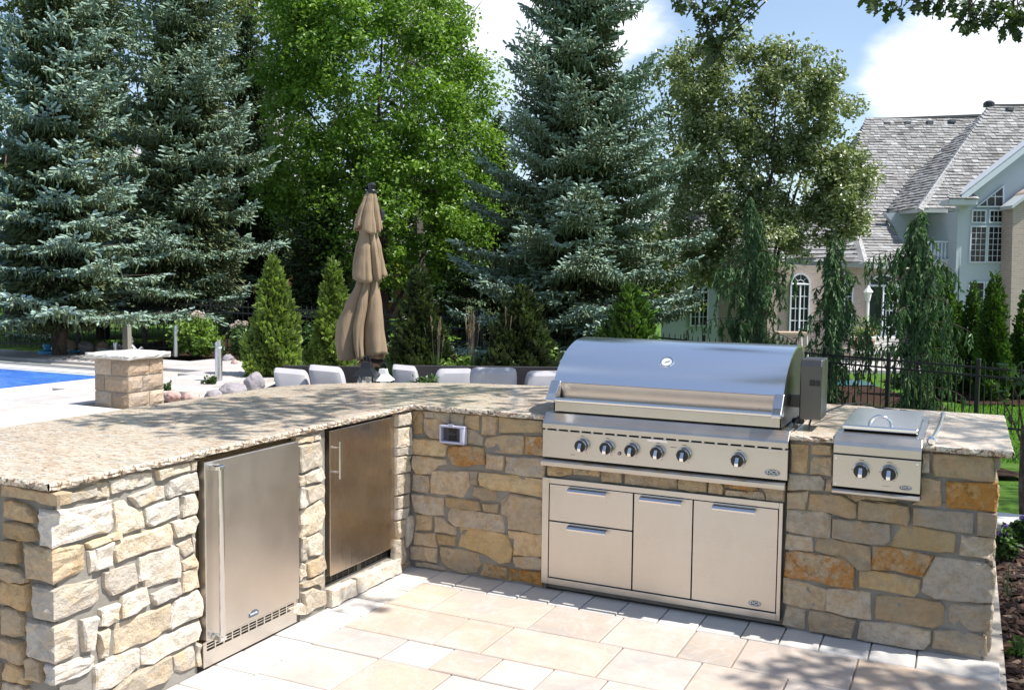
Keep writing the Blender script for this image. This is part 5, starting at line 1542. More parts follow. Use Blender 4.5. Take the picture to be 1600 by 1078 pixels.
def arch_window(parent, u0, u1, vs_, vb, t, rise, cols=4, rows=4, nm='window', door=False):
    """arched head over a rectangular light"""
    k_ = t/FPX; a, c = P(u0, vs_, t), P(u1, vb, t); w = (c-a).dot(RIGHT); h = a.z-c.z; o0 = Vector((a.x, a.y, c.z)); f = .055
    def pt(x, z, d): return o0+RIGHT*x+FWD*d+Vector((0, 0, z))
    n = 14; R_ = [(w/2+w/2*math.cos(math.pi*i/n), h+rise*math.sin(math.pi*i/n)) for i in range(n+1)]
    O_ = [(w/2+(w/2+f)*math.cos(math.pi*i/n), h+(rise+f)*math.sin(math.pi*i/n)) for i in range(n+1)]
    O_ = [(w+f, -f)] + O_ + [(-f, -f)]; I_ = [(w, 0)] + R_ + [(0, 0)]
    m = len(O_); b = MB(); V = []
    for d in (-.06, .02): V += [pt(x, z, d) for x, z in O_] + [pt(x, z, d) for x, z in I_]
    F = []
    for i in range(m):
        j = (i+1) % m
        F += [(i, j, m+j, m+i), (2*m+i, 3*m+i, 3*m+j, 2*m+j), (i, 2*m+i, 2*m+j, j), (m+i, m+j, 3*m+j, 3*m+i)]
    b.add(V, F); W0 = b.build(nm, M['win_frame'], parent)
    b = MB(); b.add([pt(x, z, -.005) for x, z in R_] , [tuple(range(n+1))]); b.build('arch_pane', M['glass'], W0)
    b = MB()
    def bar(x0, z0, x1, z1, r=.012, d=-.03):
        b.tube([pt(x0, z0, d), pt(x1, z1, d)], r, 4)
    bar(0, h, w, h, .04); bar(w/2, 0, w/2, h, .035)
    for i in range(1, 4): a_ = math.pi*i/4; bar(w/2+w*.22*math.cos(a_), h+rise*.45*math.sin(a_), w/2+w/2*math.cos(a_), h+rise*math.sin(a_))
    for i in range(8):
        a0, a1 = math.pi*i/8, math.pi*(i+1)/8; bar(w/2+w*.22*math.cos(a0), h+rise*.45*math.sin(a0), w/2+w*.22*math.cos(a1), h+rise*.45*math.sin(a1))
    for i in range(1, cols):
        if i*2 != cols and not (door and i < cols/2): bar(w*i/cols, 0, w*i/cols, h)
    for j in range(1, rows): bar(w/2 if door else 0, h*j/rows, w, h*j/rows)
    b.build('muntins', M['win_frame'], W0)
    for x0, x1 in ((0, w/2-.03), (w/2+.03, w)):
        b = MB(); b.add([pt(x0, 0, .004), pt(x1, 0, .004), pt(x1, h, .004), pt(x0, h, .004)], [(0, 1, 2, 3)]); b.build('pane', M['glass'], W0)
    return W0
M['shingle'] = mat('cedar_shingle', (.33, .31, .30), .9, spec=.15); g = G(M['shingle'])
a_ = g.n('Attribute'); a_.attribute_name = 'tone'; v = g.coord('Object', (3, 3, 3))
c_ = g.ramp(a_.outputs['Fac'], [(0, (.13, .125, .12)), (.35, (.25, .245, .24)), (.75, (.34, .338, .335)), (1, (.44, .44, .44))])
g.color(g.mix(g.rng(g.noise(v, 8, 4, .7), .4, .7, 0, .5), c_, (.11, .098, .09)))
def shingle_roof(parent, poly, seed, row=.20, wr=(.13, .34), nm='roof', ridge=None):
    rg = random.Random(seed)
    p0 = poly[0]; n = (poly[1]-poly[0]).cross(poly[2]-poly[0]).normalized()
    if n.z < 0: n = -n
    hx = Vector((0, 0, 1)).cross(n).normalized(); up = n.cross(hx).normalized()
    if up.z < 0: up = -up; hx = -hx
    q = [((p-p0).dot(hx), (p-p0).dot(up)) for p in poly]
    # deck
    b = MB(); pts = [p0+hx*a+up*c for a, c in q]; m = len(pts)
    b.add([p-n*.02 for p in pts]+[p-n*.14 for p in pts], [tuple(range(m)), tuple(range(2*m-1, m-1, -1))]+[(i, (i+1) % m, (i+1) % m+m, i+m) for i in range(m)])
    Rf = b.build(nm, M['trim'], parent)
    V = []; F = []; T = []
    y0, y1 = min(c for a, c in q), max(c for a, c in q); y = y0
    while y < y1:
        ym = min(y+row*.5, y1-.01); xs = []
        for i in range(m):
            a, c = q[i], q[(i+1) % m]
            if (a[1] > ym) != (c[1] > ym): xs.append(a[0]+(c[0]-a[0])*(ym-a[1])/(c[1]-a[1]))
        xs.sort()
        for k_ in range(0, len(xs)-1, 2):
            x = xs[k_]-.04; xe = xs[k_+1]+.04
            while x < xe-.02:
                w = min(rg.uniform(*wr), xe-x); t_ = rg.uniform(.035, .062); dy = rg.uniform(-.022, .02); e = .007
                def pt(a, c, d): return p0+hx*a+up*c+n*d
                b0 = len(V)
                V += [pt(x+e, y-.02+dy, 0), pt(x+w-e, y-.02+dy, 0), pt(x+w-e, y-.02+dy, t_), pt(x+e, y-.02+dy, t_), pt(x+e, y+row*1.12, .012), pt(x+w-e, y+row*1.12, .012), pt(x+e, y+row, -.02), pt(x+w-e, y+row, -.02)]
                F += [(b0, b0+1, b0+2, b0+3), (b0+3, b0+2, b0+5, b0+4), (b0, b0+3, b0+4, b0+6), (b0+1, b0+7, b0+5, b0+2)]
                tn_ = min(1, max(0, rg.gauss(.55, .25))); T += [tn_]*4; x += w
        y += row
    o = np_mesh('shingles', V, F, M['shingle'], Rf, tone=T); tag(o, kind='stuff')
    return Rf
def hipcap(parent, A, B, seed):
    rg = random.Random(seed); d = B-A; L = d.length; d.normalize(); side = d.cross(Vector((0, 0, 1))).normalized(); up = side.cross(d)
    V = []; F = []; T = []; x = 0
    while x < L:
        for sgn in (-1, 1):
            b0 = len(V); p = A+d*x
            V += [p+up*.09, p+d*.26+up*.06, p+d*.26+side*sgn*.16-up*.05, p+side*sgn*.17-up*.02, p+side*sgn*.17-up*.06, p+up*.03]
            F += [(b0, b0+1, b0+2, b0+3), (b0, b0+3, b0+4, b0+5)]; tn_ = min(1, rg.uniform(.75, 1.1)); T += [tn_]*2
        x += .21
    o = np_mesh('hip_shingles', V, F, M['shingle'], parent, tone=T); tag(o, kind='stuff'); return o

ho = empty('large_house', (0, 0, 0), 0, 'large pale stucco and brick house with a grey cedar shingle roof beyond the fence', 'house')
# upper main roof
RA, RB = P(1353, 190, 43), P(1530, 183, 43)
r1 = shingle_roof(ho, [P(1300, 345, 37.2), P(1492, 345, 37.2), RB, RA], 1)
b = MB(); b.obox((RA+RB)/2+Vector((0, 0, .05)), (RB-RA)/2, FWD*.16, Vector((0, 0, .05))); b.build('ridge', M['shingle'], ho)
A1 = P(1547, 168, 40); E1 = P(1437, 325, 35); E2 = P(1364, 331, 39)
r2 = shingle_roof(ho, [E1, P(1660, 328, 35), P(1720, 166, 40), A1], 2)
r3 = shingle_roof(ho, [E2, E1, A1], 3, nm='roof')
hipcap(r3, A1, E1, 4)
b = MB(); RC = P(1720, 166, 40); b.obox((A1+RC)/2+Vector((0, 0, .05)), (RC-A1)/2, FWD*.16, Vector((0, 0, .05))); b.build('ridge', M['shingle'], ho)
b = MB(); b.lathe([(.22, -.1), (.22, .06), (.12, .14)], A1+Vector((-.05, 0, .12)), 12); b.build('ridge_vent', M['black'], ho)
M['vent_metal'] = mat('roof_vent', (.12, .12, .13), .6)
for (u, v_, t_) in ((1385, 194, 42.6), (1417, 193, 42.6), (1452, 192, 42.6), (1487, 190, 42.6), (1577, 171, 39.7)):
    b = MB(); p = P(u, v_, t_); b.obox(p, RIGHT*.13, FWD*.16, Vector((0, 0, .075))); b.build('roof_vent', M['vent_metal'], ho, bevel=.02)
# left hip slope of the main roof
shingle_roof(ho, [P(1300, 345, 37.2), RA, P(1250, 350, 41)], 8)
# lower roof over the garden room
L1, L2 = P(1325, 322, 37.2), P(1350, 410, 33.5)
r4 = shingle_roof(ho, [L2, P(1398, 412, 33.5), P(1424, 398, 34.3), P(1385, 322, 37.2), L1], 5, row=.26, wr=(.2, .5))
r5 = shingle_roof(ho, [P(1222, 405, 36.0), L2, L1, P(1262, 322, 39.0)], 6, row=.26, wr=(.2, .5))
hipcap(r4, L1, L2, 7)
# gutters
def gutter(pa, pb, nm='gutter'):
    b = MB(); d = pb-pa; b.obox((pa+pb)/2+Vector((0, 0, -.10)), d/2, FWD*.07, Vector((0, 0, .07))); b.build(nm, M['gutter'], ho)
gutter(P(1350, 411, 33.4), P(1398, 413, 33.4)); gutter(P(1222, 406, 35.9), P(1349, 411, 33.4))
gutter(E1, P(1480, 325.5, 35)); gutter(E2, E1)
# walls
pwall('garden_room_wall', [(1190, 414), (1397, 416), (1397, 562), (1190, 562)], 34.0, .3, 'brick_pale', ho)
pwall('upper_wall', [(1382, 333), (1500, 331), (1500, 420), (1430, 420), (1392, 345)], 36.6, .3, 'stucco', ho)
pwall('porch_wall', [(1396, 420), (1500, 420), (1500, 565), (1396, 565)], 36.8, .3, 'brick_pale', ho)
pwall('gable_wall', [(1499, 322), (1512, 309), (1600, 240), (1700, 160), (1700, 570), (1499, 570)], 34.0, .3, 'stucco', ho)
b = MB(); a, c = P(1499, 330, 34.0), P(1499, 570, 34.0); b.obox(Vector((a.x, a.y, (a.z+c.z)/2))+FWD*1.5+RIGHT*.01, RIGHT*.05, FWD*1.5, Vector((0, 0, (a.z-c.z)/2))); b.build('return_wall', M['stucco'], ho)
# gable fascia and soffit
fa, fb_ = P(1502, 310, 33.5), P(1720, 140, 33.5)
b = MB(); d = fb_-fa; b.obox((fa+fb_)/2, d/2, FWD*.04, Vector((0, 0, .14))); b.build('fascia', M['win_frame'], ho)
b = MB(); b.obox((fa+fb_)/2+FWD*.30+Vector((0, 0, .12)), d/2, FWD*.34, Vector((0, 0, .03))); b.build('soffit', M['trim'], ho)
# eave return box with little roof
p = P(1498, 317, 33.8); b = MB(); b.obox(p, RIGHT*.50, FWD*.35, Vector((0, 0, .10))); b.build('eave_return', M['trim'], ho, bevel=.02)
q0 = p+Vector((0, 0, .11)); shingle_roof(ho, [q0-RIGHT*.52-FWD*.36, q0+RIGHT*.52-FWD*.36, q0+RIGHT*.3+FWD*.2+Vector((0, 0, .42)), q0-RIGHT*.15+FWD*.2+Vector((0, 0, .42))], 12, row=.15, wr=(.1, .2))
# brick pier on the right
pwall('brick_pier', [(1583, 322), (1604, 300), (1700, 240), (1700, 570), (1577, 570)], 33.2, .75, 'brick_pale', ho)
fa, fb_ = P(1579, 324, 33.1), P(1710, 226, 33.1); b = MB(); b.obox((fa+fb_)/2+FWD*.3, (fb_-fa)/2, FWD*.42, Vector((0, 0, .06))); b.build('pier_cap', M['trim'], ho)
# gable windows
window(ho, 1520, 330, 1538, 347, 33.98, 3, 2); window(ho, 1547, 330, 1565, 347, 33.98, 3, 2)
window(ho, 1518, 355, 1538, 409, 33.98, 3, 6); window(ho, 1545, 355, 1565, 409, 33.98, 3, 6)
window(ho, 1515, 442, 1534, 500, 33.98, 2, 5); window(ho, 1542, 442, 1561, 500, 33.98, 2, 5)
# triangular light above
def tri_window(parent):
    A, B, C_ = P(1530, 322, 33.9), P(1567, 322, 33.9), P(1567, 293, 33.9)
    cen = (A+B+C_)/3; O_ = [q+(q-cen)*.22 for q in (A, B, C_)]
    b = MB(); b.add([*O_, A, B, C_, *[q+FWD*.06 for q in O_], *[q+FWD*.06 for q in (A, B, C_)]], [(0,1,4,3),(1,2,5,4),(2,0,3,5),(0,6,7,1),(1,7,8,2),(2,8,6,0),(3,4,10,9),(4,5,11,10),(5,3,9,11)])
    W0 = b.build('window', M['win_frame'], parent)
    cols = [0, .33, .67, 1]
    b = MB()
    for f in (.33, .67):
        x = A.lerp(B, f); top = A.lerp(C_, f); b.tube([x-FWD*.0, top], .018, 4)
    b.tube([A.lerp(C_, .5), B.lerp(C_, .5)], .018, 4)
    b.build('muntins', M['win_frame'], W0)
    for k_ in range(3):
        f0, f1 = cols[k_]+.02, cols[k_+1]-.02; q = [A.lerp(B, f0), A.lerp(B, f1), A.lerp(C_, f1), A.lerp(C_, f0)]
        b = MB(); b.add([w_+FWD*.02 for w_ in q], [(0, 1, 2, 3)]); b.build('pane', M['glass'], W0)
tri_window(ho)
# balcony
window(ho, 1464, 341, 1484, 404, 36.5, 3, 5, nm='balcony_door'); window(ho, 1441, 341, 1451, 372, 36.5, 2, 4)
p0, p1 = P(1444, 411, 34.6), P(1498, 411, 34.6)
b = MB(); b.obox((p0+p1)/2+FWD*1.0, (p1-p0)/2, FWD*1.0, Vector((0, 0, .14))); b.build('balcony_floor', M['trim'], ho)
rt = (P(1447, 378, 34.7)+P(1497, 378, 34.7))/2
rail_w = (P(1497, 378, 34.7)-P(1447, 378, 34.7)).length
b = MB(); b.obox(rt, RIGHT*rail_w/2, FWD*.05, Vector((0, 0, .03))); ba = b.build('balcony_rail', M['win_frame'], ho)
zb_ = P(1470, 406, 34.7).z
for i in range(9):
    q = rt + RIGHT*(-rail_w/2+.06+(rail_w-.12)*i/8); hh = rt.z-zb_
    b = MB(); b.lathe([(.035, 0), (.03, hh*.1), (.05, hh*.3), (.028, hh*.6), (.03, hh*.92), (.035, hh)], (q.x, q.y, zb_), 8); b.build('baluster', M['win_frame'], ba, smooth=True)
def wall_lamp(u, v_, t_):
    p = P(u, v_, t_); b = MB(); b.lathe([(.05, -.16), (.09, .05), (.10, .07), (.04, .14), (.015, .2)], p, 8); o = b.build('wall_lamp', M['white_paint'], ho); return o
wall_lamp(1487, 355, 36.2); wall_lamp(1496, 455, 36.0)
# garden room openings
arch_window(ho, 1237, 1261, 444, 520, 33.95, .34); arch_window(ho, 1308, 1328, 444, 520, 33.95, .34)
arch_window(ho, 1359, 1398, 446, 524, 33.95, .34, cols=8, rows=6, nm='terrace_door', door=True)
# stucco wing on the left
pwall('stucco_wing', [(1035, 400), (1122, 404), (1122, 562), (1035, 562)], 36.0, .3, 'stucco', ho)
arch_window(ho, 1081, 1104, 456, 508, 35.9, .42)
pwall('link_wall', [(1120, 412), (1192, 414), (1192, 562), (1120, 562)], 36.5, .3, 'brick_pale', ho)
shingle_roof(ho, [P(1020, 406, 35.2), P(1225, 410, 35.2), P(1225, 330, 40), P(1040, 330, 40)], 9, row=.26, wr=(.2, .45))
# steps, pots, lamp post, table
st_ = empty('terrace_steps', (0, 0, 0), 0, 'pale stone steps below the arched door of the large house', 'steps')
for i in range(3):
    a, c = P(1332-i*4, 527+i*9, 33.2-i*.45), P(1402, 527+i*9, 33.2-i*.45)
    b = MB(); b.obox((a+c)/2+Vector((0, 0, -.08)), (c-a)/2, FWD*.4, Vector((0, 0, .08))); b.build('step', M['limestone'], st_)
gp = ground_z(*Wp(14, 30).xy)
nb = MB(); q = [Wp(9.5, 28.6, gp+.0), Wp(15.5, 28.6, gp), Wp(15.5, 33.8, gp), Wp(9.5, 33.8, gp)]
nb.add([p+Vector((0, 0, .0)) for p in q]+[p+Vector((0, 0, -.2)) for p in q], [(0,1,2,3),(7,6,5,4),(0,4,5,1),(1,5,6,2),(2,6,7,3),(3,7,4,0)]); o = nb.build('neighbour_patio', M['deck']); tag(o, kind='structure')
q = [Wp(7.8, 24.6, gp-.02), Wp(9.6, 24.6, gp-.02), Wp(9.6, 26.0, gp-.02), Wp(7.8, 26.0, gp-.02)]
M['water2'] = mat('neighbour_pool_water', (.03, .18, .22), .1)
b = MB(); b.add(q, [(0, 1, 2, 3)]); o = b.build('neighbour_pool_water', M['water2']); tag(o, kind='structure')
M['terracotta'] = mat('terracotta', (.36, .24, .18), .85); M['petal_red'] = mat('petal_red', (.55, .03, .10), .6)
tb_ = empty('patio_table', P(1236, 520, 31), 0, 'white legged patio table with a tan top on the neighbour\'s terrace', 'table')
b = MB(); b.obox((0, 0, 0), RIGHT*.48, FWD*.35, Vector((0, 0, .03))); b.build('tabletop', mat('tan_top', (.48, .36, .27), .7), tb_)
for sx in (-1, 1):
    for sy in (-1, 1):
        b = MB(); q = RIGHT*.42*sx+FWD*.3*sy; b.tube([q, q+RIGHT*.08*sx+Vector((0, 0, -1.02))], .03, 6); b.build('leg', M['white_paint'], tb_)
lp = P(1356, 460, 32.2); lpo = empty('lamp_post', Vector((lp.x, lp.y, -1.05)), 0, 'white lantern on a slim post twined with flowers beside the terrace door', 'lamp post')
zz = lp.z+1.05
b = MB(); b.tube([(0, 0, 0), (0, 0, zz-.2)], .05, 8); b.build('post', M['white_paint'], lpo)
b = MB(); b.lathe([(.08, -.22), (.13, .05), (.17, .08), (.07, .22), (.03, .30)], (0, 0, zz), 8); b.build('lantern', M['white_paint'], lpo)

# ------------------------------------------------------------------ red brick house glimpsed behind the spruces
rh = empty('brick_house', (0, 0, 0), 0, 'dark red brick house glimpsed between the spruce trunks', 'house')
pwall('front_wall', [(40, 300), (470, 300), (470, 505), (40, 505)], 46, .4, 'brick_red', rh)
pwall('side_wing', [(540, 395), (720, 395), (720, 520), (540, 520)], 40, .4, 'brick_red', rh)
shingle_roof(rh, [P(530, 398, 39.6), P(735, 398, 39.6), P(715, 340, 44), P(550, 340, 44)], 21, row=.4, wr=(.4, .8))
shingle_roof(rh, [P(20, 302, 45.5), P(490, 302, 45.5), P(440, 170, 53), P(80, 170, 53)], 22, row=.5, wr=(.5, .9))
for (u0, u1) in ((90, 120), (210, 240), (330, 360), (400, 425)): window(rh, u0, 355, u1, 425, 45.9, 2, 3)
window(rh, 590, 430, 612, 470, 39.9, 2, 2); window(rh, 660, 430, 682, 470, 39.9, 2, 2)
# ================================================================== VEGETATION
def leaf_mat(name, stops, rough=.5, trans=.35, spec=.4, tcol=None):
    m = bpy.data.materials.new(name); m.use_nodes = True; nt = m.node_tree; b = nt.nodes['Principled BSDF']
    m_ = m; g = G(m); a = g.n('Attribute'); a.attribute_name = 'tone'
    col = g.ramp(a.outputs['Fac'], stops); g.color(col)
    b.inputs['Roughness'].default_value = rough; b.inputs['Specular IOR Level'].default_value = spec
    if trans:
        tr = g.n('BsdfTranslucent'); mx_ = g.n('MixShader'); mx_.inputs['Fac'].default_value = trans
        tcm = g.mix(1.0, col, tcol or (1.35, 1.45, .75), 'MULTIPLY'); g.l(tcm, tr.inputs['Color'])
        g.l(b.outputs[0], mx_.inputs[1]); g.l(tr.outputs[0], mx_.inputs[2])
        g.l(mx_.outputs[0], nt.nodes['Material Output'].inputs['Surface'])
    return m
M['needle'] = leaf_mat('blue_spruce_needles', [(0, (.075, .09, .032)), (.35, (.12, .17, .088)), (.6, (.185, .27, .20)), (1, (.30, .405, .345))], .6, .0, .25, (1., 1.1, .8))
M['needle_g'] = leaf_mat('green_conifer_needles', [(0, (.035, .05, .015)), (.5, (.06, .10, .04)), (1, (.11, .16, .085))], .6, .0, .25, (1., 1.1, .8))
M['maple'] = leaf_mat('maple_leaves', [(0, (.07, .14, .018)), (.5, (.15, .27, .032)), (1, (.26, .40, .06))], .42, .38, .5)
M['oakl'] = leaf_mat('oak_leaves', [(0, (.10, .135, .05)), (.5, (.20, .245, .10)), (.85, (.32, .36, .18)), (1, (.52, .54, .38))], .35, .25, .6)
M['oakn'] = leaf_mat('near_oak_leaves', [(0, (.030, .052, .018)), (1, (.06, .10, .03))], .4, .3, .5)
M['backl'] = leaf_mat('backdrop_leaves', [(0, (.035, .055, .018)), (.6, (.07, .11, .03)), (1, (.12, .16, .06))], .5, .3, .4)
M['arb'] = leaf_mat('arborvitae_sprays', [(0, (.035, .065, .014)), (.5, (.07, .14, .022)), (1, (.12, .22, .04))], .5, .25, .35)
M['arb_y'] = leaf_mat('golden_arborvitae_sprays', [(0, (.08, .12, .026)), (.5, (.165, .24, .05)), (1, (.27, .36, .085))], .5, .28, .35)
M['arb_d'] = leaf_mat('dark_arborvitae_sprays', [(0, (.018, .028, .010)), (.6, (.04, .062, .018)), (1, (.075, .11, .03))], .5, .2, .35)
M['weep'] = leaf_mat('weeping_cedar_sprays', [(0, (.05, .09, .038)), (.5, (.10, .18, .075)), (.85, (.16, .26, .11)), (1, (.20, .26, .12))], .5, .2, .35)
M['lime'] = leaf_mat('hydrangea_leaves', [(0, (.08, .14, .025)), (.5, (.15, .25, .045)), (1, (.24, .36, .08))], .45, .35, .4)
M['shrub'] = leaf_mat('shrub_leaves', [(0, (.03, .06, .018)), (.5, (.06, .12, .03)), (1, (.12, .20, .05))], .45, .3, .4)
M['grassb'] = leaf_mat('grass_blades', [(0, (.05, .10, .03)), (.6, (.09, .18, .045)), (1, (.20, .26, .09))], .5, .3, .4)
M['lawnb'] = leaf_mat('lawn_blades', [(0, (.07, .16, .015)), (.6, (.11, .25, .024)), (1, (.16, .32, .04))], .5, .3, .4)
M['plume'] = leaf_mat('grass_plumes', [(0, (.20, .16, .09)), (1, (.38, .32, .20))], .8, .2, .2, (1.1, 1., .8))
M['flower'] = leaf_mat('hydrangea_flowers', [(0, (.45, .30, .22)), (.5, (.60, .55, .48)), (1, (.70, .68, .62))], .7, .3, .2, (1., 1., .9))
M['violet'] = leaf_mat('violet_flowers', [(0, (.12, .08, .35)), (1, (.25, .16, .50))], .6, .3, .2, (1., 1., 1.))
M['bark'] = mat('bark', (.10, .075, .058), .95, spec=.1); g = G(M['bark']); v = g.coord('Object', (6, 6, 1.6)); n_ = g.noise(v, 5, 6, .7)
g.color(g.ramp(n_, [(.35, (.035, .026, .02)), (.65, (.14, .11, .09))])); g.bump(n_, .9, .03)
M['bark_grey'] = mat('bark_grey', (.14, .12, .11), .95, spec=.1)

def unit(a): return a/np.maximum(np.linalg.norm(a, axis=-1, keepdims=True), 1e-9)
def blades(name, st, dr, ln, wd, mt, parent, tone, planes=3, seed=0, mid=.45):
    """each twig: crossed long diamonds about its own axis"""
    rg = np.random.RandomState(seed); N = len(st)
    dr = unit(dr); r = rg.normal(size=(N, 3)); x = unit(np.cross(dr, r)); y = np.cross(dr, x)
    V = []; 
    for k in range(planes):
        a = math.pi*k/planes; s = x*math.cos(a)+y*math.sin(a)
        m_ = st+dr*(ln*mid)[:, None]; w = (wd*.5)[:, None]
        V.append(np.stack([st, m_+s*w, st+dr*ln[:, None], m_-s*w], 1))
    V = np.stack(V, 1).reshape(-1, 3); F = np.arange(len(V)).reshape(-1, 4)
    return np_mesh(name, V, F, M[mt], parent, tone=np.repeat(tone, planes))
def spindles(name, st, dr, ln, wd, mt, parent, tone, sides=4, seed=0):
    """needle-clad twigs: slim double pyramids, widest a third of the way up"""
    rg = np.random.RandomState(seed); N = len(st); dr = unit(dr); x = unit(np.cross(dr, rg.normal(size=(N, 3)))); y = np.cross(dr, x)
    L = ln[:, None]; w = (wd*.5)[:, None]; V = [st]
    for k in range(sides):
        a = 2*math.pi*k/sides; V.append(st+dr*L*rg.uniform(.16, .34, (N, 1))+(x*math.cos(a)+y*math.sin(a))*w*rg.uniform(.85, 1.25, (N, 1)))
    for k in range(sides):
        a = 2*math.pi*k/sides+.6; V.append(st+dr*L*rg.uniform(.68, .86, (N, 1))+(x*math.cos(a)+y*math.sin(a))*w*rg.uniform(.7, 1.1, (N, 1)))
    V.append(st+dr*L); V = np.stack(V, 1); m = 2*sides+2; base = (np.arange(N)*m)[:, None]; F = []
    for k in range(sides):
        a, b = 1+k, 1+(k+1) % sides; c, d = sides+a, sides+b
        F += [(0, b, a), (a, b, d), (a, d, c), (c, d, m-1)]
    FF = np.concatenate([base+np.array(f)[None, :] for f in F], 0)
    return np_mesh(name, V.reshape(-1, 3), FF, M[mt], parent, tone=np.tile(tone, len(F)), smooth=False)
def kites(name, c, nrm, size, mt, parent, tone, seed=0, asp=.62):
    rg = np.random.RandomState(seed); N = len(c); nrm = unit(nrm)
    a = unit(np.cross(nrm, rg.normal(size=(N, 3)))); b = np.cross(nrm, a); s = size[:, None]
    fold = nrm*s*.12
    V = np.stack([c-a*s*.5, c+b*s*asp*.5-a*s*.05+fold, c+a*s*.5-fold*.6, c-b*s*asp*.5-a*s*.05+fold], 1).reshape(-1, 3)
    return np_mesh(name, V, np.arange(len(V)).reshape(-1, 4), M[mt], parent, tone=tone)
def trunk_mesh(parent, limbs, mt='bark', name='trunk', n=8):
    b = MB()
    for pts, rr in limbs: b.tube(pts, rr, n)
    return b.build(name, M[mt], parent, smooth=True)

def spruce(pos, H_, R_, seed, label, mt='needle', zb=.06, dens=1.0, group='blue spruces beyond the terrace', cat='spruce tree', power=.80, blue=.68):
    rg = np.random.RandomState(seed); root = empty('spruce_tree', pos, 0, label, cat, group)
    trunk_mesh(root, [([(0, 0, -.3), (0, 0, H_*.5), (0, 0, H_)], [R_*.055+.03, R_*.035+.02, .012])])
    ST = []; DR = []; LN = []; WD = []; TN = []; limbs = []
    z = H_*zb
    while z < H_*.985:
        f = z/H_; L0 = R_*(1-f)**power*(.62+.38*min(1, (f+.12)/.2))
        nb = max(4, int((5.2+2*(1-f))*dens)); a0 = rg.rand()*6.28
        for k in range(nb):
            az = a0+6.283*k/nb+rg.uniform(-.35, .35); L = max(.10, L0*rg.choice([rg.uniform(.45, .8), rg.uniform(.85, 1.22)], p=[.3, .7])); zz = z+rg.uniform(-.14, .14)
            h = np.array([math.cos(az), math.sin(az), 0.]); el = -.22+.95*f+rg.uniform(-.12, .12)
            n = max(3, int(L/.105)); p = np.array([0, 0, zz]); pts = [p.copy()]; side = np.array([-h[1], h[0], 0.])
            dn = []
            for i in range(n):
                e = el + .50*((i/n)**2)*(1 if f < .6 else .3) - .12*math.sin(3.1*i/n)
                d = h*math.cos(e)+np.array([0, 0, math.sin(e)]); dn.append(d); p = p+d*(L/n); pts.append(p.copy())
            limbs.append(([pts[0], pts[n//2], pts[-1]], [.022*L0/R_+.010, .013, .004]))
            for i in range(max(1, int(n*.16)), n+1):
                fr_ = i/n; d = dn[min(i, n-1)]; q = pts[i]
                ll = (.34*L*(1.02-fr_)**.62+.10)*rg.uniform(.75, 1.2)
                sides = (1, -1) if i < n else (0,)
                for sg in sides:
                    if sg and rg.rand() < .10: continue
                    ld = d*(.72 if sg else 1.)+side*sg*.85+np.array([0, 0, rg.uniform(-.26, .10)]); ld = ld/np.linalg.norm(ld)
                    m_ = max(1, int(ll/.115))
                    for j in range(m_+1):
                        qq = q+ld*(ll*(j/(m_+.5))); tip = (j == m_)
                        for s2 in ((1, -1) if not tip else (0,)):
                            if s2 and rg.rand() < .22: continue
                            sd = np.cross(ld, [0, 0, 1.]); td = ld*(.75)+sd*s2*.8+rg.normal(size=3)*.14+np.array([0, 0, -.10 if s2 else .05])
                            ST.append(qq); DR.append(td); LN.append(rg.uniform(.12, .21)); WD.append(rg.uniform(.065, .10))
                            out = min(1, fr_*.75+.35*(j/(m_+.5)))
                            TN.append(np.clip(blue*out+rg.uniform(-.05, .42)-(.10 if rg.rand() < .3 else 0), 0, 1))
                        # hanging under-growth, older and greener
                        if rg.rand() < .55*dens:
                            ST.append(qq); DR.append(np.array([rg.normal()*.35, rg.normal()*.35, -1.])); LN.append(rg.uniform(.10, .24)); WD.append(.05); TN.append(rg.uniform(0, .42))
        z += rg.uniform(.34, .50)*(1.0 if f < .70 else .62)
    # dense older growth round the trunk, toned dark to paint in the inner shade
    nc = int(9000*min(1, dens)); fz = 1-np.sqrt(rg.rand(nc)); az = rg.rand(nc)*6.283; rr = R_*(1-fz)**power*(.06+.40*rg.rand(nc))*np.minimum(1, .7+fz*4)
    for i in range(nc):
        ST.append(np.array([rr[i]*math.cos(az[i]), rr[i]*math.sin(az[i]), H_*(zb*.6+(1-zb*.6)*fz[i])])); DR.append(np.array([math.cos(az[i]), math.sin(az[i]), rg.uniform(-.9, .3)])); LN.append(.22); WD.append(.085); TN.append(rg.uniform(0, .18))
    # leader
    for i in range(14):
        a = rg.rand()*6.28; zz = H_*(.965+.035*i/14); ST.append(np.array([0, 0, zz])); DR.append(np.array([math.cos(a)*.6, math.sin(a)*.6, .9])); LN.append(.2); WD.append(.06); TN.append(.8)
    trunk_mesh(root, limbs, name='branches', n=4)
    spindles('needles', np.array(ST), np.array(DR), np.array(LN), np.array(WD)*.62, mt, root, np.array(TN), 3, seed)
    return root, len(ST)

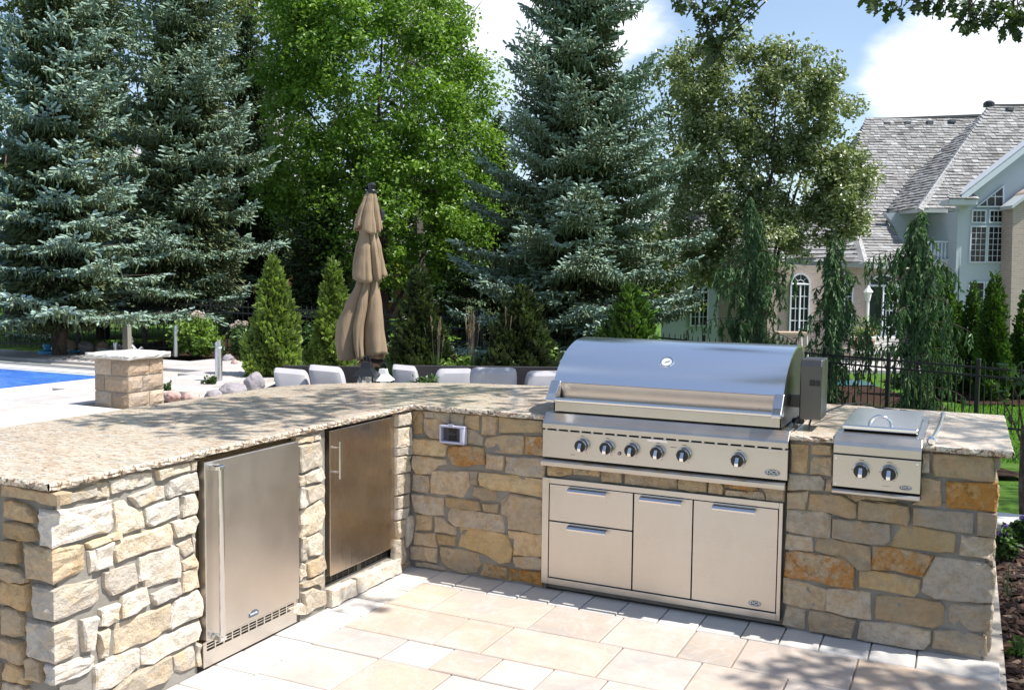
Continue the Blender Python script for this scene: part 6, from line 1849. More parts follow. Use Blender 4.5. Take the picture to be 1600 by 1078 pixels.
def crown(root, blobs, seed, n_cl, per, leaf, mt, rad=.42, hollow=.55, up=.55, flat=.75, name='leaves', keep=None):
    """blobs: (centre, rx, ry, rz) ellipsoids in the root's frame; clusters spread through their outer volume"""
    rg = np.random.RandomState(seed); vol = np.array([b[1]*b[2]+b[1]*b[3]+b[2]*b[3] for b in blobs]); vol = vol/vol.sum()
    C = []
    while len(C) < n_cl:
        k = rg.choice(len(blobs), p=vol); c, rx, ry, rz = blobs[k]
        d = rg.normal(size=3); d /= np.linalg.norm(d); r = (hollow**3+(1-hollow**3)*rg.rand())**(1/3)
        if rg.rand() < .25: r = 1+rg.rand()*.12
        q = np.array(c)+d*np.array([rx, ry, rz])*r
        if keep is not None and not keep(q): continue
        # skip those deep inside another blob
        deep = False
        for j, (c2, a2, b2, z2) in enumerate(blobs):
            if j != k and np.linalg.norm((q-np.array(c2))/np.array([a2, b2, z2])) < hollow*.9: deep = True
        if not deep: C.append((q, d))
    P0 = []; NR = []; SZ = []; TN = []
    for q, d in C:
        cr_ = rad*rg.uniform(.6, 1.3); m_ = int(per*rg.uniform(.6, 1.3)); ax = unit(d*.8+np.array([0, 0, .5])+rg.normal(size=3)*.2)
        e = rg.normal(size=(m_, 3)); e = unit(e)*(rg.rand(m_, 1)**.45)*cr_; e[:, 2] *= flat
        e += ax*rg.rand(m_, 1)**2*cr_*.6
        P0.append(q+e); NR.append(unit(e)*.45+np.array([0, 0, up])+rg.normal(size=(m_, 3))*.55)
        SZ.append(leaf*rg.uniform(.65, 1.25, m_)); TN.append(np.clip(rg.rand()*.35+rg.rand(m_)*.65, 0, 1))
    kites(name, np.concatenate(P0), np.concatenate(NR), np.concatenate(SZ), mt, root, np.concatenate(TN), seed)
    return [q for q, d in C]
def limb_tree(root, base, hub, targets, seed, r0=.16, mt='bark', kmax=9):
    rg = np.random.RandomState(seed); limbs = [([base, (np.array(base)+np.array(hub))/2+rg.normal(size=3)*.1, hub], [r0, r0*.8, r0*.6])]
    T = [targets[i] for i in rg.permutation(len(targets))[:kmax]]
    for q in T:
        h = np.array(hub)*1.0; f = rg.uniform(.1, 1.0); st = np.array(base)*(1-f)+h*f if rg.rand() < .5 else h
        m1 = st*.6+q*.4+np.array([0, 0, .15])+rg.normal(size=3)*.15
        limbs.append(([st, m1, q], [r0*.38, r0*.20, .012]))
    trunk_mesh(root, limbs, mt, 'branches', 5)
def pxblob(u, v, t, ru, rv, rt=None, base=None):
    c = P(u, v, t)-base; k = t/FPX
    return ((c.x, c.y, c.z), ru*k, (rt or ru*k*.8), rv*k)
def gpos(u, t, extra=0.0):
    p = P(u, 500, t); return Vector((p.x, p.y, ground_z(p.x, p.y)-.05+extra))

# -- spruces
p = gpos(905, 20.5); spruce(p, P(930, -150, 20.5).z-p.z, 3.05, 11, 'big blue spruce standing alone against the sky behind the grill', dens=1.5, power=.72)
p = gpos(292, 22.0); spruce(p, 10.2, 2.75, 12, 'tall blue spruce whose dark trunk stands behind the two bollard lights', dens=1.15, blue=.62, zb=.115)
p = gpos(92, 19.0); spruce(p, 9.8, 2.1, 13, 'nearest blue spruce at the left edge with branches drooping over the terrace', dens=1.2, power=.70, blue=.74, zb=.10)
p = gpos(160, 25.5); spruce(p, 11.5, 2.7, 14, 'green tinged spruce in the gap between the two nearer blue spruces', dens=.9, blue=.40)
p = gpos(-95, 21.5); spruce(p, 10, 2.4, 15, 'blue spruce cut by the left edge of the picture', dens=.8, blue=.55, zb=.17)
p = gpos(712, 33); spruce(p, P(710, 30, 33).z-p.z, 2.0, 16, 'far spruce whose thin tip rises above the maple', dens=.6, blue=.5)
p = gpos(390, 29); spruce(p, 9.5, 2.6, 17, 'dark spruce behind the tall one with the visible trunk', dens=.7, mt='needle_g', group='dark conifers behind the fence')
p = gpos(770, 27); spruce(p, 6.4, 2.2, 18, 'dark conifer filling the gap left of the big blue spruce', dens=.75, mt='needle_g', group='dark conifers behind the fence', zb=.02)
p = gpos(500, 25.5); spruce(p, 4.6, 2.0, 19, 'low dark conifer under the maple', dens=.75, mt='needle_g', group='dark conifers behind the fence', zb=.02)

# -- drooping older branch of the near left spruce is part of its crown: hanging sprays
# -- broadleaf trees
def broad(name, u, t, blobs, label, n_cl, per, leaf, mt, seed, rad, cat, group, hubv, r0=.16, bm='bark', **kw):
    base = gpos(u, t); root = empty(name, base, 0, label, cat, group)
    bl = [pxblob(*b[:3], *b[3:], base=base) for b in blobs]
    C = crown(root, bl, seed, n_cl, per, leaf, mt, rad, **kw)
    hub = P(u, hubv, t)-base
    limb_tree(root, (0, 0, -.3), tuple(hub), C, seed, r0, bm)
    return root
broad('maple_tree', 600, 26, [(585, 130, 26, 150, 190), (690, 210, 26, 95, 150), (480, 210, 26, 85, 160), (600, 330, 26, 150, 110), (540, -20, 26, 110, 120), (650, 20, 26, 70, 80), (720, 330, 26, 60, 90), (460, 60, 26, 60, 90)],
      'big bright green maple with a full round crown behind the folded parasol', 780, 105, .125, 'maple', 31, .46, 'maple tree', None, 330, .2)
broad('oak_tree', 1190, 29, [(1150, 150, 29, 78, 85), (1220, 165, 29, 80, 80), (1120, 260, 29, 60, 85), (1290, 215, 29, 52, 72), (1250, 290, 29, 88, 55), (1290, 350, 29, 45, 30), (1165, 375, 29, 85, 50), (1140, 420, 29, 60, 35), (1105, 330, 29, 55, 80), (1325, 270, 29, 30, 50), (1310, 345, 29, 35, 35), (1085, 110, 29, 38, 35)],
      'olive green oak with an open crown in front of the neighbour\'s roof', 680, 90, .140, 'oakl', 32, .40, 'oak tree', None, 330, .24,
      keep=None)
BG = 'distant broadleaf trees behind the spruces'
broad('broadleaf_tree', 420, 36, [(420, 60, 36, 80, 90), (400, 200, 36, 90, 120), (430, 330, 36, 90, 90)], 'pale olive tree showing between the tall spruce and the maple', 170, 60, .22, 'oakl', 41, .7, 'tree', BG, 200, .25)
broad('broadleaf_tree', 250, 38, [(240, -20, 38, 150, 120), (200, 120, 38, 160, 140), (260, 280, 38, 170, 120)], 'dark tree filling the sky behind the two left spruces', 230, 60, .25, 'backl', 42, .8, 'tree', BG, 200, .25)
broad('broadleaf_tree', 20, 33, [(30, 20, 33, 120, 120), (0, 180, 33, 120, 140), (40, 300, 33, 110, 50)], 'dark tree behind the leftmost spruces', 200, 60, .22, 'backl', 43, .75, 'tree', BG, 200, .25)
broad('broadleaf_tree', 560, 35, [(560, 60, 35, 150, 140), (640, 250, 35, 160, 130), (520, 340, 35, 160, 90)], 'dark tree directly behind the maple', 240, 60, .22, 'backl', 44, .75, 'tree', BG, 200, .25)
broad('broadleaf_tree', 900, 34, [(850, 400, 34, 120, 70), (980, 420, 34, 110, 60), (1060, 430, 34, 60, 45)], 'low dark tree behind the foot of the big blue spruce', 150, 60, .22, 'backl', 45, .7, 'tree', BG, 430, .2)
broad('broadleaf_tree', 740, 33, [(735, 330, 33, 70, 90), (760, 430, 33, 90, 60)], 'dark tree right of the maple and left of the big spruce', 130, 60, .20, 'backl', 46, .65, 'tree', BG, 380, .2)
broad('broadleaf_tree', 120, 46, [(80, 380, 44, 150, 60), (330, 400, 44, 150, 55)], 'shaded tree mass low in front of the brick house', 120, 50, .25, 'backl', 47, .8, 'tree', BG, 420, .2)
broad('broadleaf_tree', 1075, 40, [(1060, 120, 40, 40, 30), (1070, 200, 40, 50, 60), (1060, 300, 40, 60, 90)], 'distant pale tree between the big spruce and the oak', 110, 55, .22, 'oakl', 48, .6, 'tree', BG, 300, .2)
# bare twigs of the tall tree behind the maple
bt = empty('bare_tree', gpos(665, 31), 0, 'tree with bare grey twigs fanning out above the maple', 'tree')
rg_ = np.random.RandomState(5); bpos = bt.location; limbs = []
for i in range(46):
    a = P(640+rg_.uniform(-25, 25), 120+rg_.uniform(-30, 60), 31)-bpos; ang = rg_.uniform(-.62, .75); L = rg_.uniform(60, 150)
    u_, v_ = 640+rg_.uniform(-25, 25)+L*math.sin(ang)+20, 110-L*math.cos(ang)
    e_ = P(u_, v_, 31+rg_.uniform(-1, 1))-bpos; m_ = (a+e_)/2+Vector(rg_.normal(size=3)*.12)
    limbs.append(([a, m_, e_], [.02, .012, .006]))
    for k in range(3):
        q = m_.lerp(e_, rg_.uniform(.1, .8)); limbs.append(([q, q+Vector((rg_.normal()*.35, rg_.normal()*.2, rg_.uniform(.3, .8)))], [.009, .004]))
limbs.append(([Vector((0, 0, -.3)), P(650, 250, 31)-bpos, P(645, 130, 31)-bpos], [.18, .12, .05]))
trunk_mesh(bt, limbs, 'bark_grey', 'branches', 4)

# -- arborvitae
def arborvitae(u, t, vt, w_px, seed, label, mt, group, n=3400, spray=.11, lean=0.0, blunt=.8):
    pos = gpos(u, t); H_ = P(u, vt, t).z-pos.z; R_ = w_px*.5*t/FPX; rg = np.random.RandomState(seed)
    root = empty('arborvitae', pos, 0, label, 'arborvitae', group)
    trunk_mesh(root, [([(0, 0, -.1), (0, 0, H_*.9)], [.05, .015])])
    f = 1-np.sqrt(rg.rand(n)*.98); f = np.clip(f, .0, 1); az = rg.rand(n)*6.283
    prof = np.minimum(1, (1-f)**blunt*1.25)*np.minimum(1, .72+f*2.2)
    lump = 1+.24*np.sin(az*3+f*9+seed)+.14*np.sin(az*5-f*17)+.10*np.sin(f*40+az*2)+.12*np.sin(az*9+f*31+seed)
    rr = R_*prof*lump*(1-.40*rg.rand(n)**2.2)
    st = np.stack([rr*np.cos(az)+lean*f*H_, rr*np.sin(az), f*H_], 1)
    out = np.stack([np.cos(az), np.sin(az), np.zeros(n)], 1)
    dr = out*rg.uniform(.2, .85, (n, 1))+np.array([0, 0, 1.])*rg.uniform(.35, 1.1, (n, 1))+rg.normal(size=(n, 3))*.32
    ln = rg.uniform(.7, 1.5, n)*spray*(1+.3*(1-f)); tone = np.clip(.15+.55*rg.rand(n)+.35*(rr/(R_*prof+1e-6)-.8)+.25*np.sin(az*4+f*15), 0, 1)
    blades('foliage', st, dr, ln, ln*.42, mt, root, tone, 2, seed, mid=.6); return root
GA_ = 'arborvitae in the planting bed'
arborvitae(428, 15.6, 400, 66, 51, 'yellow green arborvitae behind the bollard lights, brightest of those in the bed', 'arb_y', GA_, 5200, .10)
arborvitae(521, 16.4, 404, 54, 52, 'yellow green arborvitae partly behind the folded parasol', 'arb_y', GA_, 4200, .10)
arborvitae(655, 15.6, 418, 78, 53, 'dark narrow arborvitae just right of the folded parasol', 'arb_d', GA_, 5200, .10)
arborvitae(816, 15.2, 444, 108, 54, 'dark broad arborvitae behind the middle sofa cushions', 'arb_d', GA_, 6000, .10)
arborvitae(985, 15.6, 446, 122, 55, 'broad olive arborvitae rising behind the grill hood', 'arb', GA_, 5600, .11)
GH = 'columnar arborvitae along the neighbour\'s lawn'
arborvitae(1476, 22.5, 425, 40, 61, 'bright columnar arborvitae right behind the weeping cedar', 'arb', GH, 6000, .085, blunt=.55)
arborvitae(1519, 23.2, 440, 28, 62, 'shaded narrow columnar arborvitae between two brighter ones', 'arb', GH, 4200, .085, blunt=.55)
arborvitae(1552, 22.0, 424, 42, 63, 'brightest full columnar arborvitae in front of the tall gable window', 'arb', GH, 6500, .085, blunt=.6)
arborvitae(1603, 22.4, 450, 38, 64, 'columnar arborvitae cut by the right edge of the picture', 'arb', GH, 4500, .085, blunt=.6)
arborvitae(1495, 24.2, 470, 24, 65, 'small columnar arborvitae half hidden behind the bright ones', 'arb', GH, 3000, .12)

# -- weeping cedars
def weeping(pix, t, seed, label, spread, dens=1.0):
    """pix: leader path (u, v) from the top down; spread: (v, left px, right px) of the drooping skirts"""
    u0 = pix[-1][0]; pos = gpos(u0, t); root = empty('weeping_cedar', pos, 0, label, 'weeping cedar', 'weeping cedars along the fence')
    rg = np.random.RandomState(seed); path = [P(u, v, t)-pos for u, v in pix]
    trunk_mesh(root, [([Vector((0, 0, -.1))]+path[::-1], [.07]+list(np.linspace(.06, .012, len(path))))])
    ST = []; DR = []; LN = []; WD = []; TN = []; limbs = []
    k = t/FPX; vs_ = [p[1] for p in pix]
    def at(v):
        for i in range(len(pix)-1):
            if pix[i][1] <= v <= pix[i+1][1]:
                return path[i].lerp(path[i+1], (v-pix[i][1])/(pix[i+1][1]-pix[i][1]))
        return path[-1]
    def sp(v):
        for i in range(len(spread)-1):
            if spread[i][0] <= v <= spread[i+1][0]:
                w = (v-spread[i][0])/(spread[i+1][0]-spread[i][0]); return [spread[i][j]*(1-w)+spread[i+1][j]*w for j in (1, 2)]
        return spread[-1][1:]
    def strand(q, L):
        n = max(2, int(L/.045)); p = np.array(q); d = np.array([rg.normal()*.15, rg.normal()*.15, -1.]); tb = rg.rand()
        for i in range(n):
            d = d+rg.normal(size=3)*.06; d = d/np.linalg.norm(d)
            for s_ in range(2):
                ST.append(p.copy()); DR.append(d+rg.normal(size=3)*.30); LN.append(rg.uniform(.09, .17)); WD.append(rg.uniform(.022, .04)); TN.append(np.clip(tb*.6+rg.rand()*.4, 0, 1))
            p = p+d*.045
    v = vs_[0]; vend = vs_[-1]
    while v < vend:
        l, r = sp(v)
        for b_ in range(4 if rg.rand() < .6*dens else 2):
            th = rg.uniform(0, 6.283); c, s_ = math.cos(th), math.sin(th)
            L = k*(r if c > 0 else l)*rg.choice([.45, .8, 1.25])*rg.uniform(.7, 1.05)*(abs(c)*.75+.25); h = RIGHT*c+FWD*s_*.8
            L *= max(.38, .80+.62*math.sin(v*.13+th+seed)+.3*math.sin(v*.05-2*th)); q = at(v); pts = [q]; n = max(3, int(L/.10)); p_ = q.copy()
            for i in range(n):
                e = .35-1.15*(i/n)**1.1; p_ = p_+(h*math.cos(e)+Vector((0, 0, math.sin(e)*.9)))*(L/n); pts.append(p_.copy())
                strand(p_, rg.uniform(.10, .42)*(.5+.8*(i/n)))
            strand(p_, rg.uniform(.2, .6)); limbs.append((pts, [.006]*(len(pts)-1)+[.003]))
        strand(at(v)+Vector(rg.normal(size=3)*.04), .2)
        v += rg.uniform(2.6, 5.2)
    trunk_mesh(root, limbs, name='branches', n=4)
    blades('foliage', np.array(ST), np.array(DR), np.array(LN), np.array(WD), 'weep', root, np.array(TN), 2, seed); return root
weeping([(1173, 308), (1174, 330), (1178, 360), (1182, 420), (1180, 500), (1178, 590)], 19.2, 71, 'broadest dark weeping cedar, left of the arched windows',
        [(308, 4, 5), (330, 8, 16), (360, 18, 26), (400, 50, 40), (430, 60, 52), (500, 62, 58), (590, 60, 60)], 1.3)
weeping([(1303, 372), (1302, 400), (1300, 450), (1296, 520), (1298, 620)], 18.6, 72, 'slender weeping cedar with a few brown sprays, between the arched windows',
        [(372, 5, 8), (400, 14, 20), (450, 22, 26), (480, 34, 40), (530, 38, 40), (620, 34, 34)], 1.0)
weeping([(1441, 330), (1436, 345), (1434, 375), (1432, 420), (1430, 500), (1432, 640)], 18.4, 73, 'leaning weeping cedar in front of the balcony',
        [(330, 6, 4), (350, 14, 12), (380, 30, 16), (405, 50, 52), (450, 44, 44), (500, 50, 56), (560, 40, 62), (640, 34, 50)], 1.15)

# -- shrubs and perennials
def shrub(name, u, v, w, h, seed, label, mt, leaf, n, cat='shrub', group=None, zb=0., up=.5, flowers=None, t=None, asp=.62):
    if t is None: p = Pz(u, v, zb); t = st_of(p.x, p.y)[1]
    else:
        p = P(u, v, t); zb = p.z
    k = t/FPX; rg = np.random.RandomState(seed); pos = Vector((p.x, p.y, zb)); root = empty(name, pos, 0, label, cat, group)
    W_m, H_m = w*k*.5, h*k
    stems = []; C = []; 
    ns_ = max(6, n//40)
    for i in range(ns_):
        a = rg.rand()*6.283; r = rg.rand()**.6; e = Vector((math.cos(a)*W_m*r, math.sin(a)*W_m*r*.8, H_m*(1-.55*r*r)*rg.uniform(.65, 1.0)))
        stems.append(([Vector((e.x*.12, e.y*.12, -.02)), Vector((e.x*.55, e.y*.55, e.z*.55)), e], [.010, .007, .004])); C.append(e)
    trunk_mesh(root, stems, name='stems', n=4)
    P0 = []; NR = []
    for i in range(n):
        e = C[rg.randint(ns_)]; f = rg.uniform(.30, 1.02); q = Vector((e.x*(.15+.85*f), e.y*(.15+.85*f), e.z*f)); d = rg.normal(size=3); d = d/np.linalg.norm(d)*min(.13, W_m*.35)*rg.rand()**.5
        P0.append(np.array(q)+d); NR.append(d*3+np.array([0, 0, up])+rg.normal(size=3)*.4)
    kites('leaves', np.array(P0), np.array(NR), leaf*rg.uniform(.7, 1.25, n), mt, root, rg.rand(n), seed, asp)
    if flowers:
        fm, fn_, fs = flowers; Q = []; N_ = []
        idx = sorted(range(ns_), key=lambda i: -C[i].z)[:fn_]
        for i in idx:
            m_ = 60; d = unit(rg.normal(size=(m_, 3))); Q.append(np.array(C[i])+d*fs*rg.uniform(.7, 1, (m_, 1))*np.array([1, 1, .8])+np.array([0, 0, fs*.6])); N_.append(d)
        Q = np.concatenate(Q); N_ = np.concatenate(N_); kites('flowers', Q, N_, np.full(len(Q), fs*.42), fm, root, rg.rand(len(Q)), seed+1, .9)
    return root
PG = 'plants in the bed behind the seating'
shrub('hydrangea', 305, 556, 96, 66, 81, 'lime green hydrangea with one white flower head beside the far bollard light', 'lime', .115, 2100, 'hydrangea', flowers=('flower', 3, .09))
shrub('hydrangea', 376, 560, 62, 56, 82, 'darker hydrangea with faded pink heads left of the bright arborvitae', 'shrub', .10, 1200, 'hydrangea', flowers=('flower', 4, .07))
shrub('shrub', 478, 572, 60, 74, 83, 'loose green shrub between the two yellow green arborvitae', 'shrub', .08, 1300, group=PG)
shrub('shrub', 532, 566, 60, 60, 84, 'mid green shrub behind the lower edge of the parasol', 'shrub', .08, 1000, group=PG)
shrub('shrub', 622, 578, 50, 60, 85, 'small dark shrub between the lanterns and the dark narrow arborvitae', 'shrub', .07, 900, group=PG)
shrub('perennial', 694, 592, 26, 34, 86, 'small bright leafed perennial left of the one by the gate', 'lime', .09, 260, 'perennial', PG)
shrub('perennial', 722, 592, 44, 44, 87, 'bright green broad leafed perennial in front of the gate', 'lime', .11, 480, 'perennial', PG)
shrub('perennial', 852, 596, 44, 70, 88, 'tall bright green leafy perennial beside the grill hood', 'lime', .09, 900, 'perennial', PG)
shrub('perennial', 800, 598, 44, 34, 89, 'grey green perennial with round pale heads behind the cushions', 'shrub', .06, 500, 'perennial', PG, flowers=('grassb', 3, .06))
shrub('low_plant', 263, 610, 20, 14, 90, 'tiny grey green tuft behind the pink boulders', 'shrub', .05, 120, 'plant', PG)
shrub('low_plant', 331, 600, 26, 14, 91, 'small green plant at the foot of the near bollard light', 'shrub', .06, 160, 'plant', PG)
shrub('low_plant', 436, 588, 18, 12, 92, 'small green plant left of the first sofa cushion', 'shrub', .05, 120, 'plant', PG)
shrub('potted_olive', 664, 606, 54, 22, 93, 'little grey green olive twigs standing in front of the sofa cushions', 'shrub', .055, 150, 'plant', t=7.3, asp=.3)
def tuft(u, v, w, h, seed, label, n=90, mt='grassb', plume=0, t=None):
    if t is None: p = Pz(u, v, 0.0); t = st_of(p.x, p.y)[1]; zb = ground_z(p.x, p.y)-.03
    else: p = P(u, v, t); zb = ground_z(p.x, p.y)-.03
    p = P(u, v, t); k = t/FPX; rg = np.random.RandomState(seed); root = empty('ornamental_grass', (p.x, p.y, zb), 0, label, 'ornamental grass', 'grass tufts in the bed')
    H_m = P(u, v-h, t).z-zb; V = []; F = []; T = []
    for i in range(n):
        a = rg.rand()*6.283; r = w*k*.5*rg.rand(); L = H_m*rg.uniform(.55, 1.); d = np.array([math.cos(a), math.sin(a), 0]); sd = np.array([-d[1], d[0], 0])*rg.uniform(.004, .008); b0 = d*r*.15
        for j in range(4):
            f = j/3; q = b0+d*r*f*f+np.array([0, 0, L*(f-.12*f*f*f)]); wv = sd*(1-f*.9); V += [q-wv, q+wv]
            if j: s_ = len(V); F.append((s_-4, s_-3, s_-1, s_-2)); T.append(rg.rand()*.6+.2*f)
    np_mesh('blades', V, F, M[mt], root, tone=T)
    if plume:
        V = []; F = []; st = []; dr = []
        limbs = []
        for i in range(plume):
            a = rg.rand()*6.283; d = Vector((math.cos(a), math.sin(a), 0))*w*k*.45*rg.rand(); tip = Vector((d.x, d.y, H_m*rg.uniform(1.1, 1.45)))
            limbs.append(([Vector((0, 0, 0)), tip*.6, tip], [.004, .003, .002]))
            for j in range(8): st.append(np.array(tip*(.80+.022*j))); dr.append(np.array([rg.normal()*.15+d.x, rg.normal()*.15, 1.]))
        trunk_mesh(root, limbs, 'bark_grey', 'stalks', 4)
        blades('plumes', np.array(st), np.array(dr), np.full(len(st), .08), np.full(len(st), .018), 'plume', root, rg.rand(len(st)), 2, seed)
    return root
tuft(505, 576, 30, 34, 101, 'green grass tuft right of the bright arborvitae trunk')
tuft(527, 580, 32, 36, 102, 'bright green grass tuft left of the parasol hem')
tuft(556, 590, 26, 40, 103, 'yellow green grass tuft under the parasol')
tuft(473, 592, 18, 40, 104, 'dark thin grass tuft in front of the terrace edge', 70)
tuft(447, 568, 18, 26, 105, 'small grass tuft at the foot of the bright arborvitae', 60)
tuft(682, 592, 50, 60, 106, 'tall grass with pale stalks left of the gate', 110, plume=7)
tuft(738, 592, 40, 70, 107, 'tawny plumed grass standing in front of the gate post', 110, plume=14)
tuft(792, 596, 44, 70, 108, 'tall plumed grass in front of the broad dark arborvitae', 100, plume=9)
tuft(610, 590, 40, 50, 109, 'dark grass tuft right of the parasol hem', 90)

# right bed: ground plants, flowers, sapling
shrub('groundcover_plant', 1566, 880, 44, 60, 111, 'low green plant with violet flowers against the stone edging', 'shrub', .045, 900, 'plant', zb=-.045, flowers=('violet', 3, .022))
shrub('groundcover_plant', 1596, 850, 50, 40, 112, 'low green plant cut by the right edge above the mulch', 'shrub', .045, 900, 'plant', zb=-.045, flowers=('violet', 2, .022))
shrub('leafy_plant', 1590, 1030, 36, 36, 113, 'single dark leafed plant in the mulch near the patio corner', 'shrub', .06, 40, 'plant', zb=-.045)
tb2 = empty('grass_sprig', P(1574, 945, 4.97), 0, 'lone arching grass sprig in the mulch bed', 'grass sprig')
b = MB()
for (du, dv) in ((-14, -46), (6, -70), (22, -40), (-2, -60)):
    q1 = P(1574+du*.4, 945+dv*.9, 4.97)-tb2.location; q2 = P(1574+du*1.3, 945+dv*.8, 4.97)-tb2.location; b.tube([Vector((0, 0, -.05)), q1, q2], [.003, .0025, .001], 4)
b.build('blades', M['grassb'], tb2)
sp_ = empty('sapling', P(1601, 860, 6.6), 0, 'dark slender sapling with a few large leaves at the right edge beside the counter', 'sapling')
o0 = sp_.location
trunk_mesh(sp_, [([P(1601, 900, 6.6)-o0, P(1597, 760, 6.6)-o0, P(1600, 665, 6.6)-o0], [.028, .024, .020]),
                 ([P(1600, 700, 6.6)-o0, P(1575, 640, 6.5)-o0, P(1552, 600, 6.4)-o0], [.008, .005, .003]), ([P(1600, 680, 6.6)-o0, P(1590, 620, 6.6)-o0, P(1570, 575, 6.5)-o0], [.008, .005, .003]),
                 ([P(1575, 640, 6.5)-o0, P(1560, 655, 6.4)-o0], [.004, .002]), ([P(1600, 700, 6.6)-o0, P(1583, 720, 6.5)-o0, P(1578, 690, 6.5)-o0], [.005, .004, .002])], n=7)
LP_ = [(1552, 598), (1562, 612), (1572, 590), (1580, 575), (1590, 585), (1596, 568), (1586, 605), (1570, 628), (1558, 604), (1592, 600), (1598, 615), (1578, 655), (1588, 660), (1585, 580), (1600, 590), (1566, 570), (1594, 640), (1573, 608)]
rg_ = np.random.RandomState(9); q = np.array([P(u, v, 6.5+rg_.uniform(-.15, .15))-o0 for u, v in LP_])
kites('leaves', q, rg_.normal(size=(len(q), 3))+np.array([0, -.4, .5]), np.full(len(q), .085), 'shrub', sp_, rg_.rand(len(q)), 9, .5)

# neighbour's pots
for (u, v, lab) in ((1338, 546, 'clay pot with green plants left of the flowering pot by the steps'), (1357, 548, 'clay pot with red flowers at the foot of the steps')):
    q = P(u, v, 31.5); po_ = empty('flower_pot', q, 0, lab, 'flower pot')
    b = MB(); b.lathe([(.14, 0), (.20, .34), (.22, .36), (.20, .38)], n=12); b.build('pot', M['terracotta'], po_, smooth=True)
    n_ = 180; d = unit(rg_.normal(size=(n_, 3)))*np.array([.26, .26, .22])*rg_.rand(n_, 1)**.4+np.array([0, 0, .58]); kites('foliage', d, d-np.array([0, 0, .4]), np.full(n_, .08), 'lime', po_, rg_.rand(n_), 3)
n_ = 40; d = unit(rg_.normal(size=(n_, 3)))*np.array([.25, .25, .2])+np.array([0, 0, .66])
m_ = leaf_mat('red_petals', [(0, (.5, .02, .06)), (1, (.7, .08, .2))], .6, .2, .2, (1, 1, 1)); M['redp'] = m_; kites('flowers', d, d, np.full(n_, .09), 'redp', po_, rg_.rand(n_), 4)
# climbing flowers on the lamp post
n_ = 260; d = np.stack([rg_.normal(size=n_)*.16, rg_.normal(size=n_)*.16, rg_.uniform(.2, 1.55, n_)], 1); tag(kites('climber', d, rg_.normal(size=(n_, 3)), np.full(n_, .10), 'lime', lpo, rg_.rand(n_), 6), kind='stuff')

# ================================================================== OVERHANGING OAK (trunk outside the frame on the right)
ok_ = empty('overhanging_oak', (7.4, 4.2, -.3), 0, 'oak whose leafy branch tips hang into the top right of the view', 'oak tree')
oo = Vector((7.4, 4.2, -.3))
def lobed_leaves(name, c, ax, nrm, size, mt, parent, tone):
    """oak leaf: 12-point lobed outline"""
    prof = [(0, 0), (.18, .07), (.28, .22), (.40, .10), (.52, .30), (.64, .12), (.78, .24), (.88, .09), (1.0, 0)]
    out = [(x, y) for x, y in prof]+[(x, -y) for x, y in prof[-2:0:-1]]; n = len(out)
    ax = unit(ax); nrm = unit(nrm-ax*np.sum(nrm*ax, 1, keepdims=True)); sd = np.cross(nrm, ax); s = size[:, None]
    cols = [c+ax*s*x+sd*s*y+nrm*s*(abs(y)*.25-.25*(x-.4)**2) for x, y in out]
    mid = [c+ax*s*x-nrm*s*(.25*(x-.4)**2) for x in (0.0, .30, .55, .80, 1.0)]
    V = np.stack(cols, 1); N = len(c); me_v = V.reshape(-1, 3)
    base = (np.arange(N)*n)[:, None]
    up_ = [(0, 1, 2, 3), (3, 4, 5, 0), (5, 6, 7, 8), (0, 5, 8, 8)]
    m_ = n
    q4 = [(0, 1, 15, 15), (1, 2, 14, 15), (2, 3, 13, 14), (3, 4, 12, 13), (4, 5, 11, 12), (5, 6, 10, 11), (6, 7, 9, 10), (7, 8, 8, 9)]
    tri = []
    for a, b_, c_, d_ in q4:
        if c_ == d_: tri.append((a, b_, c_))
        elif b_ == c_: tri.append((a, b_, d_))
        else: tri += [(a, b_, c_), (a, c_, d_)]
    F = np.concatenate([base+np.array(t_)[None, :] for t_ in tri], 0)
    return np_mesh(name, me_v, F, M[mt], parent, tone=np.tile(tone, len(tri)))
rg_ = np.random.RandomState(77)
C0 = []; AX = []; NR = []; SZ = []; limbs = []
def spray(c, r, n, zf=.6, hub=None, size=.115):
    c = Vector(c)
    if hub is not None: limbs.append(([hub-oo, (hub+c)/2+Vector(rg_.normal(size=3)*.12)-oo, c-oo], [.012, .009, .005]))
    for i in range(n):
        d = rg_.normal(size=3); d = d/np.linalg.norm(d)*rg_.rand()**.5*r; d[2] *= zf; q = np.array(c)+d
        C0.append(q-np.array(oo)); AX.append(d/r+rg_.normal(size=3)*.5+np.array([0, 0, -.35])); NR.append(np.array([0, 0, 1.])+rg_.normal(size=3)*.55); SZ.append(size*rg_.uniform(.7, 1.2))
        if i % 9 == 0: limbs.append(([c-oo, Vector(q)-oo], [.006, .002]))
HUB1, HUB2, HUB3 = Vector((4.7, 2.9, 5.5)), Vector((3.0, 1.5, 5.6)), Vector((2.7, 3.8, 5.5))
limbs.append(([Vector((0, 0, -.3)), Vector((-.3, 0, 2.6)), HUB1-oo], [.26, .20, .10])); limbs.append(([HUB1-oo, HUB2-oo], [.05, .025])); limbs.append(([HUB1-oo, (HUB1+HUB3)/2-oo, HUB3-oo], [.05, .04, .03]))
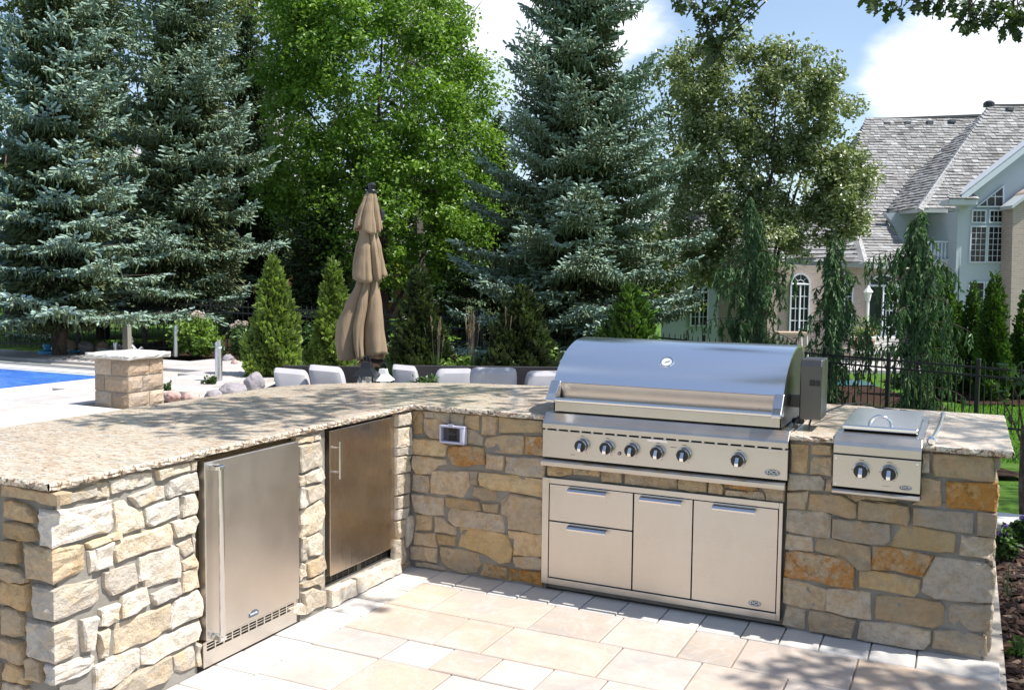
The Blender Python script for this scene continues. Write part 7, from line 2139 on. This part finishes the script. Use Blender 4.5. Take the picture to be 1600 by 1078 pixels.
# visible tips
for (u, v, t, r, n) in [(1085, -6, 8.0, .16, 26), (1110, 8, 8.0, .17, 34), (1135, 18, 8.0, .17, 36), (1108, 38, 8.0, .12, 22), (1122, 62, 8.1, .16, 46), (1118, 78, 8.1, .13, 26), (1150, 10, 8.0, .14, 26), (1168, -2, 8.0, .10, 14), (1075, 5, 8.0, .07, 7),
                        (1345, -6, 7.4, .12, 16), (1400, -8, 7.4, .17, 30), (1445, -4, 7.4, .15, 26), (1480, -6, 7.4, .15, 26), (1520, 8, 7.2, .16, 34), (1555, 12, 7.2, .17, 40), (1590, 8, 7.2, .18, 44), (1535, 34, 7.2, .10, 16), (1583, 32, 7.2, .13, 24), (1512, 34, 7.2, .07, 8), (1408, 10, 7.4, .05, 4), (1605, 28, 7.2, .12, 22)]:
    spray(P(u, v, t), r, n, .8, HUB3)
# crown over the counter and patio
def shade(x, y, z0, zc, r, n, hub):
    k = (zc-z0)/SUN.z; spray((x+SUN.x*k, y+SUN.y*k, zc), r, n, .5, hub)
for (x, y, r, n) in [(-.86, -1.22, .24, 95), (-.62, -1.0, .28, 150), (-.22, -1.30, .18, 60), (-.45, -.60, .28, 140), (-.80, -.45, .26, 110), (-.42, .10, .26, 130), (-.20, -.25, .18, 50), (-.12, -.86, .12, 24), (-.25, .40, .22, 60), (-.75, .25, .20, 40), (.15, .15, .16, 34), (.30, .75, .24, 60), (.62, .35, .18, 36), (.60, .05, .10, 14), (-.15, .75, .18, 36), (-1.0, -.75, .18, 30)]:
    shade(x, y, .93, 4.6+rnd.uniform(-.3, .5), r, n, HUB2)
for (x, y, r, n) in [(2.80, .80, .16, 30), (2.93, .25, .13, 22), (2.72, .15, .09, 12), (2.2, .95, .20, 46), (2.75, .50, .08, 10), (2.18, .30, .14, 26)]:
    shade(x, y, .93, 4.8+rnd.uniform(-.3, .4), r, n, HUB1)
for (x, y, r, n) in [(2.42, -.42, .24, 95), (2.70, -.52, .26, 110), (2.9, -.34, .18, 60), (2.2, -.62, .18, 40), (.10, -.66, .12, 22), (2.55, -.85, .22, 50)]:
    shade(x, y, 0, 4.9+rnd.uniform(-.3, .4), r, n, HUB1)
for (x, y) in [(3.35, -1.6), (3.8, -.8), (3.4, .0), (4.0, .5), (3.35, .9), (3.8, 1.5), (3.4, 2.2), (4.0, 2.7), (3.5, 3.4), (3.9, 4.2), (3.3, -.8), (4.3, 3.4)]:
    shade(x, y, 0, 5.2+rnd.uniform(-.2, .5), .42, 170, HUB1)  # unseen sprays added to put the side bed in shade
for (s_, t_) in [(4.6, 8.4), (5.2, 9.2), (5.0, 10.2), (5.8, 10.8), (6.2, 9.6)]:
    q = Wp(s_, t_); shade(q.x, q.y, -.4, 6.2, .55, 170, HUB1)  # unseen sprays added to darken the lawn past the edging
for i in range(26):   # the rest of the crown, over the bed on the right
    c = Vector((rnd.uniform(6.2, 9.6), rnd.uniform(1.0, 6.0), rnd.uniform(5.2, 7.4))); spray(c, rnd.uniform(.35, .55), 110, .6, HUB1 if c.x < 6.8 else Vector((7.3, 4.1, 5.0)))
trunk_mesh(ok_, limbs, 'bark', 'branches', 6)
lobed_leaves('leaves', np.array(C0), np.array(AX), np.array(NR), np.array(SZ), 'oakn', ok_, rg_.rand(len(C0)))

# lawn tufts beyond the fence (stuff)
rg_ = np.random.RandomState(12); n_ = 26000; V = []; 
s_ = rg_.uniform(4.5, 12.5, n_); t_ = rg_.uniform(12.0, 21.2, n_)
xs = CX+s_*math.cos(YAW)+t_*math.sin(YAW); ys = CY-s_*math.sin(YAW)+t_*math.cos(YAW); zs = np.array([ground_z(x, y)-.10 for x, y in zip(xs, ys)])
st = np.stack([xs, ys, zs], 1); blades('lawn_grass', st, rg_.normal(size=(n_, 3))*.35+np.array([0, 0, 1.]), rg_.uniform(.05, .10, n_), np.full(n_, .022), 'lawnb', None, rg_.rand(n_), 1, 12)
tag(bpy.data.objects['lawn_grass'], kind='stuff')
